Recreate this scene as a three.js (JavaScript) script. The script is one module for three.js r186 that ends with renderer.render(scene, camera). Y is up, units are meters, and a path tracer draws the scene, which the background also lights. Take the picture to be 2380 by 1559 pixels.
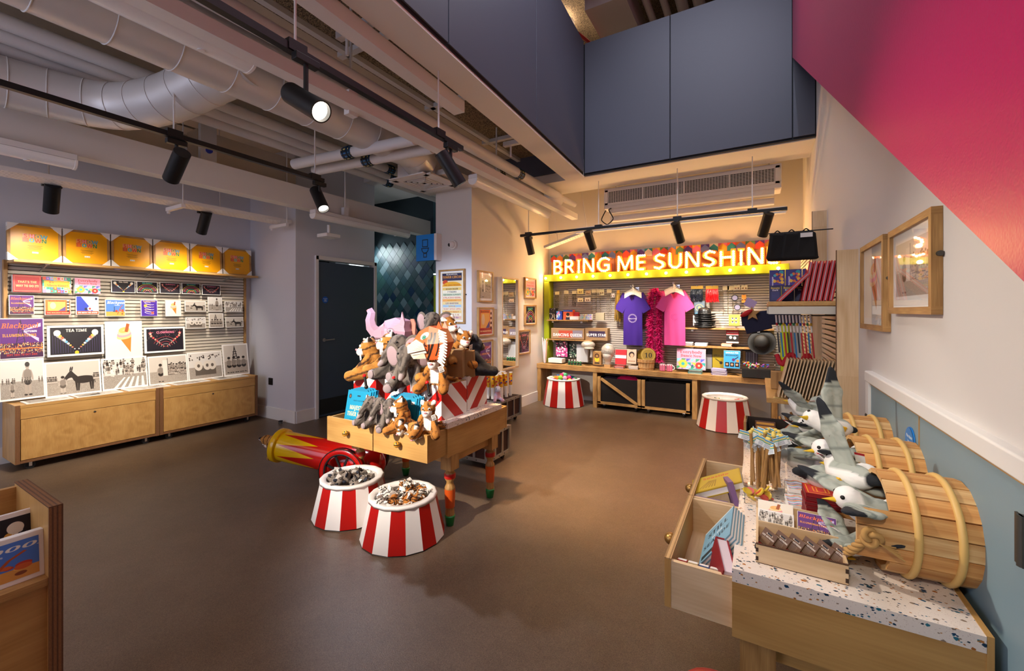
import * as THREE from 'three';
import { mergeGeometries, mergeVertices, toCreasedNormals } from 'three/addons/utils/BufferGeometryUtils.js';
import { RoundedBoxGeometry } from 'three/addons/geometries/RoundedBoxGeometry.js';
import { MarchingCubes } from 'three/addons/objects/MarchingCubes.js';
import { TextGeometry } from 'three/addons/geometries/TextGeometry.js';
import { FontLoader } from 'three/addons/loaders/FontLoader.js';
import { ConvexGeometry } from 'three/addons/geometries/ConvexGeometry.js';
import { RectAreaLightUniformsLib } from 'three/addons/lights/RectAreaLightUniformsLib.js';

const scene = new THREE.Scene();
// ---- camera: level, 1.40 m high, turned 30.23 degrees left of the room's long axis, lens shifted up a little
const camera = new THREE.PerspectiveCamera(76.72, 2380 / 1559, 0.05, 60);
camera.position.set(0, 1.4, 0);
camera.rotation.y = THREE.MathUtils.degToRad(30.231);
camera.setViewOffset(2380, 1559, 0, 56.5, 2380, 1559);
scene.add(camera);
// ---- light and exposure
const EXPOSURE = 1.22;
scene.background = new THREE.Color(0x000000);
RectAreaLightUniformsLib.init();
const K = { spot: 30, cool: 0xdfe8ff, neutral: 0xfff1de, warm: 0xffc98a, bulb: 0xffb95c };
function areaLight(color, intensity, w, h, pos, aim) {
  const l = new THREE.RectAreaLight(color, intensity, w, h);
  l.position.set(...pos); l.lookAt(...aim); l.name = 'area_light'; scene.add(l); return l;
}
// unseen light panels over the atrium and behind the camera, to brighten the room
areaLight(0xf4f4ff, 3.8, 1.6, 3.0, [-0.75, 5.3, -2.4], [-0.75, 0, -2.4]);
areaLight(0xe0e5ff, 1.75, 3.2, 2.2, [-3.2, 1.7, 2.36], [-3.4, 1.3, -2]);
areaLight(0xffdfba, 1.7, 1.2, 1.2, [-0.7, 3.3, 1.3], [-0.75, 0, 1.1]);
areaLight(0xffe2c0, 1.4, 1.2, 1.2, [-3.6, 3.25, 1.2], [-3.6, 0, 1.1]);

// ---- helpers
let seed = 7;
const rnd = () => { seed = (seed * 1664525 + 1013904223) % 4294967296; return seed / 4294967296; };
const rr = (a, b) => a + (b - a) * rnd();
const pick = (a) => a[Math.floor(rnd() * a.length)];
const PI = Math.PI, D = PI / 180;
const names = {};
const numbered = (n) => { const k = names[n] = (names[n] ?? -1) + 1; return k ? n + '_' + String(k).padStart(3, '0') : n; };
function place(o, pos, rot) { if (pos) o.position.set(...pos); if (rot) o.rotation.set(rot[0], rot[1], rot[2], 'YXZ'); return o; }
// one top-level thing: a group at its base
function thing(name, label, category, pos, turn = 0, group) {
  const o = new THREE.Group(); o.name = numbered(name); scene.add(o); place(o, pos);
  if (Array.isArray(turn)) o.rotation.set(turn[0], turn[1], turn[2], 'YXZ'); else o.rotation.y = turn;
  o.userData = { label, category }; if (group) o.userData.group = group; return o;
}
function part(parent, name, geo, mat, pos, rot) {
  const m = new THREE.Mesh(geo, mat); m.name = name; parent.add(m); return place(m, pos, rot);
}
// a thing made of one mesh
function one(name, label, category, geo, mat, pos, rot, group) {
  const m = new THREE.Mesh(geo, mat); m.name = numbered(name); scene.add(m); place(m, pos, rot);
  m.userData = { label, category }; if (group) m.userData.group = group; return m;
}
function struct(name, geo, mat, pos, rot, parent = scene) {
  const m = new THREE.Mesh(geo, mat); m.name = parent === scene ? numbered(name) : name; parent.add(m); place(m, pos, rot);
  if (parent === scene) m.userData.kind = 'structure'; return m;
}
function structGroup(name, pos, turn = 0) { const o = new THREE.Group(); o.name = numbered(name); scene.add(o); place(o, pos); o.rotation.y = turn; o.userData.kind = 'structure'; return o; }
function copy(root, pos, turn, label, group) {
  const c = root.clone(); c.name = numbered(root.name.replace(/_\d{3}$/, '')); c.userData = { ...root.userData }; scene.add(c); place(c, pos);
  if (turn !== undefined) { if (Array.isArray(turn)) c.rotation.set(turn[0], turn[1], turn[2], 'YXZ'); else c.rotation.set(0, turn, 0); }
  if (label) c.userData.label = label; if (group) c.userData.group = group; return c;
}
// geometry: boxes carry uv in metres, the grain running along the longest side
const boxCache = {};
function box(w, h, d, x = 0, y = 0, z = 0) {
  const g = new THREE.BoxGeometry(w, h, d), p = g.attributes.position, n = g.attributes.normal, uv = g.attributes.uv;
  const s = [w, h, d], long = s.indexOf(Math.max(w, h, d));
  for (let i = 0; i < p.count; i++) {
    const c = [p.getX(i) + w / 2, p.getY(i) + h / 2, p.getZ(i) + d / 2], a = [Math.abs(n.getX(i)), Math.abs(n.getY(i)), Math.abs(n.getZ(i))].indexOf(1);
    const ax = [0, 1, 2].filter((k) => k !== a); if (ax[1] !== long && ax[0] === long) ax.reverse();
    uv.setXY(i, c[ax[0]], c[ax[1]]);
  }
  if (x || y || z) g.translate(x, y, z);
  return g;
}
const rbox = (w, h, d, r = 0.004, x = 0, y = 0, z = 0) => { const g = new RoundedBoxGeometry(w, h, d, 2, Math.min(r, w / 2.1, h / 2.1, d / 2.1)); g.translate(x, y, z); return g; };
const cyl = (r0, r1, h, n = 20, open = false) => new THREE.CylinderGeometry(r0, r1, h, n, 1, open);
const sph = (r, w = 16, h = 12) => new THREE.SphereGeometry(r, w, h);
const lathe = (pts, n = 24) => new THREE.LatheGeometry(pts.map((p) => new THREE.Vector2(...p)), n);
const V = (...a) => new THREE.Vector3(...a);
function tube(pts, r, n = 8, seg, closed = false) { return new THREE.TubeGeometry(new THREE.CatmullRomCurve3(pts.map((p) => V(...p)), closed, 'catmullrom', 0.3), seg ?? pts.length * 6, r, n, closed); }
function rod(a, b, r, n = 8) { const A = V(...a), B = V(...b), L = A.distanceTo(B), g = cyl(r, r, L, n); g.applyQuaternion(new THREE.Quaternion().setFromUnitVectors(V(0, 1, 0), B.clone().sub(A).normalize())); const c = A.add(B).multiplyScalar(0.5); g.translate(c.x, c.y, c.z); return g; }
function bar(a, b, w, h) { const A = V(...a), B = V(...b), L = A.distanceTo(B), g = box(w, h, L); g.applyQuaternion(new THREE.Quaternion().setFromRotationMatrix(new THREE.Matrix4().lookAt(A, B, V(0, 1, 0)))); const c = A.add(B).multiplyScalar(0.5); g.translate(c.x, c.y, c.z); return g; }
function mg(list) {
  const all = list.map((g) => { g = g.index ? g.toNonIndexed() : g; for (const k of Object.keys(g.attributes)) if (!['position', 'normal', 'uv'].includes(k)) g.deleteAttribute(k); if (!g.attributes.uv) g.setAttribute('uv', new THREE.BufferAttribute(new Float32Array(g.attributes.position.count * 2), 2)); return g; });
  return mergeGeometries(all);
}
const tr = (g, x = 0, y = 0, z = 0) => g.translate(x, y, z);
const rx = (g, a) => g.rotateX(a), ry = (g, a) => g.rotateY(a), rz = (g, a) => g.rotateZ(a);
function ext(pts, d, bevel = 0) { const g = new THREE.ExtrudeGeometry(pts instanceof THREE.Shape ? pts : new THREE.Shape(pts.map((p) => new THREE.Vector2(...p))), { depth: d, bevelEnabled: bevel > 0, bevelSize: bevel, bevelThickness: bevel, bevelSegments: 1, curveSegments: 12 }); return g; }

// ---- materials and computed textures
function std(color, rough = 0.7, o = {}) { return new THREE.MeshStandardMaterial({ color, roughness: rough, ...o }); }
function phys(color, rough = 0.5, o = {}) { return new THREE.MeshPhysicalMaterial({ color, roughness: rough, ...o }); }
const hash = (x, y, s) => { let n = Math.imul(x | 0, 374761393) + Math.imul(y | 0, 668265263) + Math.imul(s | 0, 974634777); n = Math.imul(n ^ (n >>> 13), 1274126177); return ((n ^ (n >>> 16)) >>> 0) / 4294967296; };
function vnoise(x, y, s, px, py) {
  const xi = Math.floor(x), yi = Math.floor(y), fx = x - xi, fy = y - yi, u = fx * fx * (3 - 2 * fx), v = fy * fy * (3 - 2 * fy);
  const m = (a, b) => ((a % b) + b) % b, h = (i, j) => hash(px ? m(i, px) : i, py ? m(j, py) : j, s);
  return (h(xi, yi) * (1 - u) + h(xi + 1, yi) * u) * (1 - v) + (h(xi, yi + 1) * (1 - u) + h(xi + 1, yi + 1) * u) * v;
}
function pixTex(w, h, fn, srgb = true) {
  const data = new Uint8Array(w * h * 4);
  for (let y = 0; y < h; y++) for (let x = 0; x < w; x++) { const c = fn(x, y), i = (y * w + x) * 4; data[i] = c[0]; data[i + 1] = c[1]; data[i + 2] = c[2]; data[i + 3] = 255; }
  const t = new THREE.DataTexture(data, w, h); t.magFilter = THREE.LinearFilter; t.minFilter = THREE.LinearMipmapLinearFilter; t.generateMipmaps = true; t.wrapS = t.wrapT = THREE.RepeatWrapping;
  if (srgb) t.colorSpace = THREE.SRGBColorSpace; t.needsUpdate = true; return t;
}
function canvasTex(w, h, fn) {
  const c = document.createElement('canvas'); c.width = w; c.height = h; const x = c.getContext('2d'); fn(x, w, h);
  const t = new THREE.CanvasTexture(c); t.colorSpace = THREE.SRGBColorSpace; t.wrapS = t.wrapT = THREE.RepeatWrapping; return t;
}
const cl = (v) => Math.max(0, Math.min(255, v));
// wood: v runs along the grain; c0 and c1 are the pale and dark of the grain
function woodTex(c0, c1, s, fig = 1, rep = 1.6) {
  const w = 256, h = 512;
  const t = pixTex(w, h, (x, y) => {
    const warp = vnoise(x / 32, y / 128, s, 8, 4) * 3 * fig + vnoise(x / 64, y / 64, s + 1, 4, 8) * 2 * fig;
    let g = Math.sin((x / w * 10 + warp) * PI * 2 / 2.0) * 0.5 + 0.5;
    const fine = vnoise(x / 1.5, y / 40, s + 2, 0, 0), b = vnoise(x / 40, y / 90, s + 3, 0, 0);
    const k = 0.35 * g * (0.5 + b) + 0.4 * fine + 0.3 * b;
    return [0, 1, 2].map((i) => cl(c0[i] + (c1[i] - c0[i]) * k));
  });
  t.repeat.set(rep, rep * 0.6); return t;
}
const T = {};
T.birch = woodTex([214, 179, 118], [184, 146, 88], 3, 0.8);
T.oak = woodTex([202, 160, 98], [140, 98, 50], 9, 0.5, 3);
T.pale = woodTex([232, 206, 168], [206, 172, 128], 14, 0.8);
T.cedar = woodTex([232, 200, 146], [190, 140, 84], 21, 0.6, 3);
T.ply = pixTex(64, 64, (x, y) => { const k = (x % 16) < 6 ? 1 : 0, n = hash(x, y, 5) * 18; return [122 - k * 38 + n, 80 - k * 28 + n, 44 - k * 16 + n]; });
T.ply.repeat.set(24, 4);
T.plyPale = pixTex(64, 64, (x, y) => { const k = (x % 16) < 6 ? 1 : 0, n = hash(x, y, 5) * 18; return [196 - k * 50 + n, 156 - k * 44 + n, 104 - k * 34 + n]; });
T.plyPale.repeat.set(20, 4);
T.floor = pixTex(1024, 1024, (x, y) => {
  const n = hash(x, y, 3), n2 = hash(x >> 1, y >> 1, 8), b = vnoise(x / 128, y / 128, 4, 8, 8) - 0.5, b2 = vnoise(x / 32, y / 32, 6, 32, 32) - 0.5;
  const k = (n - 0.5) * 26 + (n2 - 0.5) * 26 + b * 9 + b2 * 5;
  return [cl(102 + k), cl(84 + k * 0.95), cl(67 + k * 0.85)];
});
T.floor.repeat.set(0.8, 0.8);
T.floorBump = pixTex(512, 512, (x, y) => { const v = 128 + (hash(x, y, 11) - 0.5) * 120 + (hash(x >> 1, y >> 1, 12) - 0.5) * 80; return [v, v, v]; }, false); T.floorBump.repeat.set(1.6, 1.6);
T.wool = pixTex(512, 512, (x, y) => { const a = vnoise(x / 3 + 3 * vnoise(x / 9, y / 9, 1), y / 3 + 3 * vnoise(x / 9, y / 9, 2), 3), k = a > 0.5 ? 1 : 0.45, n = hash(x, y, 4) * 16; return [150 * k + n, 130 * k + n, 100 * k + n]; });
T.wool.repeat.set(1.6, 1.6);
T.terrazzo = canvasTex(1024, 1024, (x, w, h) => {
  x.fillStyle = '#e9ddd3'; x.fillRect(0, 0, w, h);
  for (let i = 0; i < 9000; i++) { x.fillStyle = pick(['#d9ccc4', '#f4ebe4', '#cfbfb6', '#b9a79c']); x.fillRect(rnd() * w, rnd() * h, 2, 2); }
  for (let i = 0; i < 1500; i++) {
    const cx = rnd() * w, cy = rnd() * h, r = rnd() < 0.25 ? rr(6, 11) : rr(2.5, 6), a = rnd() * 6;
    x.fillStyle = pick(['#1d3f5e', '#24506f', '#16344e', '#b0743a', '#a8652c', '#2c6c80', '#8c7a6a', '#1c2b3a']); x.beginPath();
    for (let k = 0; k < 5; k++) { const t = a + k * 1.257, q = r * rr(0.5, 1.1); x.lineTo(cx + Math.cos(t) * q * 1.2, cy + Math.sin(t) * q * 0.8); } x.fill();
  }
});
T.terrazzo.repeat.set(1.6, 1.6);
const M = {
  white: std(0xe8e4df, 0.85), wall: std(0xdcd7d2, 0.82), wallBlue: std(0xd3d3da, 0.8), trim: std(0xe9e6e2, 0.5),
  floor: std(0xffffff, 0.42, { map: T.floor, bumpMap: T.floorBump, bumpScale: 0.0006 }),
  birch: std(0xf2e4d0, 0.45, { map: T.birch }), oak: std(0xffffff, 0.5, { map: T.oak }), pale: std(0xffffff, 0.5, { map: T.pale }), cedar: std(0xffffff, 0.5, { map: T.cedar }),
  ply: std(0xffffff, 0.6, { map: T.ply }), plyPale: std(0xffffff, 0.6, { map: T.plyPale }),
  terrazzo: std(0xffffff, 0.25, { map: T.terrazzo }), wool: std(0xffffff, 0.95, { map: T.wool, bumpMap: T.wool, bumpScale: 0.004 }),
  black: std(0x101010, 0.45), rubber: std(0x131313, 0.75), chrome: std(0xc8c8cc, 0.2, { metalness: 1 }), steel: std(0xb4b2ae, 0.45, { metalness: 0.9 }), darkSteel: std(0x5a5752, 0.5, { metalness: 0.7 }),
  navy: std(0x484b58, 0.55), doorBlue: std(0x3d4d60, 0.5), galv: std(0xd6d2cf, 0.42, { metalness: 0.25 }), paintMetal: std(0xdedad8, 0.45), deck: std(0xc2b4a0, 0.6),
  lime: std(0x9aa600, 0.55), red: std(0xb3140f, 0.35), offwhite: std(0xeeeae6, 0.4), glass: phys(0xffffff, 0.02, { transmission: 1, thickness: 0, ior: 1.45 }), acrylic: phys(0xffffff, 0.03, { transmission: 1, thickness: 0, ior: 1.3 }),
  mirror: std(0xf0f2f4, 0.02, { metalness: 1 }), paper: std(0xf1eee8, 0.8), card: std(0xb08a5a, 0.85), gold: std(0xc79a3c, 0.3, { metalness: 0.8 }), brass: std(0xb48a4c, 0.35, { metalness: 0.8 }), yellow: std(0xe2b100, 0.3), rope: std(0xb98f54, 0.9),
};
const colorMats = {};
const col = (c, r = 0.6) => colorMats[c + '|' + r] ??= std(c, r);
// a printed face: a canvas of its own on a thin panel; cw x ch pixels
function print(fn, w = 256, h = 256, rough = 0.45) { return std(0xffffff, rough, { map: canvasTex(w, h, fn) }); }
// box whose +Z face carries a print (uv 0..1), the rest plain
function faced(w, h, d) { const g = new THREE.PlaneGeometry(w, h); g.translate(0, 0, d / 2 + 0.0006); return g; }
function txt(x, s, px, py, size, fill, o = {}) { x.fillStyle = fill; x.font = `${o.style || 'bold'} ${size}px ${o.font || 'sans-serif'}`; x.textAlign = o.align || 'center'; x.textBaseline = 'middle'; x.fillText(s, px, py, o.max); }
// continuous soft body: bones [x0,y0,z0,r0,x1,y1,z1,r1] joined by a smooth minimum, coloured by position
function soft(bones, res, k, colorFn, fuzz = 0) {
  const lo = V(1e9, 1e9, 1e9), hi = V(-1e9, -1e9, -1e9);
  for (const b of bones) { for (const o of [0, 4]) { const r = b[o + 3]; lo.min(V(b[o] - r, b[o + 1] - r, b[o + 2] - r)); hi.max(V(b[o] + r, b[o + 1] + r, b[o + 2] + r)); } }
  const c = lo.clone().add(hi).multiplyScalar(0.5), half = Math.max(hi.x - lo.x, hi.y - lo.y, hi.z - lo.z) / 2 * 1.12 + k;
  const mc = new MarchingCubes(res, M.paper, false, false, 60000); mc.isolation = 0; const f = mc.field;
  for (let z = 0; z < res; z++) for (let y = 0; y < res; y++) for (let x = 0; x < res; x++) {
    const px = c.x + (x - res / 2) / (res / 2) * half, py = c.y + (y - res / 2) / (res / 2) * half, pz = c.z + (z - res / 2) / (res / 2) * half;
    let d = 1e9;
    for (const b of bones) {
      const ax = b[4] - b[0], ay = b[5] - b[1], az = b[6] - b[2], L2 = ax * ax + ay * ay + az * az || 1e-9;
      let t = ((px - b[0]) * ax + (py - b[1]) * ay + (pz - b[2]) * az) / L2; t = t < 0 ? 0 : t > 1 ? 1 : t;
      const q = Math.hypot(px - b[0] - ax * t, py - b[1] - ay * t, pz - b[2] - az * t) - (b[3] + (b[7] - b[3]) * t);
      const hh = Math.max(k - Math.abs(d - q), 0) / k; d = Math.min(d, q) - hh * hh * k * 0.25;
    }
    f[x + y * res + z * res * res] = -d + (fuzz ? (hash(x * 7 + y, z * 13 + y, 5) - 0.5) * fuzz : 0);
  }
  mc.update();
  const n = mc.count, pos = new Float32Array(n * 3), g = new THREE.BufferGeometry();
  for (let i = 0; i < n; i++) { pos[i * 3] = c.x + mc.positionArray[i * 3] * half; pos[i * 3 + 1] = c.y + mc.positionArray[i * 3 + 1] * half; pos[i * 3 + 2] = c.z + mc.positionArray[i * 3 + 2] * half; }
  g.setAttribute('position', new THREE.BufferAttribute(pos, 3));
  const m = mergeVertices(g, 1e-5); m.computeVertexNormals();
  const cols = new Float32Array(m.attributes.position.count * 3), cc = new THREE.Color();
  for (let i = 0; i < m.attributes.position.count; i++) { const p = m.attributes.position; cc.set(colorFn(p.getX(i), p.getY(i), p.getZ(i), m.attributes.normal, i)); cols[i * 3] = cc.r; cols[i * 3 + 1] = cc.g; cols[i * 3 + 2] = cc.b; }
  m.setAttribute('color', new THREE.BufferAttribute(cols, 3)); return m;
}
M.plush = std(0xffffff, 0.95, { vertexColors: true });
// =====================================================================  THE ROOM
const RW = 0.47, LW = -6.0, BW = -6.35;
struct('floor', box(8.2, 0.1, 9.6, -2.4, -0.05, -1.9), M.floor);
// walls have thickness
struct('wall_left', box(0.15, 3.6, 5.8, LW - 0.075, 1.8, -0.3), M.wallBlue);
struct('wall_recess', box(0.87, 3.6, 0.15, -5.565, 1.8, -3.275), M.wallBlue);
{
  // wall with the door opening: Z -3.2 .. -4.45
  const w = structGroup('wall_door');
  part(w, 'wall_panel', box(0.15, 3.6, 0.28, -5.055, 1.8, -3.34), M.wallBlue);
  part(w, 'wall_panel', box(0.15, 1.5, 0.97, -5.055, 2.85, -3.965), M.wallBlue);
  const d = structGroup('door_1', [-4.99, 0, -3.965]);
  part(d, 'door_leaf', rbox(0.045, 2.04, 0.92, 0.004, 0, 1.03, 0), M.doorBlue);
  part(d, 'kick_plate', box(0.004, 0.2, 0.88, 0.025, 0.14, 0), col(0x171b20, 0.5));
  part(d, 'jamb', box(0.12, 2.12, 0.04, -0.02, 1.06, 0.485), M.trim);
  part(d, 'jamb', box(0.12, 2.12, 0.04, -0.02, 1.06, -0.485), M.trim);
  part(d, 'door_head', box(0.12, 0.05, 1.0, -0.02, 2.1, 0), M.trim);
  part(d, 'door_edge', box(0.05, 2.04, 0.008, 0.001, 1.03, 0.462), M.birch);
  const h = part(d, 'door_handle', mg([rz(cyl(0.022, 0.022, 0.012, 16), PI / 2), rod([0, 0, 0], [0.05, 0, 0], 0.009), rod([0.05, 0, 0.004], [0.05, 0.004, -0.12], 0.009)]), M.steel, [0.03, 1.02, 0.38]);
  const s = part(d, 'door_sign', rz(cyl(0.045, 0.045, 0.003, 28), -PI / 2), col(0x0b58b8, 0.4), [0.025, 1.55, 0.36]);
  part(s, 'sign_print', ry(new THREE.CircleGeometry(0.043, 28), PI / 2), print((x, w) => { x.fillStyle = '#0b5cc0'; x.fillRect(0, 0, w, w); txt(x, 'Fire door', 64, 40, 20, '#fff'); txt(x, 'keep', 64, 64, 20, '#fff'); txt(x, 'locked', 64, 88, 20, '#fff'); }, 128, 128), [0.003, 0, 0]);
}
struct('wall_corridor', box(0.15, 3.6, 0.9, -5.95, 1.8, -4.9), M.wallBlue);
// harlequin tiled wall at the end of the corridor: each tile its own piece
{
  const w = structGroup('wall_tiles', [0, 0, -5.2]);
  part(w, 'grout', box(1.6, 3.6, 0.1, -5.2, 1.8, -0.062), col(0x26343a, 0.9));
  const tw = 0.165, th = 0.186, sh = ext([[0, -th / 2 + 0.003], [tw / 2 - 0.003, 0], [0, th / 2 - 0.003], [-tw / 2 + 0.003, 0]], 0.006, 0.0012);
  const tones = [0x2b4a50, 0x33525c, 0x274b4f, 0x2f5560, 0x305a58, 0x28454f, 0x35505e].map((c) => phys(c, 0.36, { clearcoat: 0.15 }));
  const light = phys(0x6f8a92, 0.36, { clearcoat: 0.15 }), dark = phys(0x0f3352, 0.36, { clearcoat: 0.15 }), grey = phys(0x55656b, 0.36, { clearcoat: 0.15 });
  seed = 99;
  for (let r = 0; r < 27; r++) for (let c = 0; c < 10; c++) {
    const X = -5.95 + c * tw + (r % 2 ? tw / 2 : 0), Y = 0.05 + r * th / 2; if (X > -4.48 || X < -5.93) continue;
    const q = rnd(); part(w, 'tile', sh, q < 0.09 ? dark : q < 0.22 ? light : q < 0.3 ? grey : pick(tones), [X, Y, -0.011 + rnd() * 0.0015]);
  }
}
{
  const d = structGroup('door_2', [-4.05, 0, -5.2]);
  part(d, 'door_leaf', rbox(0.84, 1.96, 0.05, 0.003, 0, 0.98, -0.02), std(0x9aa80a, 0.5));
  part(d, 'transom', box(0.88, 1.56, 0.1, 0, 2.79, -0.06), col(0x2b4a50, 0.4));
  const l = part(d, 'light_strip', box(0.8, 0.022, 0.03, 0, 1.985, 0.02), std(0xffffff, 0.4, { emissive: 0xd8f4ee, emissiveIntensity: 1.6 }));
  areaLight(0xd8f4ee, 1.6, 0.8, 0.03, [-4.05, 1.97, -5.15], [-4.05, 0, -5.12]);
  const s = part(d, 'door_sign', box(0.11, 0.13, 0.006, -0.3, 1.55, 0.01), col(0x1570c8, 0.4));
  part(s, 'sign_print', faced(0.105, 0.125, 0), print((x, w, h) => { x.fillStyle = '#1272cf'; x.fillRect(0, 0, w, h); x.strokeStyle = '#0c2240'; x.lineWidth = 7; for (const [a, b, r] of [[34, 40, 13], [94, 46, 13]]) { x.beginPath(); x.arc(a, b, r, 0, 7); x.stroke(); x.strokeRect(a - 12, b + 18, 24, 36); } x.strokeRect(56, 66, 16, 28); }, 128, 150), [-0.3, 1.55, 0.0135]);
}
struct('wall_corridor', box(0.15, 3.6, 1.0, -3.62, 1.8, -5.6), M.wall);
// the nib wall with the posters and the mirror
struct('wall_nib', box(0.56, 3.6, 2.17, -3.28, 1.8, -5.265), M.wall);
struct('wall_back', box(3.7, 3.6, 0.15, -1.2, 1.8, BW - 0.075), M.wall);
struct('wall_right', box(0.15, 6.4, 9.0, RW + 0.075, 3.2, -1.9), M.wall);
struct('wall_front', box(0.15, 3.6, 1.0, LW + 0.1, 1.8, 2.5), M.wall, [0, 0, 0]);
struct('wall_front', box(1.9, 3.6, 0.15, -0.5, 1.8, 2.5), M.wall);
struct('wall_front', box(4.3, 0.8, 0.15, -3.5, 3.2, 2.5), M.wall);
struct('wall_front', box(4.3, 0.5, 0.15, -3.5, 0.25, 2.5), M.wall);
{ // unseen window behind the camera: panes glow to light the room from there
  const w = structGroup('unseen_window_1', [-3.2, 0, 2.45]);
  for (const x of [-1.05, 0, 1.05]) part(w, 'pane', box(1.0, 2.3, 0.012, x, 1.65, 0), std(0xe8eefc, 0.6, { emissive: 0xcfdcff, emissiveIntensity: 0.9 }));
  for (const x of [-1.62, -0.525, 0.525, 1.62]) part(w, 'mullion', box(0.06, 2.34, 0.09, x, 1.65, 0), col(0x3a3f45, 0.5));
  for (const y of [0.47, 2.83]) part(w, 'rail', box(3.3, 0.06, 0.09, 0, y, 0), col(0x3a3f45, 0.5));
}
// skirtings
for (const [n, w, d, x, z] of [['recess', 1.02, 0.015, -5.49, -3.195], ['door', 0.015, 0.27, -4.975, -3.34], ['nib', 0.015, 2.0, -2.994, -5.18], ['nib', 0.57, 0.015, -3.28, -4.175], ['left', 0.015, 4.9, LW + 0.008, 0.2]])
  struct('baseboard_' + n, box(w, 0.15, d, x, 0.075, z), M.trim);

// ---- ceiling: slab, painted steel deck on the left, wood wool panels over the middle
{
  const c = structGroup('ceiling');
  part(c, 'slab', box(4.25, 0.1, 9.0, -4.1, 3.65, -1.9), M.deck);
  part(c, 'slab', box(2.6, 0.1, 1.5, -0.7, 3.65, -5.74), M.deck);
  part(c, 'slab', box(2.4, 0.1, 1.6, -0.8, 3.45, 1.75), M.white);
  part(c, 'slab', box(2.6, 0.1, 6.2, -0.8, 6.45, -2.0), M.deck);
  part(c, 'slab', box(2.6, 0.1, 0.1, -0.8, 4.6, 1.0), M.white);
  // deck: trapezoid ribs running away from the camera
  const rib = ext([[-0.12, 0], [0.12, 0], [0.09, 0.1], [-0.09, 0.1]], 6.4);
  for (let i = 0; i < 12; i++) { if (i === 7) continue; part(c, 'deck_rib', rib, M.deck, [-5.85 + i * 0.265, 3.42 + (i % 3) * 0.012, -4.9]); }
  part(c, 'wool_panel', box(0.24, 0.02, 6.0, -4.0, 3.47, -1.8), M.wool);
  // wood wool panels with the exposed channel grid
  for (let i = 0; i < 6; i++) part(c, 'wool_panel', box(0.88, 0.03, 0.98, -2.41, 3.44, 0.3 - i), M.wool);
  for (let i = 0; i < 6; i++) part(c, 'channel', box(0.88, 0.05, 0.05, -2.41, 3.41, -0.2 - i), M.paintMetal);
  for (const x of [-2.76, -2.0]) part(c, 'channel', box(0.05, 0.05, 6.0, x, 3.41, -2.2), M.paintMetal);
}
// low flat ceiling in front of the nib
struct('ceiling_bulkhead', mg([box(3.0, 0.06, 2.1, -4.5, 3.305, -5.3), box(0.8, 0.06, 0.6, -3.3, 2.93, -3.93)]), M.wall);
{ // unseen round lamps, placed to light the corridor tiles and the upper void
  for (const [l, x, y, z, c, i, w] of [['unseen round lamp on the corridor side wall, placed to light the tiles', -5.86, 2.35, -4.85, 0xe4f0f4, 13, 0.46], ['unseen round lamp high above the navy panels, placed to light the void', -2.45, 5.42, -5.5, 0xffe0c0, 30, 0.4]]) {
    const o = thing('unseen_round_lamp', l, 'light fitting', [x, y, z], y < 3 ? [0, 0, PI / 2] : 0); part(o, 'trim_ring', lathe([[w / 2, 0], [w / 2 + 0.03, 0], [w / 2 + 0.03, 0.015], [w / 2, 0.015]], 32), M.offwhite); part(o, 'diffuser', tr(cyl(w / 2, w / 2, 0.006, 32), 0, 0.008, 0), std(0xffffff, 0.4, { emissive: c, emissiveIntensity: 1.5 }));
    y < 3 ? areaLight(c, i, w, w, [x + 0.012, y, z], [-4.4, 1.3, -5.15]) : areaLight(c, i, w, w, [x, y - 0.012, z], [x + 1.2, 4.9, z + 0.01]);
  }
  one('unseen_drop_rod', 'unseen rod hanging the unseen lamp in the upper void', 'rod', rod([-2.45, 5.43, -5.5], [-2.45, 5.53, -5.5], 0.01), M.paintMetal);
}
// ---- atrium edge: navy panels over pale beams
{
  const ang = Math.atan(0.0546), f = structGroup('fascia_left', [-1.575, 0, 0], ang);
  part(f, 'beam', box(0.24, 0.22, 6.4, -0.13, 3.15, -1.78), M.wall);
  part(f, 'backing', box(0.05, 1.6, 6.0, -0.03, 3.86, -1.9), col(0x15181f, 0.8));
  for (const [a, b] of [[1.0, -0.72], [-0.72, -2.1], [-2.1, -3.46], [-3.46, -4.88]]) part(f, 'panel', rbox(0.012, 1.58, Math.abs(b - a) - 0.01, 0.002, 0.002, 3.87, (a + b) / 2), M.navy);
  const g = structGroup('fascia_end');
  part(g, 'beam', box(3.48, 0.12, 0.57, -1.26, 3.11, -5.245), M.wall);
  part(g, 'backing', box(2.4, 1.6, 0.05, -0.72, 3.86, -4.95), col(0x15181f, 0.8));
  for (const [a, b] of [[-1.84, -0.846], [-0.846, 0.281], [0.281, 0.465]]) part(g, 'panel', rbox(Math.abs(b - a) - 0.01, 1.58, 0.012, 0.002, (a + b) / 2, 3.87, -4.915), M.navy);
  part(g, 'panel', box(1.1, 0.5, 0.012, -2.45, 3.4, -4.92), M.navy);
}
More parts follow.
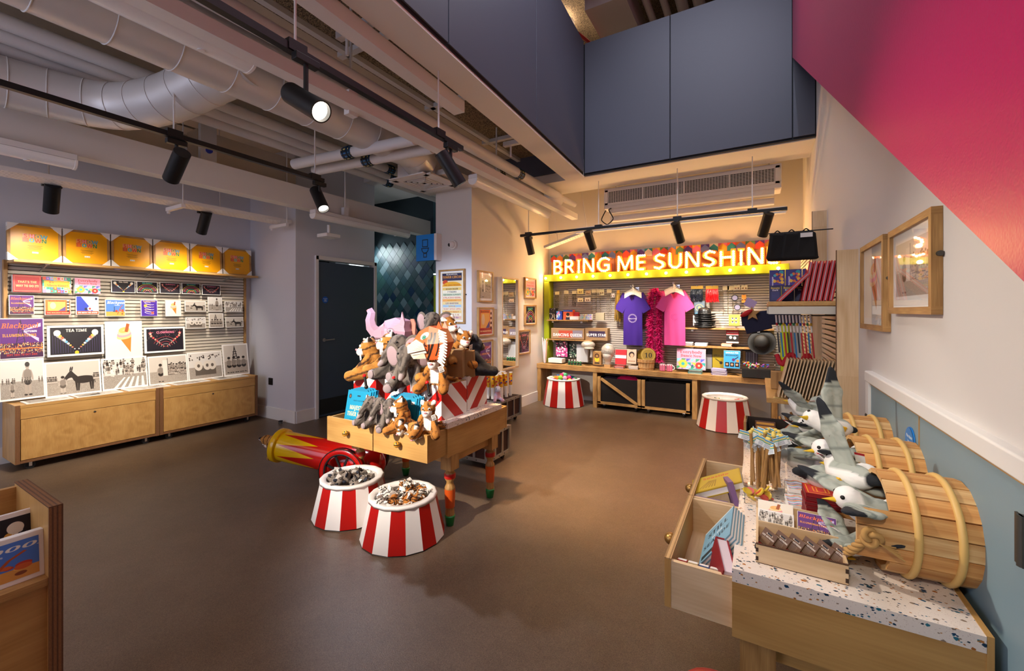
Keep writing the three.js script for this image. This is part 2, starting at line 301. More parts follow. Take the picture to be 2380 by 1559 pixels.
// upper void seen over the panels: duct, pipes, grille
one('void_duct', 'pale square duct high above the navy panels', 'duct', box(0.5, 0.34, 1.5, -1.62, 5.3, -5.75), M.galv);
for (let i = 0; i < 4; i++) one('void_pipe', ['thin lagged pipe nearest the red sprinkler line high in the void', 'lagged pipe second from the duct in the void', 'thick silver pipe third from the duct in the void', 'silver pipe nearest the square grille in the void'][i], 'pipe', rod([-1.22 + i * 0.19, 5.28, -5.05], [-1.22 + i * 0.19, 5.28, -6.5], 0.045 + (i > 1 ? 0.025 : 0), 12), M.galv, null, null, 'pipes in the upper void');
one('sprinkler_pipe', 'thin red sprinkler pipe high above the navy panels', 'pipe', tube([[-2.0, 4.95, -5.1], [-1.95, 5.0, -5.5], [-1.93, 5.05, -6.0], [-1.95, 5.1, -6.5]], 0.022), col(0xb01818, 0.4));
struct('ceiling_void', box(3.2, 0.08, 1.65, -1.2, 5.56, -5.78), M.wool);
one('void_vent', 'white square grille high in the void right of the pipes', 'vent', mg([box(0.42, 0.03, 0.42, 0, 0, 0), ...[0, 1, 2, 3].map((i) => box(0.34 - i * 0.08, 0.01, 0.34 - i * 0.08, 0, -0.018 - i * 0.006, 0))]), M.paintMetal, [-0.32, 5.48, -5.45]);
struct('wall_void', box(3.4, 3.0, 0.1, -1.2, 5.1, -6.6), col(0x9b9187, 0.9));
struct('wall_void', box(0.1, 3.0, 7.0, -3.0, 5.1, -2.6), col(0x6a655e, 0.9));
// ---- magenta stair side: a thin sloping panel hung off the right wall
{
  T.peel = pixTex(512, 512, (x, y) => { const v = 128 + (vnoise(x / 5, y / 5, 3, 0, 0) - 0.5) * 150 + (vnoise(x / 11, y / 11, 8) - 0.5) * 90; return [v, v, v]; }, false); T.peel.repeat.set(3, 3);
  const mat = phys(0xb00052, 0.4, { bumpMap: T.peel, bumpScale: 0.0004, clearcoat: 0.18, clearcoatRoughness: 0.25 });
  const Y = (z) => 2.442 - 0.5835 * (z + 2.487);
  const g = ext([[4.9, Y(-4.9)], [4.9, 6.3], [3.4, 6.3], [-1.6, Y(1.6) + 1.5], [-1.6, Y(1.6)]].map(([a, b]) => [-a, b]), 0.03);
  g.rotateY(-PI / 2); g.translate(0.31, 0, 0); // shape x becomes world z
  struct('stair_side', g, mat);
}
{ // low cupboard doors in the right wall, framed in white
  const w = structGroup('door_3'), X = RW - 0.008, blue = std(0x7f9aa6, 0.45);
  for (const [a, b] of [[-2.565, -1.873], [-1.867, -1.225], [-1.215, 0.4]]) part(w, 'door_leaf', box(0.016, 1.04, b - a, X, 0.535, (a + b) / 2), blue);
  part(w, 'frame_rail', rbox(0.04, 0.05, 3.2, 0.006, X, 1.088, -1.04), M.trim);
  part(w, 'door_edge', box(0.018, 0.007, 3.0, X - 0.001, 1.059, -1.07), M.oak);
  part(w, 'jamb', box(0.035, 1.1, 0.06, X, 0.55, -2.6), M.trim);
  part(w, 'meeting_edge', box(0.018, 1.05, 0.005, X - 0.001, 0.53, -1.87), M.oak);
  part(w, 'hinge', mg([rod([X - 0.016, 0.8, -2.6], [X - 0.016, 0.91, -2.6], 0.009), box(0.004, 0.11, 0.03, X - 0.018, 0.855, -2.605)]), M.darkSteel);
  part(w, 'hinge', mg([rod([X - 0.016, 0.9, -1.22], [X - 0.016, 1.0, -1.22], 0.009), box(0.004, 0.1, 0.03, X - 0.018, 0.95, -1.225)]), M.darkSteel);
  const s = part(w, 'door_sign', rz(cyl(0.05, 0.05, 0.004, 32), PI / 2), col(0x1a78c8, 0.35), [X - 0.011, 0.95, -1.955]);
  part(s, 'sign_print', ry(new THREE.CircleGeometry(0.048, 32), -PI / 2), print((x, w) => { x.fillStyle = '#1a80d0'; x.fillRect(0, 0, w, w); txt(x, 'Fire door', 64, 40, 20, '#fff'); txt(x, 'keep', 64, 64, 20, '#fff'); txt(x, 'locked', 64, 88, 20, '#fff'); }, 128, 128), [-0.003, 0, 0]);
}
// =====================================================================  CEILING SERVICES
// track spotlights: adapter, stem, hollow can, glowing lens with its own light
const canGeo = mg([cyl(0.05, 0.05, 0.25, 28, true), cyl(0.044, 0.044, 0.25, 28, true), tr(cyl(0.05, 0.05, 0.004, 28), 0, 0.124, 0), rx(tr(new THREE.RingGeometry(0.044, 0.05, 28), 0, 0, 0.125), PI / 2)]);
const lensGeo = tr(cyl(0.043, 0.043, 0.006, 24), 0, -0.1, 0);
const lensLit = std(0xffffff, 0.3, { emissive: 0xfff4e4, emissiveIntensity: 6 });
function spotlight(label, pos, aim, I, color = K.neutral, angle = 24, drop = 0.14, group = 'track spotlights') {
  const o = thing('track_spotlight', label, 'spotlight', pos, 0, group);
  part(o, 'adapter', rbox(0.04, 0.035, 0.12, 0.004, 0, -0.018, 0), M.black);
  part(o, 'stem', tr(cyl(0.011, 0.011, drop, 12), 0, -drop / 2 - 0.02, 0), M.black);
  const c = V(pos[0], pos[1] - drop - 0.03, pos[2]), dir = V(...aim).sub(c).normalize();
  const can = part(o, 'can', canGeo, M.black, [0, -drop - 0.03, 0]);
  can.quaternion.setFromUnitVectors(V(0, -1, 0), dir);
  part(can, 'lens', lensGeo, lensLit);
  const l = new THREE.SpotLight(color, I, 0, angle * D, 0.9, 2); l.name = 'spot_lamp';
  l.position.copy(c).addScaledVector(dir, 0.115); l.target.position.copy(c).addScaledVector(dir, 2); l.shadow.radius = 2.4; scene.add(l);
  return o;
}
function track(label, a, b, hang = []) {
  const o = thing('lighting_track', label, 'track', [0, 0, 0], 0, 'black lighting tracks');
  part(o, 'rail', bar(a, b, 0.036, 0.034), M.black);
  for (const t of hang) { const p = V(...a).lerp(V(...b), t); part(o, 'hanger', rod([p.x, p.y, p.z], [p.x, 3.55, p.z], 0.006), M.paintMetal); part(o, 'clip', box(Math.abs(b[0] - a[0]) > 1 ? 0.09 : 0.05, 0.05, Math.abs(b[0] - a[0]) > 1 ? 0.05 : 0.09, p.x, p.y + 0.012, p.z), M.black); }
  return o;
}
track('black track running over the middle of the shop beside the pipes', [-1.8, 2.6, 0.2], [-1.9, 2.6, -2.52], [0.51, 0.9]);
track('black track running over the cannon side of the shop', [-3.44, 2.6, 0.4], [-3.47, 2.6, -2.5], [0.6, 0.97]);
track('black track in front of the bulb lit letters', [-2.89, 2.457, -5.2], [0.253, 2.457, -5.2], [0.04, 0.36, 0.66, 0.9]);
track('black track by the perforated tray over the print wall', [-5.18, 2.5, 0.2], [-5.18, 2.5, -3.1], [0.4]);
spotlight('big lit spotlight on the track over the middle of the shop', [-1.82, 2.58, -1.22], [-0.2, 1.35, -1.3], 11, K.neutral, 32, 0.18);
spotlight('second spotlight of the middle track, next to the square vent', [-1.89, 2.58, -2.38], [-1.0, 0.2, -3.6], 36, K.warm, 34);
spotlight('spotlight on the cannon side track with the round duct above', [-3.47, 2.58, -1.36], [-5.6, 0.9, -1.5], 26, K.neutral, 30, 0.15);
spotlight('spotlight at the end of the cannon side track, pointing at the plush table', [-3.47, 2.58, -2.46], [-2.35, 0.95, -2.3], 13, K.cool, 24, 0.13);
spotlight('left spotlight over the yellow boxed frames', [-5.18, 2.485, -1.14], [-5.95, 1.3, -1.25], 5.8, K.neutral, 46, 0.1);
spotlight('right spotlight over the yellow boxed frames', [-5.18, 2.485, -2.28], [-5.95, 1.3, -2.35], 5.8, K.neutral, 46, 0.1);
spotlight('leftmost spotlight of the track before the letters', [-2.75, 2.44, -5.2], [-2.65, 0.6, -5.9], 16, K.neutral, 28, 0.1);
spotlight('spotlight above the bunting left of the word of five letters', [-1.87, 2.44, -5.2], [-1.7, 0.9, -6.2], 16, K.neutral, 28, 0.1);
spotlight('lit spotlight before the letters facing the camera', [-0.81, 2.44, -5.2], [-0.55, 1.0, -6.2], 16, K.neutral, 28, 0.1);
spotlight('rightmost spotlight of the track before the letters', [0.06, 2.44, -5.2], [-0.35, 0.9, -6.1], 16, K.neutral, 28, 0.1);
// spotlights of the track behind the camera, unseen, placed to light the near table, the poster and the plush table
track('unseen black track above and behind the camera', [-2.6, 2.7, 0.9], [0.2, 2.7, 0.9], [0.2, 0.8]);
spotlight('unseen spotlight behind the camera, placed to light the seagull table', [-0.25, 2.68, 0.9], [0.25, 1.0, -2.3], 10, K.neutral, 19);
spotlight('unseen spotlight behind the camera, placed to light the poster wall', [-1.5, 2.68, 0.9], [-3.25, 1.35, -4.2], 100, 0xd4e2ff, 9);
spotlight('unseen spotlight behind the camera, placed to light the plush table and tubs', [-2.3, 2.68, 0.9], [-2.15, 0.8, -2.2], 78, K.neutral, 19);

track('unseen black track high in the atrium above the stair side', [0.05, 6.2, 0.6], [0.05, 6.2, -3.0], []);  // unseen track whose two spotlights are placed to light the navy panels
spotlight('unseen spotlight high in the atrium, placed to light the navy end panels', [0.05, 6.18, -1.6], [-0.75, 3.5, -4.9], 17, 0xe6ecff, 26);
spotlight('unseen spotlight high in the atrium, placed to light the left navy panels', [0.05, 6.18, -0.6], [-1.7, 3.5, -3.0], 20, 0xe6ecff, 26);
// LED battens (switched off): housing, diffuser, end caps
function batten(label, a, b, w = 0.11) {
  const A = V(...a), B = V(...b), L = A.distanceTo(B), o = thing('led_batten', label, 'light fitting', [0, 0, 0], 0, 'white linear battens');
  o.position.copy(A.clone().add(B).multiplyScalar(0.5)); o.lookAt(B);
  part(o, 'housing', rbox(w, 0.045, L, 0.006, 0, 0.025, 0), M.paintMetal);
  const s = new THREE.Shape(); s.moveTo(-w / 2, 0); s.lineTo(w / 2, 0); s.quadraticCurveTo(w / 2, -0.055, 0, -0.06); s.quadraticCurveTo(-w / 2, -0.055, -w / 2, 0);
  part(o, 'diffuser', tr(ext(s, L - 0.03), 0, 0, -L / 2 + 0.015), std(0xf0efee, 0.25));
  for (const e of [-1, 1]) part(o, 'end_cap', tr(ext(s, 0.014, 0.002), 0, 0, e * (L / 2 - 0.007) - 0.007), M.offwhite);
  part(o, 'sensor_disc', rx(cyl(0.018, 0.018, 0.006, 20), 0), M.paintMetal, [0, -0.061, L / 2 - 0.25]);
  return o;
}
batten('large pale batten beside the big duct at the top left', [-2.55, 2.84, 0.5], [-2.55, 2.84, -1.36], 0.15);
batten('batten on the beam above the left end of the perforated tray', [-4.52, 2.54, 0.3], [-4.52, 2.54, -1.12]);
batten('batten on the beam in front of the blue grey door', [-4.5, 2.54, -3.1], [-4.5, 2.54, -4.65]);
batten('batten under the trunking by the nib wall', [-2.5, 2.74, -3.5], [-2.52, 2.74, -5.3]);
one('steel_beam', 'pale boxed beam above the print wall carrying battens', 'beam', box(0.14, 0.24, 6.6, -4.62, 2.72, -2.0), M.wall);
// straps between battens and slab
for (const [x, y, z, l] of [[-4.5, 2.56, -3.55, 'strap holding the batten in front of the door'], [-2.5, 2.76, -3.95, 'hanger strap holding the batten by the nib wall'], [-2.35, 2.72, -1.9, 'hanger strap under the trunking nearest the lit spotlight']])
  one('hanger_strap', l, 'bracket', mg([box(0.05, 0.16, 0.07, x, y + 0.06, z), rod([x, y + 0.1, z], [x, 3.5, z], 0.009)]), M.paintMetal);
// cable trunking
one('cable_trunking', 'long white cable trunking running between the duct and the black track', 'trunking', box(0.09, 0.075, 6.3, -2.3, 2.76, -2.6), M.paintMetal);
one('cable_trunking', 'white trunking hung under the pale beam of the navy fascia', 'trunking', mg([ry(box(0.1, 0.09, 3.6, -0.32, 3.0, -0.9), 0.0546), box(0.001, 0.001, 0.001, -0.3, 3, -1)]), M.paintMetal, [-1.575, 0, 0]);
one('cable_trunking', 'white trunking behind the black track before the letters', 'trunking', box(2.4, 0.07, 0.06, -0.95, 2.49, -5.42), M.paintMetal);
// pipes: two lagged pipes with couplings
const band = mg([cyl(0.062, 0.062, 0.05, 18), tr(cyl(0.058, 0.058, 0.02, 18), 0, 0.045, 0), tr(cyl(0.058, 0.058, 0.02, 18), 0, -0.045, 0)]);
const bandMat = std(0xffffff, 0.5, { map: canvasTex(256, 32, (x, w, h) => { x.fillStyle = '#12202c'; x.fillRect(0, 0, w, h); for (let i = 0; i < 12; i++) { x.fillStyle = i % 3 ? '#1f6aa8' : '#e0d48a'; x.fillRect(i * 21 + 4, 6, 9, 20); } }) });
for (const [x, z0, z1, l, zb] of [[-2.56, 0.4, -5.2, 'lagged white pipe on the left above the black track', -4.1], [-2.36, 0.4, -5.3, 'lagged white pipe on the right above the black track', -4.2]]) {
  const o = thing('lagged_pipe', l, 'pipe', [x, 2.96, 0], 0, 'pair of lagged pipes');
  part(o, 'pipe_run', rod([0, 0, z0], [0, 0, z1], 0.055, 20), M.paintMetal); part(o, 'pipe_band', band, bandMat, [0, 0, zb], [PI / 2, 0, 0]);
  part(o, 'pipe_end', rod([0, 0, z1], [0.12, -0.06, z1 - 0.3], 0.04, 14), M.paintMetal);
}
one('lagging_cap', 'rounded white lagging bulge where the two pipes end', 'lagging', (() => { const g = sph(0.13, 20, 14); g.scale(1, 0.85, 1.5); return g; })(), M.paintMetal, [-2.44, 2.93, -5.3]);
// low pipes on the deck: lagged lines crossing over to the vent
for (const [dx, l, b] of [[0, 'lower lagged pipe over the corridor, nearest the wall', -4.05], [0.12, 'middle lagged pipe over the corridor', -4.0], [0.24, 'upper lagged pipe over the corridor, nearest the vent', -3.85]]) {
  const o = thing('corridor_pipe', l, 'pipe', [-4.28 + dx, 3.12 + dx * 0.3, 0], 0, 'pipes over the corridor');
  part(o, 'pipe_run', rod([0, 0, 0], [0, 0, -5.1], 0.05, 16), M.paintMetal); part(o, 'pipe_band', band, bandMat, [0, 0, b], [PI / 2, 0, 0]);
}
for (const [z, l] of [[-2.72, 'lagged pipe crossing in front of the square vent'], [-2.95, 'lagged pipe crossing right next to the square vent']]) {
  const o = thing('crossing_pipe', l, 'pipe', [0, 2.9, z], 0, 'pipes crossing to the vent');
  part(o, 'pipe_run', rod([-4.1, 0, 0.1], [-2.6, 0, -0.05], 0.05, 16), M.paintMetal); part(o, 'pipe_band', band, bandMat, [-3.35, 0, 0.03], [0, 0, PI / 2]);
}
// spiral duct with seams and the branch elbow
{
  const o = thing('ventilation_duct', 'large round galvanised duct with ring seams running to the square vent', 'duct');
  part(o, 'duct_run', rod([-3.1, 3.06, 0.8], [-3.12, 3.06, -3.35], 0.175, 32), M.galv);
  for (let i = 0; i < 13; i++) part(o, 'seam', tr(new THREE.TorusGeometry(0.1765, 0.0035, 6, 40), -3.11, 3.06, 0.6 - i * 0.3), M.paintMetal);
  part(o, 'collar', rod([-3.12, 3.06, -3.3], [-3.2, 3.02, -3.5], 0.18, 28), M.galv);
  const b = thing('duct_branch', 'curved duct branch bending from the big duct towards the print wall', 'duct');
  const pts = [[-3.0, 3.1, -1.6], [-3.35, 3.02, -1.5], [-3.75, 2.93, -1.38], [-4.1, 2.9, -1.2], [-4.25, 2.9, -0.85], [-4.28, 2.9, -0.4], [-4.28, 2.9, 0.6]];
  const cv = new THREE.CatmullRomCurve3(pts.map((p) => V(...p)));
  part(b, 'duct_run', new THREE.TubeGeometry(cv, 60, 0.16, 28), M.galv);
  for (let i = 1; i < 16; i++) { const t = i / 16, m = part(b, 'seam', new THREE.TorusGeometry(0.1615, 0.003, 6, 36), M.paintMetal); m.position.copy(cv.getPointAt(t)); m.quaternion.setFromUnitVectors(V(0, 0, 1), cv.getTangentAt(t)); }
}
{ // square diffuser on its plenum box
  const o = thing('air_vent', 'white square ceiling diffuser of nested frames beside the nib wall', 'vent', [-3.3, 2.86, -3.68]);
  part(o, 'plenum', box(0.42, 0.22, 0.42, 0, 0.13, 0), M.paintMetal);
  const fr = (s, w, y) => tr(mg([box(s, 0.012, w, 0, 0, s / 2), box(s, 0.012, w, 0, 0, -s / 2), box(w, 0.012, s, s / 2, 0, 0), box(w, 0.012, s, -s / 2, 0, 0)]), 0, y, 0);
  part(o, 'outer_frame', fr(0.5, 0.11, 0), M.paintMetal);
  part(o, 'dark_core', box(0.4, 0.006, 0.4, 0, 0.016, 0), col(0x1c1a18, 0.9));
  for (const s of [0.36, 0.27, 0.18, 0.09]) part(o, 'louvre', fr(s, 0.022, -0.002 + s * 0.02), M.paintMetal);
}
{ // return grille on the ceiling unit over the letters
  const o = thing('fan_coil_unit', 'long white ceiling air unit with a black mesh grille above the letters', 'air unit', [-0.8, 2.92, -5.75]);
  part(o, 'casing', rbox(2.04, 0.28, 0.3, 0.01), M.paintMetal);
  part(o, 'grille_back', box(1.9, 0.15, 0.004, 0, 0.01, 0.152), col(0x14140f, 0.8));
  const bars = []; for (let i = 0; i <= 60; i++) bars.push(box(0.006, 0.15, 0.006, -0.95 + i * 1.9 / 60, 0.01, 0.157)); for (let i = 0; i <= 9; i++) bars.push(box(1.9, 0.006, 0.006, 0, -0.065 + i * 0.15 / 9, 0.157));
  part(o, 'grille_mesh', mg(bars), M.paintMetal).userData.kind = 'stuff';
  for (const x of [-0.5, 0, 0.5]) part(o, 'grille_divider', box(0.02, 0.16, 0.01, x, 0.01, 0.158), M.paintMetal);
  part(o, 'frame', mg([box(2.0, 0.03, 0.02, 0, 0.1, 0.155), box(2.0, 0.03, 0.02, 0, -0.08, 0.155), box(0.04, 0.2, 0.02, -0.98, 0.01, 0.155), box(0.04, 0.2, 0.02, 0.98, 0.01, 0.155)]), M.paintMetal);
  for (const x of [-0.9, 0.9]) part(o, 'hanger', rod([x, 0.1, 0], [x, 0.69, 0], 0.008), M.paintMetal);
  for (const [y, z] of [[-0.17, 0.12], [-0.26, 0.05]]) part(o, 'drain_pipe', rod([-0.95, y, z], [0.95, y, z], 0.045, 16), M.paintMetal);
}
// perforated cable trays
function tray(label, a, b, w) {
  const A = V(...a), B = V(...b), L = A.distanceTo(B), o = thing('cable_tray', label, 'cable tray', [0, 0, 0], 0, 'perforated cable trays');
  o.position.copy(A.clone().add(B).multiplyScalar(0.5)); o.lookAt(B);
  const s = new THREE.Shape([[-w / 2, -L / 2], [w / 2, -L / 2], [w / 2, L / 2], [-w / 2, L / 2]].map((p) => new THREE.Vector2(...p)));
  const nr = Math.max(3, Math.round(w / 0.035)); for (let i = 0; i < L / 0.045 - 1; i++) for (let k = 0; k < nr; k++) { const h = new THREE.Path(); const cx = -w / 2 + (k + 0.5) * w / nr, cy = -L / 2 + 0.03 + i * 0.045 + (k % 2) * 0.02; h.ellipse(cx, cy, 0.0055, 0.011, 0, PI * 2, 0, true); s.holes.push(h); }
  const g = new THREE.ExtrudeGeometry(s, { depth: 0.002, bevelEnabled: false, curveSegments: 3 }); g.rotateX(PI / 2);
  part(o, 'perforated_base', g, M.paintMetal);
  for (const e of [-1, 1]) part(o, 'flange', box(0.003, 0.035, L, e * w / 2, 0.016, 0), M.paintMetal);
  for (const e of [-0.3, 0.3]) part(o, 'hanger', rod([w / 2 + 0.006, 0, e * L], [w / 2 + 0.006, 3.58 - a[1], e * L], 0.005), M.paintMetal);
  return o;
}
tray('long white perforated cable tray over the print wall', [-5.0, 2.45, 0.3], [-5.02, 2.47, -3.1], 0.24);
tray('short slanting perforated tray at the left of the bunting', [-2.75, 2.34, -5.75], [-1.9, 2.5, -5.5], 0.12);
for (const [z, l] of [[-1.95, 'white bracket arm under the long perforated tray'], [-3.0, 'white bracket arm at the far end of the long perforated tray']])
  one('tray_bracket', l, 'bracket', mg([box(0.34, 0.035, 0.035, -5.0, 2.425, z), rod([-4.84, 2.42, z], [-4.84, 3.3, z], 0.006), tr(cyl(0.014, 0.014, 0.05, 12), -5.15, 2.41, z)]), M.paintMetal);
for (const [z, l] of [[-1.75, 'white cross channel hanging below the wood wool panels near the lit spotlight'], [-3.75, 'white cross channel below the wood wool by the navy panel']])
  one('cross_channel', l, 'bracket', mg([box(0.36, 0.045, 0.045, -2.1, 3.12, z), rod([-1.95, 3.1, z], [-1.95, 3.4, z], 0.007), rod([-2.2, 2.98, z], [-2.2, 3.1, z], 0.01)]), M.paintMetal);
one('wall_junction_box', 'black junction box under the wood wool panels', 'box', mg([box(0.32, 0.06, 0.24, -2.0, 3.36, -3.5), ...[0, 1, 2, 3, 4].map((i) => box(0.03, 0.03, 0.14, -2.12 + i * 0.06, 3.32, -3.5))]), col(0x16130f, 0.6));
// panels and risers of the wall above the beam, left
for (const [z, l] of [[-0.6, 'grey riser panel left of the cannon side track'], [-2.1, 'grey riser with a blue cap above the pale beam']]) {
  const o = thing('riser_panel', l, 'panel', [-4.7, 2.98, z]); part(o, 'channel', box(0.05, 0.5, 0.14), M.galv); part(o, 'cap', rz(cyl(0.03, 0.03, 0.02, 18), PI / 2), col(0x2030a0, 0.5), [0.03, 0, 0]); }
one('access_panel', 'long beige duct board above the pale beam, left of the track', 'panel', box(0.2, 0.36, 1.3, -4.96, 3.05, -1.25), M.deck);
one('access_panel', 'beige duct board above the pale beam, by the pointing spotlight', 'panel', box(0.2, 0.36, 1.05, -4.96, 3.05, -2.6), M.deck);
// sprinkler and detector bits under the tray
one('ceiling_sensor', 'white emergency light box under the far tray', 'light fitting', mg([rbox(0.2, 0.045, 0.2, 0.008, -4.75, 2.36, -3.5), rod([-4.75, 2.38, -3.5], [-4.75, 2.5, -3.5], 0.02)]), M.offwhite);
one('cable_loop', 'loop of black cable beside the air unit', 'cable', tube([[-1.72, 2.79, -5.62], [-1.72, 2.74, -5.5], [-1.66, 2.62, -5.5], [-1.74, 2.55, -5.5], [-1.82, 2.62, -5.5], [-1.76, 2.74, -5.5]], 0.007), M.rubber);
// toilet sign on a bracket and the dome camera
{
  const o = thing('hanging_sign', 'blue projecting sign with a toilet outline on the nib wall corner', 'sign', [-3.655, 2.205, -4.1]);
  part(o, 'sign_board', box(0.3, 0.33, 0.03), col(0x0b82d8, 0.4)); part(o, 'bracket', box(0.04, 0.33, 0.098, 0.17, 0, -0.031), M.offwhite);
  part(o, 'pictogram', faced(0.3, 0.33, 0.03), print((x, w, h) => { x.fillStyle = '#0a86e0'; x.fillRect(0, 0, w, h); x.strokeStyle = '#0a2238'; x.lineWidth = 9; x.strokeRect(92, 56, 72, 74); x.beginPath(); x.moveTo(72, 148); x.lineTo(184, 148); x.stroke(); x.beginPath(); x.arc(128, 152, 46, 0, PI); x.stroke(); x.strokeRect(108, 202, 40, 40); }, 256, 280));
  const c = thing('dome_camera', 'white dome security camera on the nib wall', 'camera', [-3.27, 2.22, -4.175]);
  part(c, 'base', rx(cyl(0.055, 0.06, 0.03, 28), PI / 2), M.offwhite, [0, 0, 0.012]); part(c, 'ball', sph(0.044, 20, 14), M.offwhite, [0, 0, 0.03]); part(c, 'lens', sph(0.024, 16, 12), M.black, [-0.018, -0.004, 0.055]);
}
// =====================================================================  PRINTED ARTWORK
const PR = {};
const grain = (x, w, h, n, cs, s = 2) => { for (let i = 0; i < n; i++) { x.fillStyle = pick(cs); x.fillRect(rnd() * w, rnd() * h, s * rr(0.5, 1.5), s * rr(0.5, 1.5)); } };
const star = (x, cx, cy, r, c) => { x.fillStyle = c; x.beginPath(); for (let i = 0; i < 10; i++) { const a = -PI / 2 + i * PI / 5, q = i % 2 ? r * 0.42 : r; x.lineTo(cx + Math.cos(a) * q, cy + Math.sin(a) * q); } x.fill(); };
const disc = (x, cx, cy, r, c) => { x.fillStyle = c; x.beginPath(); x.arc(cx, cy, r, 0, 7); x.fill(); };
const bright = ['#e94f37', '#f6b93b', '#2fa4a0', '#5d6ad8', '#f08ab0', '#3d8f5f', '#89c5e8', '#f4e3c2'];
PR.red = print((x, w, h) => { x.fillStyle = '#d8262c'; x.fillRect(0, 0, w, h); x.strokeStyle = '#f3c9a0'; x.lineWidth = 3; x.strokeRect(16, 16, w - 32, h - 32); txt(x, "THAT'S THE", w / 2, h * 0.4, 40, '#f6d08a'); txt(x, 'WAY TO DO IT!', w / 2, h * 0.64, 40, '#f6d08a', { max: w * 0.8 }); }, 320, 220);
PR.showtime = print((x, w, h) => { for (let i = 0; i < 8; i++) for (let j = 0; j < 5; j++) { x.fillStyle = bright[(i * 3 + j * 5) % 8]; x.fillRect(i * w / 8, j * h / 5, w / 8 + 1, h / 5 + 1); (i + j) % 2 ? star(x, (i + 0.5) * w / 8, (j + 0.5) * h / 5, 17, bright[(i + j * 2 + 3) % 8]) : disc(x, (i + 0.5) * w / 8, (j + 0.5) * h / 5, 12, bright[(i * 2 + j) % 8]); } x.fillStyle = '#f5bf34'; x.fillRect(w * 0.05, h * 0.24, w * 0.9, h * 0.4); txt(x, "It's", w * 0.3, h * 0.34, 34, '#c8322c', { font: 'serif' }); txt(x, 'Showtime!', w * 0.52, h * 0.53, 44, '#c8322c', { font: 'serif' }); }, 320, 220);
PR.dance = print((x, w, h) => { x.fillStyle = '#f4a9c4'; x.fillRect(0, 0, w, h); txt(x, 'Everybody', w / 2, h * 0.16, 46, '#d5322f', { font: 'serif' }); txt(x, 'Dance Now', w / 2, h * 0.34, 42, '#d5322f', { font: 'serif' }); const c = ['#8fd0e8', '#f2c14e', '#3c9a6d', '#e0523f', '#5c68c8', '#2fa4a0']; for (let i = 0; i < 6; i++) for (let j = 0; j < 3; j++) { x.fillStyle = c[(i * 2 + j) % 6]; x.beginPath(); x.moveTo(i * w / 6, h * (0.48 + j * 0.18)); x.lineTo((i + 1) * w / 6, h * (0.48 + j * 0.18)); x.lineTo((i + (j % 2)) * w / 6, h * (0.66 + j * 0.18)); x.fill(); } disc(x, w * 0.22, h * 0.74, h * 0.2, '#f0c94a'); disc(x, w * 0.22, h * 0.74, h * 0.08, '#3fb0b0'); disc(x, w * 0.78, h * 0.8, h * 0.16, '#d8372f'); disc(x, w * 0.78, h * 0.8, h * 0.05, '#f4d3a0'); star(x, w * 0.55, h * 0.82, h * 0.09, '#24507a'); }, 320, 250);
const mugRow = (x, w, h, cs) => { for (let i = 0; i < 9; i++) { const t = i / 9, s = 1 - t * 0.8; for (const e of [-1, 1]) { const cx = w / 2 + e * (1 - t) * w * 0.36, cy = h * (0.26 + 0.62 * t); disc(x, cx, cy, 17 * s, cs[i % cs.length]); x.strokeStyle = '#eee'; x.lineWidth = 3 * s; x.beginPath(); x.arc(cx + e * 17 * s, cy, 8 * s, 0, 7); x.stroke(); } } };
PR.tea = print((x, w, h) => { x.fillStyle = '#16131c'; x.fillRect(0, 0, w, h); x.strokeStyle = '#5a4a8a'; x.lineWidth = 2; for (let i = 0; i < 22; i++) { x.beginPath(); x.moveTo(i * w / 21, h * 0.3); x.lineTo(i * w / 21, h * 0.95); x.stroke(); } x.fillStyle = '#17131d'; x.beginPath(); x.moveTo(w * 0.1, h * 0.2); x.lineTo(w * 0.9, h * 0.2); x.lineTo(w * 0.5, h); x.fill(); mugRow(x, w, h, ['#f2ead8', '#e8b04a', '#d86a4a', '#f3efe6', '#6fb0d8']); txt(x, 'TEA TIME', w / 2, h * 0.12, 36, '#f4ecd8'); disc(x, w * 0.13, h * 0.2, 26, '#f0e8d8'); disc(x, w * 0.87, h * 0.2, 26, '#f0e8d8'); disc(x, w / 2, h * 0.95, 16, '#f4c030'); }, 384, 240);
PR.neon = print((x, w, h) => { x.fillStyle = '#14121c'; x.fillRect(0, 0, w, h); for (let i = 0; i < 6; i++) { x.strokeStyle = ['#f05a9a', '#f2c53d', '#3fd0b0', '#f05a5a', '#ff8ac0', '#f2e04a'][i]; x.lineWidth = 5; x.beginPath(); x.arc(w / 2, h * 1.05, h * (0.25 + i * 0.12), PI * 1.1, PI * 1.9); x.stroke(); } for (let i = 0; i < 10; i++) disc(x, w * (0.1 + i * 0.09), h * (0.82 - 0.4 * Math.abs(i - 4.5) / 5), 5, '#ffe27a'); txt(x, 'SEA DANCE', w / 2, h * 0.12, 28, '#5ae0c8'); }, 288, 180);
PR.clown = print((x, w, h) => { x.fillStyle = '#171320'; x.fillRect(0, 0, w, h); grain(x, w, h * 0.5, 60, ['#f0d0c0', '#f08a90'], 4); for (let i = 0; i < 5; i++) { x.strokeStyle = i % 2 ? '#e8dcd8' : '#c84a50'; x.lineWidth = 3; x.beginPath(); x.arc(w / 2, h * 0.92, h * (0.12 + i * 0.11), PI * 1.15, PI * 1.85); x.stroke(); } for (let i = 0; i < 7; i++) for (const e of [-1, 1]) { const t = i / 7; disc(x, w / 2 + e * (1 - t) * w * 0.38, h * (0.32 + 0.55 * t), 12 * (1 - t * 0.6), i % 2 ? '#e8484c' : '#f2a080'); } x.fillStyle = '#f26a90'; for (const e of [0.1, 0.9]) { star(x, w * e, h * 0.2, 24, '#ef6a6a'); disc(x, w * e, h * 0.22, 9, '#f4e0c8'); } txt(x, 'CLOWNING', w / 2, h * 0.16, 34, '#ff86a4'); }, 384, 240);
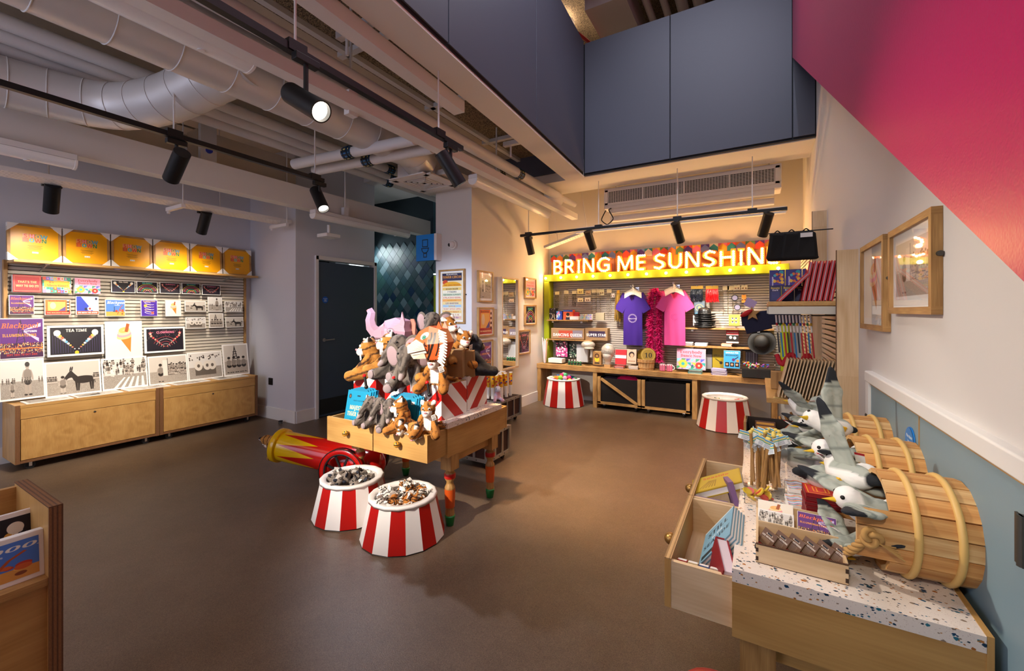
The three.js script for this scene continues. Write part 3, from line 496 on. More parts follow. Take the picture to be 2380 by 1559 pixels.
PR.lights = print((x, w, h) => { x.fillStyle = '#5b1c78'; x.fillRect(0, 0, w, h); x.fillStyle = '#3c1040'; x.fillRect(0, h * 0.62, w, h * 0.4); x.fillStyle = '#c9b6e6'; for (const [a, b] of [[0.95, 0.1], [0.9, 0.5]]) { x.beginPath(); x.moveTo(w * 0.5, h * 0.3); x.lineTo(w * a, h * b); x.lineTo(w * a, h * (b + 0.1)); x.fill(); } x.strokeStyle = '#2b0c30'; x.lineWidth = 7; x.beginPath(); x.moveTo(w * 0.36, h * 0.68); x.lineTo(w * 0.47, h * 0.04); x.lineTo(w * 0.58, h * 0.68); x.stroke(); x.lineWidth = 3; for (let i = 0; i < 7; i++) { x.beginPath(); x.moveTo(w * 0.4, h * (0.2 + i * 0.07)); x.lineTo(w * 0.54, h * (0.16 + i * 0.07)); x.stroke(); } grain(x, w, h, 0, []); for (let i = 0; i < 260; i++) { x.fillStyle = pick(['#f0a030', '#f4d070', '#d85a30', '#f8ecc0']); x.fillRect(rnd() * w, h * rr(0.6, 0.86), 4, rr(4, 16)); } x.fillStyle = '#d8742c'; x.fillRect(0, h * 0.74, w, h * 0.03); txt(x, 'Blackpool', w * 0.45, h * 0.17, 62, '#f26a34', { style: 'italic bold', font: 'serif' }); txt(x, 'AUTUMN', w * 0.7, h * 0.32, 26, '#fff'); txt(x, 'ILLUMINATIONS', w * 0.45, h * 0.42, 36, '#f4a02c'); txt(x, 'SEPT 18th TO OCT 24th', w * 0.5, h * 0.92, 24, '#d03a28'); }, 360, 360);
PR.orange = print((x, w, h) => { x.fillStyle = '#e8722c'; x.fillRect(0, 0, w, h); x.fillStyle = '#f0b45a'; x.fillRect(w * 0.1, h * 0.14, w * 0.7, h * 0.6); x.fillStyle = '#b8341f'; x.fillRect(0, h * 0.76, w, h * 0.24); x.fillStyle = '#e8c8a0'; x.beginPath(); x.ellipse(w * 0.3, h * 0.4, w * 0.12, h * 0.22, 0, 0, 7); x.fill(); x.fillStyle = '#5c4a8a'; x.beginPath(); x.moveTo(w * 0.5, h * 0.75); x.lineTo(w * 0.8, h * 0.45); x.lineTo(w * 0.8, h * 0.75); x.fill(); for (let i = 0; i < 8; i++) { x.fillStyle = i % 2 ? '#26202c' : '#f0e0c0'; x.fillRect(w * 0.86, h * 0.1 * i, w * 0.1, h * 0.1); } txt(x, 'BLACKPOOL', w * 0.45, h * 0.08, 30, '#5a1c18'); txt(x, 'THE HOLIDAY RESORT', w * 0.5, h * 0.88, 24, '#f4dca0'); }, 280, 300);
PR.show = print((x, w, h) => { x.fillStyle = '#eef0f8'; x.fillRect(0, 0, w, h); x.fillStyle = '#2c43b8'; x.beginPath(); x.moveTo(0, 0); x.lineTo(w * 0.2, 0); x.lineTo(w * 0.75, h * 0.82); x.lineTo(0, h * 0.82); x.fill(); x.fillStyle = '#e8542c'; x.fillRect(0, h * 0.82, w, h * 0.18); disc(x, w * 0.6, h * 0.68, 30, '#f2efe8'); disc(x, w * 0.6, h * 0.68, 14, '#d8372f'); disc(x, w * 0.42, h * 0.7, 18, '#20264a'); x.fillStyle = '#20264a'; x.fillRect(w * 0.85, h * 0.05, w * 0.1, h * 0.14); txt(x, 'ON WITH THE SHOW', w / 2, h * 0.91, 26, '#fff', { max: w * 0.9 }); }, 260, 240);
PR.beach = print((x, w, h) => { x.fillStyle = '#4f7fd8'; x.fillRect(0, 0, w, h); x.fillStyle = '#e0a04a'; x.fillRect(0, h * 0.72, w, h * 0.28); x.fillStyle = '#35507a'; x.fillRect(w * 0.42, h * 0.4, 12, h * 0.34); x.fillRect(w * 0.37, h * 0.66, 36, h * 0.08); for (let i = 0; i < 8; i++) disc(x, w * rr(0.55, 0.95), h * rr(0.55, 0.9), rr(8, 20), pick(['#d8642c', '#c23a26', '#f0c060', '#8a4a2a'])); x.strokeStyle = '#b8501f'; x.lineWidth = 9; x.beginPath(); x.moveTo(w * 0.6, h * 0.9); x.lineTo(w * 0.78, h * 0.45); x.lineTo(w * 0.9, h * 0.3); x.stroke(); txt(x, 'Blackpool', w * 0.55, h * 0.16, 52, '#f6f2ea', { style: 'italic bold', font: 'serif' }); txt(x, 'HOLIDAYS', w * 0.6, h * 0.32, 15, '#eee'); }, 260, 240);
PR.swirl = print((x, w, h) => { x.fillStyle = '#46239a'; x.fillRect(0, 0, w, h); x.lineWidth = 5; for (let i = 0; i < 5; i++) { x.strokeStyle = i % 2 ? '#f0d890' : '#e8e0f4'; x.beginPath(); x.ellipse(w * 0.5, h * (0.2 + i * 0.15), w * 0.3, h * 0.06, 0.2, 0, 5); x.stroke(); } disc(x, w * 0.25, h * 0.34, 20, '#f0b840'); disc(x, w * 0.7, h * 0.8, 18, '#e05a4a'); txt(x, 'ILLUMINATIONS', w / 2, h * 0.06, 20, '#f2d060'); }, 200, 220);
PR.cone = print((x, w, h) => { x.fillStyle = '#efe6d6'; x.fillRect(0, 0, w, h); x.save(); x.translate(w * 0.5, h * 0.36); x.fillStyle = '#d08030'; x.beginPath(); x.moveTo(-w * 0.13, h * 0.1); x.lineTo(w * 0.2, h * 0.06); x.lineTo(w * 0.17, h * 0.52); x.fill(); grain(x, 0, 0, 0, []); x.lineWidth = 16; for (const [r, y, c] of [[0.24, 0.06, '#f4c98a'], [0.23, 0.0, '#f0a0a8'], [0.2, -0.06, '#f6dfa8'], [0.16, -0.12, '#f3b86a']]) { x.strokeStyle = c; x.lineWidth = h * 0.075; x.beginPath(); x.ellipse(0, h * y, w * r * 0.72, h * 0.045, -0.15, 0, 7); x.stroke(); } x.fillStyle = '#a8582a'; x.save(); x.rotate(0.25); x.fillRect(-2, -h * 0.32, w * 0.09, h * 0.24); x.restore(); x.restore(); }, 240, 240);
// black and white beach photographs: sky, sand, and dark figures of people and donkeys
function figure(x, cx, by, s, c) {
  const skin = c === '#2c2622' ? '#a89c90' : c === '#5d554d' ? '#b8aea2' : '#d8d0c6', oval = (a, b, rx0, ry0, f, r = 0) => { x.fillStyle = f; x.beginPath(); x.ellipse(a, b, rx0, ry0, r, 0, 7); x.fill(); };
  for (const e of [-1, 1]) { oval(cx + e * s * 0.075, by - s * 0.2, s * 0.058, s * 0.22, s > 40 ? skin : c, e * 0.06); oval(cx + e * s * 0.09, by - s * 0.01, s * 0.07, s * 0.025, c); oval(cx + e * s * 0.165, by - s * 0.6, s * 0.045, s * 0.17, skin, e * -0.25); }
  oval(cx, by - s * 0.43, s * 0.15, s * 0.13, c); oval(cx, by - s * 0.62, s * 0.155, s * 0.18, s > 60 ? '#8a8076' : c); oval(cx, by - s * 0.88, s * 0.08, s * 0.1, skin); oval(cx, by - s * 0.93, s * 0.095, s * 0.075, '#2a2420');
}
function donkey(x, cx, by, s, c) {
  x.fillStyle = c; x.beginPath(); x.moveTo(cx + s * 0.42, by - s * 0.62); x.quadraticCurveTo(cx + s * 0.1, by - s * 0.72, cx - s * 0.26, by - s * 0.66); x.quadraticCurveTo(cx - s * 0.42, by - s * 0.82, cx - s * 0.52, by - s * 0.96); x.lineTo(cx - s * 0.6, by - s * 0.92); x.quadraticCurveTo(cx - s * 0.78, by - s * 0.72, cx - s * 0.86, by - s * 0.58); x.quadraticCurveTo(cx - s * 0.84, by - s * 0.5, cx - s * 0.74, by - s * 0.54); x.quadraticCurveTo(cx - s * 0.6, by - s * 0.66, cx - s * 0.5, by - s * 0.62); x.quadraticCurveTo(cx - s * 0.42, by - s * 0.42, cx - s * 0.3, by - s * 0.36); x.quadraticCurveTo(cx + s * 0.05, by - s * 0.28, cx + s * 0.36, by - s * 0.38); x.quadraticCurveTo(cx + s * 0.48, by - s * 0.5, cx + s * 0.42, by - s * 0.62); x.fill();
  for (const [k, d] of [[-0.34, 0.02], [-0.22, -0.03], [0.26, 0.03], [0.38, -0.02]]) { x.beginPath(); x.moveTo(cx + k * s - s * 0.05, by - s * 0.45); x.lineTo(cx + k * s + s * 0.06, by - s * 0.45); x.lineTo(cx + (k + d) * s + s * 0.03, by); x.lineTo(cx + (k + d) * s - s * 0.025, by); x.fill(); }
  for (const e of [0, 0.07]) { x.beginPath(); x.ellipse(cx - s * (0.56 - e), by - s * 1.03, s * 0.03, s * 0.12, 0.25, 0, 7); x.fill(); } x.strokeStyle = c; x.lineWidth = s * 0.03; x.beginPath(); x.moveTo(cx + s * 0.44, by - s * 0.58); x.lineTo(cx + s * 0.48, by - s * 0.3); x.stroke(); x.fillStyle = '#8a8076'; x.beginPath(); x.ellipse(cx - s * 0.8, by - s * 0.56, s * 0.05, s * 0.04, 0, 0, 7); x.fill();
}
function bw(kind) {
  return print((x, w, h) => {
    const warm = kind % 2 ? ['#c9c1b6', '#a39a8e'] : ['#d4d0ca', '#9c948a']; x.fillStyle = '#f0ede8'; x.fillRect(0, 0, w, h); x.save(); x.beginPath(); x.rect(10, 10, w - 20, h - 20); x.clip();
    x.fillStyle = warm[0]; x.fillRect(0, 0, w, h); x.fillStyle = warm[1]; x.fillRect(0, h * 0.55, w, h); for (let i = 0; i < 900; i++) { x.fillStyle = pick(['#7a7066', '#b5aca0', '#c9c2b8']); x.fillRect(rnd() * w, h * rr(0.56, 1), 3, 1.5); }
    const d = '#2c2622', m = '#5d554d';
    if (kind === 0) { figure(x, w * 0.28, h * 0.93, h * 0.4, m); figure(x, w * 0.62, h * 0.9, h * 0.82, d); for (let i = 0; i < 14; i++) figure(x, w * rr(0.05, 0.95), h * 0.6, h * 0.14, m); }
    if (kind === 1) { donkey(x, w * 0.68, h * 0.88, h * 0.62, d); figure(x, w * 0.3, h * 0.92, h * 0.5, m); for (let i = 0; i < 9; i++) figure(x, w * rr(0.02, 0.2), h * 0.62, h * 0.2, m); for (let i = 0; i < 9; i++) figure(x, w * rr(0.85, 0.99), h * 0.6, h * 0.2, m); }
    if (kind === 2) { for (let i = 0; i < 60; i++) figure(x, w * rnd(), h * rr(0.3, 0.6), h * rr(0.16, 0.3), pick([d, m, '#e8e2d8'])); x.fillStyle = '#eee9e0'; for (let i = 0; i < 5; i++) { x.beginPath(); x.moveTo(w * (0.2 + i * 0.16), h); x.lineTo(w * (0.28 + i * 0.16), h); x.lineTo(w * (0.5 + i * 0.1), h * 0.64); x.lineTo(w * (0.46 + i * 0.1), h * 0.64); x.fill(); } }
    if (kind === 3) { for (let i = 0; i < 46; i++) figure(x, w * rr(0.5, 1), h * rr(0.55, 0.72), h * 0.3, pick([d, m])); figure(x, w * 0.3, h * 0.9, h * 0.62, d); x.fillStyle = '#dcd5ca'; x.fillRect(w * 0.36, h * 0.16, w * 0.13, h * 0.55); x.fillStyle = d; x.fillRect(w * 0.48, h * 0.1, 4, h * 0.6); }
    if (kind === 4) { x.fillStyle = m; x.fillRect(w * 0.2, h * 0.5, w * 0.6, h * 0.34); for (const a of [0.3, 0.55, 0.7]) { disc(x, w * a, h * 0.5, h * 0.17, '#d8d0c4'); disc(x, w * a, h * 0.5, h * 0.06, m); } for (let i = 0; i < 40; i++) disc(x, w * rnd(), h * rr(0.12, 0.28), 6, pick([d, m, '#e2dcd2'])); }
    if (kind === 5) { x.strokeStyle = d; x.lineWidth = 6; x.beginPath(); x.moveTo(w * 0.34, h * 0.6); x.lineTo(w * 0.46, h * 0.1); x.lineTo(w * 0.58, h * 0.6); x.stroke(); for (let i = 0; i < 5; i++) { x.beginPath(); x.moveTo(w * 0.38, h * (0.25 + i * 0.07)); x.lineTo(w * 0.54, h * (0.25 + i * 0.07)); x.stroke(); } for (let i = 0; i < 4; i++) figure(x, w * (0.22 + i * 0.19), h * 0.9, h * 0.5, d); }
    x.restore();
  }, kind === 5 ? 200 : 320, kind === 5 ? 240 : 220, 0.35);
}
PR.bw = [0, 1, 2, 3, 4, 5].map(bw);
// =====================================================================  LEFT: PRINT WALL
{
  const o = thing('slat_display', 'pale horizontal slat display panel with oak ends on the left wall', 'display panel', [LW, 0, -2.06]);
  part(o, 'back_board', box(0.012, 1.3, 2.1, 0.012, 1.22, 0), col(0x8f877c, 0.9));
  const slat = rbox(0.022, 0.029, 2.06, 0.003), sm = std(0xcfc7b8, 0.55);
  for (let i = 0; i < 34; i++) part(o, 'slat', slat, sm, [0.032, 0.6 + i * 0.0375, 0]);
  for (const e of [-1, 1]) part(o, 'end_post', box(0.055, 1.3, 0.024, 0.03, 1.22, e * 1.045), M.oak);
  const s = thing('display_shelf', 'oak shelf on brackets carrying the yellow boxed frames', 'shelf', [LW + 0.18, 1.85, -2.08]);
  part(s, 'board', rbox(0.25, 0.022, 2.12, 0.003), M.birch); for (const z of [-0.75, 0.05, 0.85]) part(s, 'bracket', mg([bar([-0.12, -0.07, z], [0.08, -0.014, z], 0.012, 0.014), box(0.2, 0.008, 0.03, 0, -0.014, z)]), M.steel);
  part(s, 'cable_clip', box(0.02, 0.01, 0.05, 0.09, -0.016, 0.35), col(0x8078a8, 0.4));
}
{ // six boxed frames: oak surround, printed yellow backing, white card corners
  const logo = (x, ox, oy, s) => { const rows = ['SHOW', 'TOWN'], cs = [['#e8542c', '#f4a0b4', '#f2b036', '#35a6d8'], ['#f26a34', '#2fa4d8', '#e8542c', '#1f7a56']], bg = [['#f4a0b4', '#e8542c', '#3a78c8', '#f2a030'], ['#c23a5a', '#f0c040', '#f4a0b4', '#e8b430']]; for (let j = 0; j < 2; j++) for (let i = 0; i < 4; i++) { x.fillStyle = bg[j][i]; x.globalAlpha = 0.55; x.fillRect(ox + i * s, oy + j * s, s, s); x.globalAlpha = 1; txt(x, rows[j][i], ox + (i + 0.5) * s, oy + (j + 0.54) * s, s * 1.25, cs[j][i]); } };
  const face = print((x, w, h) => { x.fillStyle = '#f0a800'; x.fillRect(0, 0, w, h); logo(x, 62, 56, 33); for (let i = 0; i < 4; i++) { x.fillStyle = '#7a5a10'; x.fillRect(88 + (i % 2) * 8, 146 + i * 9, 80 - (i % 2) * 16, 3); } x.fillStyle = '#f4efe4'; x.fillRect(112, 194, 34, 13); txt(x, '300 x 300', 129, 201, 7, '#333'); }, 256, 256, 0.3);
  const fr = thing('picture_frame', '', 'picture frame', [0, 0, 0], [0, PI / 2, 0], 'yellow boxed frames on the shelf');
  const S = 0.345, t = 0.02;
  for (const [w, h, x, y] of [[S, t, 0, S / 2 - t / 2], [S, t, 0, -S / 2 + t / 2], [t, S - 2 * t, S / 2 - t / 2, 0], [t, S - 2 * t, -S / 2 + t / 2, 0]]) part(fr, 'frame_side', box(w, h, 0.035, x, y, 0), M.oak);
  part(fr, 'backing', box(S - 2 * t, S - 2 * t, 0.02, 0, 0, 0), M.yellow); part(fr, 'printed_face', faced(S - 2 * t, S - 2 * t, 0.021), face);
  for (const [a, b] of [[1, 1], [1, -1], [-1, 1], [-1, -1]]) part(fr, 'card_corner', ext([[a * S / 2, b * S / 2], [a * (S / 2 - 0.075), b * S / 2], [a * S / 2, b * (S / 2 - 0.075)]], 0.046), M.paper, [0, 0, -0.022]);
  const L = ['leftmost yellow boxed frame, cut by the picture edge', 'second yellow boxed frame from the left on the shelf', 'third yellow boxed frame from the left on the shelf', 'fourth yellow boxed frame from the left on the shelf', 'fifth yellow boxed frame, second from the right end of the shelf', 'rightmost yellow boxed frame on the shelf'];
  for (let i = 0; i < 6; i++) { const o = i ? copy(fr) : fr; place(o, [LW + 0.13, 1.861 + S / 2, -1.18 - i * 0.356], [-0.05, PI / 2, 0]); o.userData.label = L[i]; }
}
// prints on the slats: [name, art, label, top left, bottom right] in metres on the wall plane
function wallPrint(name, art, label, cat, tl, br, o = {}) {
  const z0 = tl[2], z1 = br[2], y1 = tl[1], y0 = br[1], w = Math.abs(z1 - z0), h = y1 - y0, d = o.d ?? 0.02, bd = o.border ?? 0;
  const t = thing(name, label, cat, [tl[0], (y0 + y1) / 2, (z0 + z1) / 2], [o.lean ?? -0.06, PI / 2, 0], o.group);
  part(t, o.block ?? 'block', rbox(w, h, d, 0.002), o.mat ?? M.paper); part(t, 'print', faced(w - 2 * bd, h - 2 * bd, d), art);
  return t;
}
const g1 = { group: 'prints on the slat display' };
wallPrint('greeting_box', PR.red, 'red box printed with a saying, top left of the slats', 'box', [-5.9, 1.734, -1.046], [-5.9, 1.576, -1.224], { ...g1, d: 0.05 });
wallPrint('greeting_box', PR.showtime, 'multicoloured star patterned box beside the red one', 'box', [-5.9, 1.728, -1.232], [-5.9, 1.575, -1.424], { ...g1, d: 0.05 });
wallPrint('greeting_box', PR.dance, 'pink dance lettering box in the top row of the slats', 'box', [-5.9, 1.73, -1.452], [-5.9, 1.574, -1.64], { ...g1, d: 0.05 });
for (const [art, l, a, b] of [
  [PR.tea, 'small black teapot card in the top row', [-5.9, 1.731, -1.731], [-5.9, 1.598, -1.931]], [PR.neon, 'small black neon arc card right of the teapot card', [-5.9, 1.73, -1.942], [-5.9, 1.6, -2.131]],
  [PR.clown, 'small black clown card in the middle of the top row', [-5.9, 1.733, -2.15], [-5.9, 1.603, -2.35]], [PR.neon, 'small black card fourth in the row of dark cards', [-5.9, 1.736, -2.363], [-5.9, 1.605, -2.555]], [PR.clown, 'small black card at the right end of the top row', [-5.9, 1.727, -2.573], [-5.9, 1.602, -2.78]]])
  wallPrint('art_card', art, l, 'card', a, b, { group: 'dark cards in the top row', d: 0.008, border: 0.006 });
for (const [art, l, a, b] of [
  [PR.lights, 'purple tower print, small, at the left of the second row', [-5.9, 1.549, -1.026], [-5.9, 1.368, -1.182]], [PR.orange, 'orange seaside print in the second row', [-5.9, 1.515, -1.249], [-5.9, 1.362, -1.427]],
  [PR.show, 'blue and white spotlight print with orange foot', [-5.9, 1.551, -1.464], [-5.9, 1.364, -1.633]], [PR.beach, 'blue sky beach print with white script in the second row', [-5.9, 1.521, -1.684], [-5.9, 1.344, -1.843]],
  [PR.swirl, 'purple print with yellow swirls in the second row', [-5.9, 1.524, -1.979], [-5.9, 1.341, -2.127]], [PR.cone, 'small cream print of an ice cream cone', [-5.9, 1.524, -2.203], [-5.9, 1.339, -2.354]]])
  wallPrint('mounted_print', art, l, 'print', a, b, { ...g1, d: 0.018, border: 0.004 });
for (const [k, l, a, b] of [
  [1, 'small donkey photo left of the upright one', [-5.9, 1.523, -2.393], [-5.9, 1.395, -2.615]], [0, 'small upright photo of a walking figure, second row', [-5.9, 1.576, -2.639], [-5.9, 1.395, -2.8]], [2, 'small crowd photo at the right end of the second row', [-5.9, 1.526, -2.83], [-5.9, 1.394, -3.039]],
  [4, 'small sand model photo under the donkey photo', [-5.9, 1.328, -2.402], [-5.9, 1.188, -2.615]], [5, 'small upright photo of two figures, lower row', [-5.9, 1.373, -2.649], [-5.9, 1.192, -2.815]], [1, 'small dark donkey photo at the right end, lower row', [-5.9, 1.323, -2.84], [-5.9, 1.189, -3.055]]])
  wallPrint('photo_card', PR.bw[k], l, 'photo', a, b, { group: 'small black and white photo cards', d: 0.008, lean: -0.08 });
for (const [art, l, a, b, bd] of [
  [PR.lights, 'large purple tower poster print with orange script', [-5.87, 1.335, -0.96], [-5.87, 0.963, -1.24], 0.008], [PR.tea, 'large black teapot print in a white mount', [-5.87, 1.26, -1.259], [-5.87, 0.958, -1.665], 0.02],
  [PR.cone, 'large cream ice cream cone print', [-5.87, 1.293, -1.675], [-5.87, 0.907, -1.981], 0.006], [PR.clown, 'large black clown print in a white mount', [-5.87, 1.219, -1.999], [-5.87, 0.931, -2.385], 0.02]])
  wallPrint('large_print', art, l, 'print', a, b, { group: 'large prints on the slats', d: 0.012, border: bd, lean: -0.07 });
for (const [k, l, a, b] of [
  [0, 'large photo of two bathers from behind, at the left edge', [-5.8, 0.963, -0.949], [-5.8, 0.596, -1.228]], [1, 'large photo of a girl with a donkey', [-5.8, 0.915, -1.23], [-5.8, 0.58, -1.622]], [2, 'large photo of a crowded promenade', [-5.8, 0.912, -1.629], [-5.8, 0.583, -2.002]],
  [3, 'large photo of a man before a crowd with a screen', [-5.8, 0.899, -2.01], [-5.8, 0.577, -2.379]], [4, 'large photo of a sand model with onlookers above', [-5.8, 0.91, -2.383], [-5.8, 0.577, -2.752]], [5, 'large upright photo of dancers before the tower', [-5.8, 0.98, -2.762], [-5.8, 0.58, -3.067]]])
  wallPrint('large_photo', PR.bw[k], l, 'photo', a, b, { group: 'large photos standing on the cabinet', d: 0.01, lean: -0.16 });
{ // low cabinet in two units on castors
  const X0 = LW + 0.03, X1 = -5.55, w = X1 - X0;
  const caster = mg([rz(tr(cyl(0.032, 0.032, 0.022, 18), 0, 0, 0), PI / 2)]);
  for (const [z0, z1, l] of [[-1.0, -2.02, 'left birch cabinet under the prints'], [-2.025, -3.05, 'right birch cabinet under the prints']]) {
    const zc = (z0 + z1) / 2, L = Math.abs(z1 - z0), o = thing('low_cabinet', l, 'cabinet', [(X0 + X1) / 2, 0, zc], 0, 'low birch cabinets');
    for (const e of [-1, 1]) { part(o, 'side_panel', box(w, 0.51, 0.03, 0, 0.325, e * (L / 2 - 0.015)), M.birch); part(o, 'edge_strip', box(0.004, 0.51, 0.03, w / 2 + 0.001, 0.325, e * (L / 2 - 0.015)), M.ply); }
    part(o, 'top_panel', box(w, 0.022, L - 0.06, 0, 0.566, 0), M.birch); part(o, 'bottom_panel', box(w, 0.022, L - 0.06, 0, 0.082, 0), M.ply); part(o, 'back_panel', box(0.012, 0.46, L - 0.06, -w / 2 + 0.01, 0.325, 0), M.birch);
    part(o, 'top_rail', box(0.018, 0.095, L - 0.066, w / 2 - 0.012, 0.505, 0), M.birch);
    const d = part(o, 'drop_door', rbox(0.018, 0.355, L - 0.07, 0.002, w / 2 - 0.011, 0.275, 0), M.birch); part(d, 'lock', mg([rz(cyl(0.008, 0.008, 0.008, 14), PI / 2), box(0.006, 0.004, 0.02, 0.004, 0, 0)]), M.darkSteel, [w / 2, 0.43, 0]);
    for (const e of [-1, 1]) { const c = part(o, 'castor', caster, M.rubber, [w / 2 - 0.06, 0.034, e * (L / 2 - 0.1)]); part(c, 'fork', mg([box(0.04, 0.012, 0.03, 0, 0.033, 0), box(0.004, 0.04, 0.02, 0.016, 0.012, 0), box(0.004, 0.04, 0.02, -0.016, 0.012, 0)]), M.chrome); part(o, 'castor', caster, M.rubber, [-w / 2 + 0.08, 0.034, e * (L / 2 - 0.1)]); }
  }
  const flat = (k, l, z, wd) => { const o = thing('loose_photo', l, 'photo', [-5.67, 0.581, z], 0, 'photos lying on the cabinet tops'); part(o, 'sleeve', box(0.2, 0.006, wd, 0, 0.001, 0), M.paper); part(o, 'print', rx(new THREE.PlaneGeometry(0.19, wd - 0.01), -PI / 2), PR.bw[k], [0, 0.0048, 0]); };
  flat(0, 'sleeved photo lying flat at the left end of the cabinet top', -1.22, 0.3); flat(1, 'sleeved photo lying flat, second on the cabinet top', -1.56, 0.34); flat(2, 'sleeved photo lying flat across the cabinet joint', -1.95, 0.36); flat(3, 'sleeved photo lying flat, fourth on the cabinet top', -2.35, 0.34); flat(4, 'dark photo lying flat at the right end of the cabinet top', -2.78, 0.34);
}
{ // double socket on the recess wall and a door stop on the floor
  const o = thing('wall_socket', 'black double socket on the white recess wall', 'socket', [-5.514, 0.483, -3.197]); part(o, 'plate', rbox(0.09, 0.09, 0.01, 0.003), M.black); part(o, 'switch', box(0.012, 0.02, 0.006, 0.02, 0.015, 0.006), col(0x333333, 0.4)); part(o, 'switch', box(0.012, 0.02, 0.006, -0.02, 0.015, 0.006), col(0x333333, 0.4));
  const s = thing('door_stop', 'small dark door stop on the floor by the skirting', 'door stop', [-5.154, 0, -3.112]); part(s, 'stem', tr(cyl(0.02, 0.024, 0.035, 18), 0, 0.0175, 0), M.darkSteel); part(s, 'rubber_ring', tr(cyl(0.025, 0.025, 0.012, 18), 0, 0.03, 0), M.rubber);
}
// =====================================================================  MIDDLE: PLUSH TABLE
const knobGeo = mg([tr(sph(0.02, 16, 12), 0, 0, 0.026), rx(cyl(0.008, 0.01, 0.014, 12), PI / 2)]);
const knobMat = std(0xffffff, 0.3, { map: canvasTex(64, 32, (x, w, h) => { x.fillStyle = '#d99a2b'; x.fillRect(0, 0, w, h); x.fillStyle = '#222'; x.fillRect(0, 14, w, 3); for (let i = 0; i < 5; i++) x.fillRect(6 + i * 13, 4, 5, 8); }) });
const turned = lathe([[0.0, 0], [0.03, 0], [0.037, 0.05], [0.037, 0.052]], 20);
function tableLeg(parent, x, z, h) {
  const l = part(parent, 'leg', lathe([[0.03, 0.068], [0.03, 0.08], [0.026, 0.12], [0.028, 0.121], [0.034, 0.24], [0.034, 0.25], [0.024, 0.27], [0.022, 0.285], [0.034, 0.305], [0.034, 0.345], [0.024, 0.355], [0.04, 0.37], [0.04, h]].map(([a, b]) => [a, b]), 22), M.oak, [x, 0, z]);
  part(l, 'green_foot', lathe([[0, 0], [0.024, 0], [0.034, 0.058], [0.034, 0.068], [0, 0.068]], 22), col(0x15803a, 0.35));
  part(l, 'orange_sleeve', tr(lathe([[0.031, 0.12], [0.0362, 0.24]], 22), 0, 0, 0), col(0xd0561a, 0.35));
  part(l, 'red_ring', lathe([[0.03, 0.305], [0.0375, 0.312], [0.0375, 0.338], [0.03, 0.345]], 22), M.red);
  part(l, 'square_block', box(0.085, h - 0.37, 0.085, 0, (h + 0.37) / 2, 0), M.oak);
}
function drawerBox(parent, x0, x1, z0, z1, y0, y1, frontDir, knobAt) { // an open drawer; front panel at z0
  const d = part(parent, 'drawer', box(x1 - x0, y1 - y0, 0.018, (x0 + x1) / 2, (y0 + y1) / 2, z0), M.birch), zc = (z0 + z1) / 2, L = Math.abs(z1 - z0);
  for (const x of [x0 + 0.009, x1 - 0.009]) part(d, 'drawer_side', box(0.014, (y1 - y0) * 0.98, L, x, (y0 + y1) / 2 - 0.002, zc), M.birch);
  part(d, 'drawer_bottom', box(x1 - x0 - 0.03, 0.01, L, (x0 + x1) / 2, y0 + 0.02, zc), M.birch);
  if (knobAt) part(d, 'knob', knobGeo, knobMat, knobAt, [0, frontDir > 0 ? 0 : PI, 0]);
  return d;
}
{
  const o = thing('display_table', 'birch display table with open drawers and turned circus legs under the plush', 'table', [-2.18, 0, -2.435]);
  const x0 = -0.47, x1 = 0.47, z0 = 0.315, z1 = -0.315;
  part(o, 'terrazzo_top', box(0.96, 0.036, 0.65, 0, 0.672, 0), M.terrazzo);
  for (const x of [x0 + 0.009, x1 - 0.009]) part(o, 'side_panel', box(0.02, 0.19, 0.63, x, 0.56, 0), M.birch);
  part(o, 'divider', box(0.018, 0.19, 0.6, 0, 0.56, 0), M.birch); part(o, 'bottom_panel', box(0.92, 0.014, 0.62, 0, 0.472, 0), M.birch);
  for (const x of [x0 + 0.04, x1 - 0.04]) part(o, 'lower_rail', box(0.024, 0.06, 0.46, x, 0.435, 0), M.birch);
  for (const z of [-0.24, 0.24]) part(o, 'lower_rail', box(0.84, 0.06, 0.024, 0, 0.435, z), M.birch);
  for (const x of [x0 + 0.04, x1 - 0.04]) for (const z of [-0.24, 0.24]) tableLeg(o, x, z, 0.47);
  drawerBox(o, x0 + 0.005, -0.004, 0.49, 0.0, 0.487, 0.655, 1, [-0.24, 0.573, 0.499]);
  drawerBox(o, 0.004, x1 - 0.005, 0.49, 0.0, 0.487, 0.655, 1, [0.24, 0.573, 0.499]);
  drawerBox(o, 0.004, x1 - 0.005, -0.42, 0.0, 0.487, 0.655, -1);
}
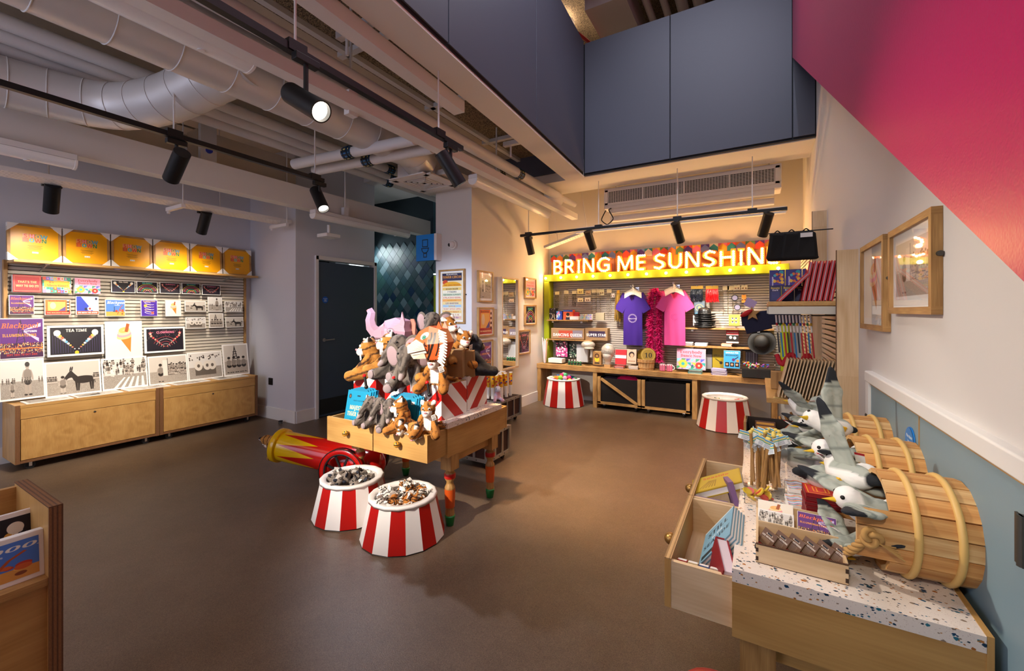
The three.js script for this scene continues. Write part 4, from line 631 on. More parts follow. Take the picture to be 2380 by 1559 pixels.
// ---- chevron boxes
const chev = [0, 1].map((f) => print((x, w, h) => { x.fillStyle = '#f2eeea'; x.fillRect(0, 0, w, h); x.fillStyle = '#c3150f'; for (let k = -2; k < 4; k++) { const y = k * 150; x.beginPath(); if (f) { x.moveTo(0, y); x.lineTo(w, y + w); x.lineTo(w, y + w + 74); x.lineTo(0, y + 74); } else { x.moveTo(w, y); x.lineTo(0, y + w); x.lineTo(0, y + w + 74); x.lineTo(w, y + 74); } x.fill(); } }, 200, 176, 0.4));
function chevronBox(label, x0, x1, z0, z1, h = 0.225, flip = 0) {
  const w = Math.abs(x1 - x0), d = Math.abs(z1 - z0), o = thing('chevron_box', label, 'box', [(x0 + x1) / 2, 0.69, (z0 + z1) / 2], 0, 'red and white chevron boxes');
  for (const e of [-1, 1]) { part(o, 'wall_panel', box(w, h, 0.008, 0, h / 2, e * (d / 2 - 0.004)), M.offwhite); part(o, 'wall_panel', box(0.008, h, d - 0.016, e * (w / 2 - 0.004), h / 2, 0), M.offwhite); }
  part(o, 'base_panel', box(w - 0.016, 0.008, d - 0.016, 0, 0.004, 0), M.card);
  part(o, 'inner_shelf', box(w - 0.017, 0.006, d - 0.017, 0, h - 0.03, 0), M.card);
  part(o, 'rim', mg([box(w, 0.004, 0.009, 0, h + 0.002, d / 2 - 0.0045), box(0.009, 0.004, d, w / 2 - 0.0045, h + 0.002, 0), box(w, 0.004, 0.009, 0, h + 0.002, -d / 2 + 0.0045), box(0.009, 0.004, d, -w / 2 + 0.0045, h + 0.002, 0)]), M.card);
  part(o, 'front_chevron', tr(new THREE.PlaneGeometry(w, h), 0, h / 2, d / 2 + 0.0008), chev[flip]);
  part(o, 'side_chevron', tr(ry(new THREE.PlaneGeometry(d, h), PI / 2), w / 2 + 0.0008, h / 2, 0), chev[1 - flip]);
  return o;
}
chevronBox('chevron box at the left end with two tigers on it', -2.64, -2.4, -2.16, -2.42);
chevronBox('chevron box between the others under the grey elephants', -2.31, -2.07, -2.16, -2.42);
chevronBox('large chevron box nearest the terrazzo edge', -2.045, -1.775, -2.14, -2.41, 0.225);
chevronBox('chevron box at the back right under the dark bear', -2.08, -1.81, -2.47, -2.72, 0.24, 1);
// ---- plush toys
const eyeW = sph(0.0105, 12, 10), eyeB = sph(0.0068, 10, 8), whiteP = col(0xf2eee8, 0.5), blackP = col(0x0c0b0b, 0.2), pinkP = col(0xd98a90, 0.6);
function tagCard(parent, pos, rot, mat) { const t = part(parent, 'price_tag', box(0.034, 0.044, 0.0012), mat ?? M.paper, pos, rot); return t; }
const tagPrint = print((x, w, h) => { x.fillStyle = '#f6f4f0'; x.fillRect(0, 0, w, h); x.fillStyle = '#333'; for (let i = 0; i < 18; i++) x.fillRect(10 + i * 2.5, 56, i % 3 ? 1 : 2, 16); x.fillRect(12, 14, 40, 3); x.fillRect(12, 24, 32, 3); txt(x, '12.00', 32, 42, 13, '#222'); }, 64, 80);
const stripe = (x, y, z) => Math.sin(y * 120 + Math.abs(x) * 60 + z * 40 + Math.sin(x * 90) * 1.2);
function tigerColor(base, dark) { return (x, y, z) => { if (y > 0.155 && z > 0.055 && y < 0.2) return '#f4efe6'; if (y < 0.15 && y > 0.05 && z > 0.035 && Math.abs(x) < 0.03) return '#efe8dc'; if (y > 0.24 && Math.abs(x) > 0.03) return z > 0.012 ? '#f2ece4' : '#241811'; const s = stripe(x, y, z); return s > 0.86 ? '#2c1a0e' : s > 0.7 ? dark : hash(Math.round(x * 400), Math.round(y * 400 + z * 900), 2) > 0.5 ? base : dark2(base); }; }
const dark2 = (c) => '#' + new THREE.Color(c).multiplyScalar(0.82).getHexString();
function sitBones(fat = 1) { const b = [[0, 0.065, -0.01, 0.062 * fat, 0, 0.135, -0.012, 0.05 * fat], [0, 0.2, 0.015, 0.056, 0, 0.205, 0.015, 0.056]]; for (const e of [-1, 1]) b.push([e * 0.05, 0.135, 0.015, 0.024, e * 0.066, 0.065, 0.075, 0.026], [e * 0.055, 0.04, 0.02, 0.036, e * 0.085, 0.034, 0.125, 0.034]); return b; }
function makeTiger(base = '#bb8038', dark = '#7a4a1c') {
  const b = sitBones(); b.push([0, 0.178, 0.055, 0.032, 0, 0.176, 0.07, 0.028]); for (const e of [-1, 1]) b.push([e * 0.044, 0.25, 0.005, 0.019, e * 0.046, 0.256, 0.005, 0.017]);
  b.push([0.02, 0.05, -0.07, 0.014, 0.1, 0.03, -0.12, 0.012]);
  const g = soft(b, 44, 0.02, tigerColor(base, dark), 0.0022), o = thing('plush_tiger', '', 'plush toy');
  part(o, 'body', g, M.plush);
  for (const e of [-1, 1]) { const w = part(o, 'eye', eyeW, whiteP, [e * 0.023, 0.215, 0.064]); part(w, 'pupil', eyeB, blackP, [e * 0.001, 0, 0.006]); }
  part(o, 'nose', (() => { const n = sph(0.009, 10, 8); n.scale(1.3, 0.8, 0.7); return n; })(), pinkP, [0, 0.192, 0.098]);
  const t = tagCard(o, [0.055, 0.15, 0.06], [0, 0.5, 0.3]); part(t, 'tag_print', faced(0.034, 0.044, 0.0012), tagPrint);
  return o;
}
function makeElephant() {
  const b = sitBones(1.08); b.push([0, 0.21, 0.02, 0.064, 0, 0.2, 0.03, 0.06], [0, 0.19, 0.075, 0.03, 0, 0.15, 0.112, 0.023], [0, 0.15, 0.112, 0.023, 0, 0.112, 0.122, 0.018], [0, 0.112, 0.122, 0.018, 0, 0.1, 0.15, 0.017]);
  const g = soft(b, 44, 0.022, (x, y, z) => { if (z > 0.148) return '#9a8c8c'; const n = vnoise(x * 90, y * 70 + z * 60, 4); return n > 0.55 ? '#71675f' : n > 0.35 ? '#58504a' : '#3f3833'; }, 0.0026), o = thing('plush_elephant', '', 'plush toy');
  part(o, 'body', g, M.plush);
  for (const e of [-1, 1]) {
    const ear = part(o, 'ear', (() => { const s = sph(0.062, 18, 12); s.scale(1, 1.25, 0.22); return s; })(), col(0x6a6058, 0.95), [e * 0.098, 0.2, -0.005], [0, e * 0.5, e * -0.2]);
    part(ear, 'ear_lining', (() => { const s = sph(0.05, 16, 10); s.scale(1, 1.25, 0.2); return s; })(), col(0xa58d92, 0.9), [0, -0.002, 0.007]);
    part(o, 'eye', eyeB, blackP, [e * 0.04, 0.228, 0.07]);
    part(o, 'foot_pad', (() => { const s = sph(0.026, 14, 10); s.scale(1, 1, 0.3); return s; })(), col(0x9a8a8c, 0.9), [e * 0.085, 0.034, 0.154]);
  }
  part(o, 'mouth', (() => { const s = sph(0.012, 10, 8); s.scale(1.2, 0.5, 0.8); return s; })(), pinkP, [0, 0.142, 0.085]);
  return o;
}
function makeBear() {
  const b = sitBones(1.2); for (const e of [-1, 1]) b.push([e * 0.04, 0.255, 0.01, 0.022, e * 0.042, 0.262, 0.01, 0.02]);
  const g = soft(b, 40, 0.025, (x, y, z) => vnoise(x * 80, y * 70 + z * 50, 9) > 0.5 ? '#23242a' : '#2f323b', 0.0026), o = thing('plush_bear', '', 'plush toy'); part(o, 'body', g, M.plush);
  for (const e of [-1, 1]) part(o, 'eye', eyeB, blackP, [e * 0.023, 0.215, 0.067]); part(o, 'muzzle', sph(0.026, 14, 10), col(0x6a5a4a, 0.9), [0, 0.19, 0.062]); return o;
}
const tigerA = makeTiger(), tigerB = makeTiger('#b2742e', '#8a5018'), elA = makeElephant(), bear = makeBear();
function set(o, label, pos, rot, s, group) { place(o, pos, rot); o.scale.setScalar(s); o.userData.label = label; o.userData.group = group; return o; }
const gT = 'plush animals on the table';
set(tigerA, 'plush tiger at the far left facing the door, front one', [-2.52, 0.895, -2.24], [0.05, -0.95, 0], 1.15, gT);
set(copy(tigerA), 'plush tiger with the white chest behind the leftmost one', [-2.43, 0.92, -2.31], [-0.1, -0.75, 0], 1.2, gT);
set(elA, 'grey plush elephant sitting in the middle with its mouth open', [-2.27, 0.9, -2.27], [-0.05, -0.1, 0], 1.2, gT);
set(copy(elA), 'big grey plush elephant with a spread ear leaning over the boxes', [-2.11, 0.87, -2.2], [0.12, 0.45, 0], 1.12, gT);
set(copy(tigerA), 'plush tiger with a white face lying under the paper tiger head', [-1.95, 0.89, -2.28], [-0.15, -0.55, 0.1], 1.1, gT);
set(tigerB, 'small brown plush tiger hanging over the large chevron box', [-1.86, 0.885, -2.2], [0.15, 0.35, 0], 1.0, gT);
set(bear, 'dark plush bear seen from behind on the right chevron box', [-1.86, 0.92, -2.6], [0, 2.4, 0], 1.1, gT);
set(copy(elA), 'grey plush elephant on top of the heap behind the paper tiger', [-2.17, 1.12, -2.52], [0, 0.3, 0], 1.0, gT);
set(copy(tigerB), 'brown plush tiger on top of the heap showing a striped ear', [-2.02, 1.1, -2.56], [0, 1.3, 0.2], 1.0, gT);
set(copy(tigerB), 'brown plush tiger right of the heap above the plain card box', [-1.93, 1.02, -2.5], [0.2, 1.0, -0.2], 0.95, gT);
const gD = 'small plush animals in the open drawers';
set(copy(elA), 'small grey plush elephant at the left of the left drawer', [-2.235, 0.64, -1.985], [0.02, -0.2, 0], 0.7, gD);
set(copy(elA), 'small grey plush elephant in the middle of the left drawer', [-2.145, 0.642, -1.98], [0.02, 0.1, 0], 0.7, gD);
set(copy(elA), 'small grey plush elephant leaning over the drawer joint', [-2.06, 0.64, -1.99], [0.02, 0.6, 0.1], 0.7, gD);
set(copy(tigerB), 'brown plush tiger with a white bib and price tag in the drawer', [-1.965, 0.637, -1.985], [0.0, -0.7, 0], 0.8, gD);
set(copy(tigerB), 'small plush tiger low in the right drawer, left one', [-1.895, 0.605, -2.065], [0.9, -0.2, 0], 0.8, gD);
set(copy(tigerA), 'small plush tiger with an orange tag, low in the right drawer', [-1.825, 0.6, -2.06], [0.95, 0.15, 0], 0.8, gD);
set(copy(tigerB), 'small plush tiger sitting up at the right end of the drawer', [-1.755, 0.64, -1.995], [0.02, 0.45, 0], 0.8, gD);
// red baubles on black strings at the box rims
for (const [p, l] of [[-2.349, 0.955, -2.011, 'red bobble on the leftmost chevron box']].map(([a, b, c, l]) => [[a, b, c], l]).concat([[[-2.13, 0.95, -2.069], 'red bobble under the middle elephants'], [[-1.84, 0.942, -2.076], 'red bobble at the large chevron box']])) {
  const o = thing('red_bobble', l, 'bobble', p, 0, 'red bobbles at the chevron boxes'); part(o, 'ball', sph(0.013, 14, 10), col(0xd01818, 0.2)); part(o, 'string', rod([0.008, -0.005, 0.004], [0.022, -0.07, 0.004], 0.009), M.black); part(o, 'end_knob', sph(0.014, 12, 10), M.black, [0.024, -0.075, 0.004]); }
// plain card boxes behind the tigers
one('card_box', 'plain brown card box standing behind the paper tiger head', 'box', mg([box(0.17, 0.2, 0.09)]), M.card, [-1.91, 1.03, -2.43], [0.1, 0.35, 0]);
one('card_box', 'thin plain card box leaning beside the dark bear', 'box', box(0.12, 0.19, 0.04), M.card, [-1.84, 1.02, -2.5], [0.12, 0.4, 0]);
// ---- folded paper animal heads
function convexHead(o, name, pts, mat, us, vs) {
  const g = new ConvexGeometry(pts.map((p) => V(...p))); const p = g.attributes.position, uv = new Float32Array(p.count * 2);
  for (let i = 0; i < p.count; i++) { uv[i * 2] = (p.getX(i) - us[0]) / (us[1] - us[0]); uv[i * 2 + 1] = (p.getY(i) - vs[0]) / (vs[1] - vs[0]); }
  g.setAttribute('uv', new THREE.BufferAttribute(uv, 2)); return part(o, name, g, mat);
}
{
  const o = thing('paper_elephant_head', 'pink folded paper elephant head with raised trunk and cream tusks', 'paper head', [-2.452, 1.225, -2.414], 0.12);
  const both = (a) => a.flatMap(([x, y, z]) => [[x, y, z], [x, y, -z]]);
  const art = print((x, w, h) => { x.fillStyle = '#bb94a8'; x.fillRect(0, 0, w, h); x.strokeStyle = '#a87e94'; x.lineWidth = 2; for (let i = 0; i < 40; i++) { x.beginPath(); x.moveTo(0, i * 7); x.lineTo(w, i * 7 - 18); x.stroke(); } x.fillStyle = '#c8a6b8'; x.beginPath(); x.moveTo(60, 90); x.lineTo(110, 100); x.lineTo(80, 250); x.lineTo(50, 200); x.fill(); x.strokeStyle = '#6e5068'; x.lineWidth = 3; for (const r of [34, 27]) { x.beginPath(); x.ellipse(132, 108, r, r * 0.62, 0.1, 0, 7); x.stroke(); } x.fillStyle = '#d8c4d0'; x.beginPath(); x.ellipse(132, 108, 22, 13, 0, 0, 7); x.fill(); disc(x, 130, 108, 10, '#4a3c4a'); disc(x, 127, 105, 3, '#eee'); }, 256, 256);
  convexHead(o, 'skull', both([[0.1, 0.1, 0.06], [0.02, 0.125, 0.045], [-0.08, 0.1, 0.045], [-0.12, 0.02, 0.05], [0.0, 0.03, 0.1], [-0.07, -0.06, 0.07], [0.02, -0.11, 0.07], [0.12, -0.08, 0.075], [0.14, 0.02, 0.08]]), art, [-0.12, 0.14], [-0.11, 0.125]);
  const path = [[-0.06, 0.03, 0.085], [-0.13, 0.0, 0.07], [-0.2, -0.005, 0.058], [-0.25, 0.04, 0.05], [-0.265, 0.105, 0.043], [-0.25, 0.16, 0.036], [-0.27, 0.185, 0.03]], ring = [];
  for (let i = 0; i < path.length; i++) { const a = path[Math.max(0, i - 1)], b = path[Math.min(path.length - 1, i + 1)], t = V(b[0] - a[0], b[1] - a[1], 0).normalize(), n = V(-t.y, t.x, 0); ring.push([0, 1, 2, 3, 4, 5].map((k) => { const q = k * PI / 3; return V(path[i][0], path[i][1], 0).addScaledVector(n, Math.cos(q) * path[i][2]).add(V(0, 0, Math.sin(q) * path[i][2] * 0.85)); })); }
  const P3 = []; for (let i = 0; i + 1 < ring.length; i++) for (let k = 0; k < 6; k++) { const a = ring[i][k], b = ring[i][(k + 1) % 6], c = ring[i + 1][k], d = ring[i + 1][(k + 1) % 6]; for (const v of [a, c, b, b, c, d]) P3.push(v.x, v.y, v.z); }
  const tg = new THREE.BufferGeometry(); tg.setAttribute('position', new THREE.Float32BufferAttribute(P3, 3)); tg.computeVertexNormals();
  const trunk = part(o, 'trunk', tg, std(0xc09cae, 0.8, { side: THREE.DoubleSide, flatShading: true }));
  part(trunk, 'trunk_tip', new THREE.CircleGeometry(0.027, 6), col(0xb0584e, 0.8), [-0.272, 0.187, 0], [-1.1, 0, 0.6]);
  for (const e of [-1, 1]) { const c = new THREE.CatmullRomCurve3([V(-0.06, -0.05, e * 0.07), V(-0.16, -0.065, e * 0.085), V(-0.25, -0.045, e * 0.09)]), g = new THREE.TubeGeometry(c, 8, 0.018, 6); const p = g.attributes.position; for (let i = 0; i < p.count; i++) { const t = Math.floor(i / 7) / 8, q = c.getPoint(t), s = 1 - 0.5 * t; p.setXYZ(i, q.x + (p.getX(i) - q.x) * s, q.y + (p.getY(i) - q.y) * s, q.z + (p.getZ(i) - q.z) * s); } g.computeVertexNormals(); part(o, 'tusk', g, col(0xe6d9b4, 0.6)); }
  part(o, 'ear', ext([[0.08, 0.06], [0.105, 0.17], [0.13, 0.09], [0.12, 0.02]], 0.012), col(0xc49fb2, 0.8), [0, 0, 0.06]);
  part(o, 'ear', ext([[0.12, -0.06], [0.125, 0.115], [0.155, 0.115], [0.17, 0.08], [0.165, -0.04]], 0.012), col(0xc98a78, 0.8), [0, 0, -0.02]);
}
{
  const o = thing('paper_tiger_head', 'orange folded paper tiger head with black stripes and white ruff', 'paper head', [-1.823, 1.187, -2.086], [0, 0.25, 0.28]);
  const art = print((x, w, h) => { x.fillStyle = '#d8622c'; x.fillRect(0, 0, w, h); x.fillStyle = '#e0793c'; x.beginPath(); x.moveTo(40, 150); x.lineTo(150, 200); x.lineTo(60, 256); x.fill(); x.strokeStyle = '#241a18'; const s = (lw, a, b, c) => { x.lineWidth = lw; x.beginPath(); x.moveTo(...a); x.quadraticCurveTo(...b, ...c); x.stroke(); }; s(11, [168, 96], [176, 150, ], [132, 190]); s(15, [214, 60], [206, 150], [110, 232]); s(12, [190, 50], [196, 90], [168, 120]); s(9, [140, 108], [134, 128], [148, 142]); s(9, [240, 70], [240, 150], [180, 226]); x.fillStyle = '#f4e8d4'; x.beginPath(); x.ellipse(142, 62, 34, 22, -0.4, 0, 7); x.fill(); disc(x, 138, 72, 15, '#1c2420'); disc(x, 138, 72, 11, '#3fae8c'); disc(x, 138, 72, 5, '#101418'); }, 256, 256);
  const both = (a) => a.flatMap(([x, y, z]) => [[x, y, z], [x, y, -z]]);
  convexHead(o, 'skull', both([[-0.11, 0.03, 0.03], [-0.1, 0.05, 0.025], [-0.03, 0.095, 0.045], [0.05, 0.11, 0.05], [0.12, 0.07, 0.06], [0.13, -0.02, 0.08], [0.02, 0.0, 0.09], [-0.08, 0.0, 0.06], [0.07, -0.11, 0.06], [-0.1, -0.045, 0.035], [0.0, -0.1, 0.04]]), art, [-0.14, 0.13], [-0.11, 0.11]);
  const mz = print((x, w, h) => { x.fillStyle = '#f2e4cc'; x.fillRect(0, 0, w, h); x.strokeStyle = '#a89478'; x.lineWidth = 3; for (let i = 0; i < 6; i++) { x.beginPath(); x.moveTo(20, 20 + i * 12); x.lineTo(120, 26 + i * 15); x.stroke(); } x.fillStyle = '#3a2018'; x.beginPath(); x.moveTo(0, 98); x.lineTo(128, 112); x.lineTo(128, 122); x.lineTo(0, 106); x.fill(); }, 128, 128);
  convexHead(o, 'muzzle', both([[-0.15, 0.03, 0.024], [-0.155, -0.016, 0.032], [-0.06, 0.052, 0.056], [0.0, 0.01, 0.096], [0.0, -0.05, 0.078], [-0.12, -0.036, 0.042]]), mz, [-0.16, 0.0], [-0.04, 0.05]);
  convexHead(o, 'chin', both([[-0.14, -0.034, 0.026], [-0.13, -0.062, 0.022], [-0.02, -0.045, 0.07], [-0.03, -0.082, 0.045]]), col(0xf0dcc0, 0.8), [-0.15, 0], [-0.08, 0]);
  part(o, 'nose', rbox(0.028, 0.022, 0.04, 0.006), col(0xd98a72, 0.7), [-0.15, 0.036, 0], [0, 0, 0.4]);
  const ruff = []; for (let i = 0; i < 12; i++) { const t = i / 11, x = 0.145 - t * t * 0.05, y = 0.06 - t * 0.17; ruff.push([x, y]); }
  for (const e of [1]) for (let i = 0; i < 12; i++) part(o, 'ruff_strip', ext([[0, -0.011], [0.055, -0.004], [0.055, 0.004], [0, 0.011]], 0.003), col(0xf0e6d8, 0.8), [ruff[i][0] - 0.03, ruff[i][1], e * 0.078 - 0.0015], [0, 0, -0.5 - i * 0.05]);
  part(o, 'ear', ext([[-0.02, 0], [0.03, 0], [0.02, 0.05]], 0.01), col(0xd8622c, 0.8), [0.1, 0.07, 0.04]); part(o, 'ear', ext([[-0.02, 0], [0.03, 0], [0.02, 0.05]], 0.01), col(0xe9a08a, 0.8), [0.1, 0.07, -0.05]);
}
// ---- boxed head kits standing in the drawers
{
  const art = print((x, w, h) => { x.fillStyle = '#0f8fb8'; x.fillRect(0, 0, w, h); disc(x, 34, 40, 16, '#123c50'); disc(x, 34, 40, 9, '#8a5a3a'); x.fillStyle = '#082838'; x.fillRect(116, 30, 38, 8); x.fillStyle = '#e8eef0'; x.fillRect(216, 22, 34, 18); txt(x, 'CREATE YOUR OWN', w / 2, 66, 13, '#0a3f58'); txt(x, 'MAJESTIC', w / 2, 112, 40, '#f6d9a0'); txt(x, 'TIGER HEAD', w / 2, 154, 40, '#f6d9a0', { max: 220 }); txt(x, 'PRESS OUT AND SLOT TOGETHER', w / 2, 190, 9, '#0a4a66'); x.fillStyle = '#b8452c'; x.beginPath(); x.moveTo(70, 300); x.lineTo(78, 220); x.lineTo(108, 248); x.lineTo(160, 248); x.lineTo(192, 220); x.lineTo(198, 300); x.fill(); disc(x, 110, 276, 14, '#f2e8dc'); disc(x, 158, 276, 14, '#f2e8dc'); disc(x, 112, 278, 6, '#1c2a28'); disc(x, 156, 278, 6, '#1c2a28'); }, 270, 300);
  const wd = 0.225, ht = 0.33, s = ext([[-wd / 2, 0], [wd / 2, 0], [wd / 2, ht - 0.012], [wd / 2 - 0.03, ht - 0.012], [wd / 2 - 0.04, ht], [-wd / 2 + 0.04, ht], [-wd / 2 + 0.05, ht - 0.01], [-wd / 2, ht - 0.012]], 0.006);
  const kit = thing('boxed_kit', '', 'boxed kit', [0, 0, 0], 0, 'blue boxed paper head kits'); part(kit, 'sleeve', s, col(0x0e7fa6, 0.5)); part(kit, 'cover', tr(new THREE.PlaneGeometry(wd, ht - 0.012), 0, ht / 2 - 0.006, 0.0068), art);
  let first = true; const put = (x, z, y, l, yaw) => { const o = first ? kit : copy(kit); first = false; place(o, [x, y, z], [-0.2, yaw, 0]); o.userData.label = l; };
  const ord = ['front', 'second', 'third', 'rearmost'];
  for (let i = 0; i < 4; i++) put(-2.47 + i * 0.012, -2.02 - i * 0.011, 0.515 + i * 0.004, `${ord[i]} blue boxed kit of the stack at the left end of the drawer`, 0.05);
  for (let i = 0; i < 4; i++) put(-2.04 + i * 0.01, -2.02 - i * 0.011, 0.515 + i * 0.004, `${ord[i]} blue boxed kit of the stack in front of the chevron boxes`, 0.05);
}
// ---- striped tubs
const tubRed = std(0xb3140f, 0.3), tubWhite = std(0xf0ece8, 0.35);
function tub(label, x, z, rb, rt, h, turn, n = 16) {
  const o = thing('striped_tub', label, 'tub', [x, 0, z], turn, 'red and white striped tubs');
  for (let i = 0; i < n; i++) {
    const a0 = i / n * 2 * PI, a1 = (i + 1) / n * 2 * PI, c = (r, a, y) => [Math.sin(a) * r, y, Math.cos(a) * r], g = new THREE.BufferGeometry(), A = c(rb, a0, 0.008), B = c(rb, a1, 0.008), C = c(rt, a1, h), E = c(rt, a0, h), t = 0.012, A2 = c(rb - t, a0, 0.008), B2 = c(rb - t, a1, 0.008), C2 = c(rt - t, a1, h), E2 = c(rt - t, a0, h);
    const quad = (p, q, r, s) => [p, q, r, p, r, s].flat(); g.setAttribute('position', new THREE.Float32BufferAttribute([quad(A, B, C, E), quad(B2, A2, E2, C2), quad(E, C, C2, E2), quad(A2, B2, B, A), quad(A, E, E2, A2), quad(B2, C2, C, B)].flat(), 3)); g.computeVertexNormals();
    part(o, 'stave', g, i % 2 ? tubRed : tubWhite);
  }
  part(o, 'base', tr(cyl(rb - 0.012, rb - 0.004, 0.008, n), 0, 0.004, 0), M.black);
  part(o, 'rim', tr(ry(lathe([[rt - 0.035, 0], [rt + 0.006, 0], [rt + 0.008, 0.018], [rt - 0.004, 0.024], [rt - 0.035, 0.02], [rt - 0.035, 0]], n), PI / n), 0, h - 0.006, 0), tubWhite);
  part(o, 'liner', tr(cyl(rt - 0.03, rt - 0.018, 0.08, 28, true), 0, h - 0.04, 0), std(0xe6e2de, 0.6, { side: THREE.DoubleSide }));
  part(o, 'inner_floor', tr(cyl(rt - 0.02, rt - 0.02, 0.006, 28), 0, h - 0.075, 0), col(0xd8d4d0, 0.8));
  return o;
}
const T1 = [-2.44, -1.985], T2 = [-1.93, -1.955];
const t1 = tub('striped tub of grey toys nearest the cannon wheel', T1[0], T1[1], 0.26, 0.205, 0.245, 0.2), t2 = tub('striped tub of tiger toys nearest the camera', T2[0], T2[1], 0.26, 0.205, 0.245, 0.05);
part(t1, 'divider', box(0.38, 0.05, 0.006, 0, 0.2, 0.02), col(0xdedad6, 0.6)); part(t2, 'divider', mg([box(0.3, 0.05, 0.006, 0.02, 0.2, -0.02), ry(box(0.2, 0.05, 0.006, 0.06, 0.2, 0.1), 0.9)]), col(0xdedad6, 0.6));
// key ring plush in the tubs: head, ears, body and a tag
function keyPlush(name, c1, c2, earC, striped) {
  const o = thing(name, '', 'plush toy');
  const b = [[0, 0.02, 0, 0.019, 0, 0.035, 0, 0.016], [0, 0.052, 0.006, 0.02, 0, 0.054, 0.008, 0.02]]; for (const e of [-1, 1]) b.push([e * 0.012, 0.012, 0.012, 0.009, e * 0.02, 0.008, 0.026, 0.008], [e * 0.014, 0.034, 0.008, 0.008, e * 0.024, 0.026, 0.02, 0.007]); if (!striped) b.push([0, 0.048, 0.026, 0.009, 0, 0.034, 0.036, 0.006]);
  part(o, 'body', soft(b, 22, 0.008, (x, y, z) => striped && Math.sin(y * 420 + Math.abs(x) * 160) > 0.35 ? c2 : z > 0.02 && striped ? '#f0e8dc' : vnoise(x * 300, y * 300 + z * 200, 3) > 0.5 ? c1 : dark2(c1)), M.plush);
  for (const e of [-1, 1]) part(o, 'ear', (() => { const s = sph(striped ? 0.008 : 0.014, 8, 6); s.scale(1, 1, 0.4); return s; })(), col(earC, 0.9), [e * (striped ? 0.016 : 0.024), striped ? 0.072 : 0.056, 0]);
  part(o, 'tag', box(0.022, 0.034, 0.001), M.paper, [0.016, 0.07, 0.012], [0.9, 0.4, 0.7]);
  part(o, 'key_loop', new THREE.TorusGeometry(0.008, 0.0014, 6, 14), M.rubber, [0, 0.08, 0]);
  return o;
}
{
  const kinds = [[keyPlush('keyring_elephant', '#857a70', '#3a3430', 0x2c2f3c, false), T1, 'small grey plush keyring heaped in the tub by the cannon', 'grey keyring toys in the rear tub', 36], [keyPlush('keyring_tiger', '#c07a34', '#2a1c14', 0xb0702c, true), T2, 'small orange striped plush keyring heaped in the nearest tub', 'tiger keyring toys in the near tub', 24], [keyPlush('keyring_zebra', '#efeae2', '#1c1a1a', 0xe8e2da, true), T2, 'small black and white plush keyring heaped in the nearest tub', 'zebra keyring toys in the near tub', 14]];
  seed = 41; let first = {};
  for (const [proto, c, l, g, n] of kinds) for (let i = 0; i < n; i++) { const o = i ? copy(proto) : proto, a = rnd() * 6.28, r = Math.sqrt(rnd()) * 0.145; place(o, [c[0] + Math.cos(a) * r, 0.186 + rr(0, 0.035) + (0.145 - r) * 0.16, c[1] + Math.sin(a) * r], [rr(-1.2, 1.2), rnd() * 6.28, rr(-1, 1)]); o.scale.setScalar(rr(0.95, 1.2)); o.userData.label = l; o.userData.group = g; }
}
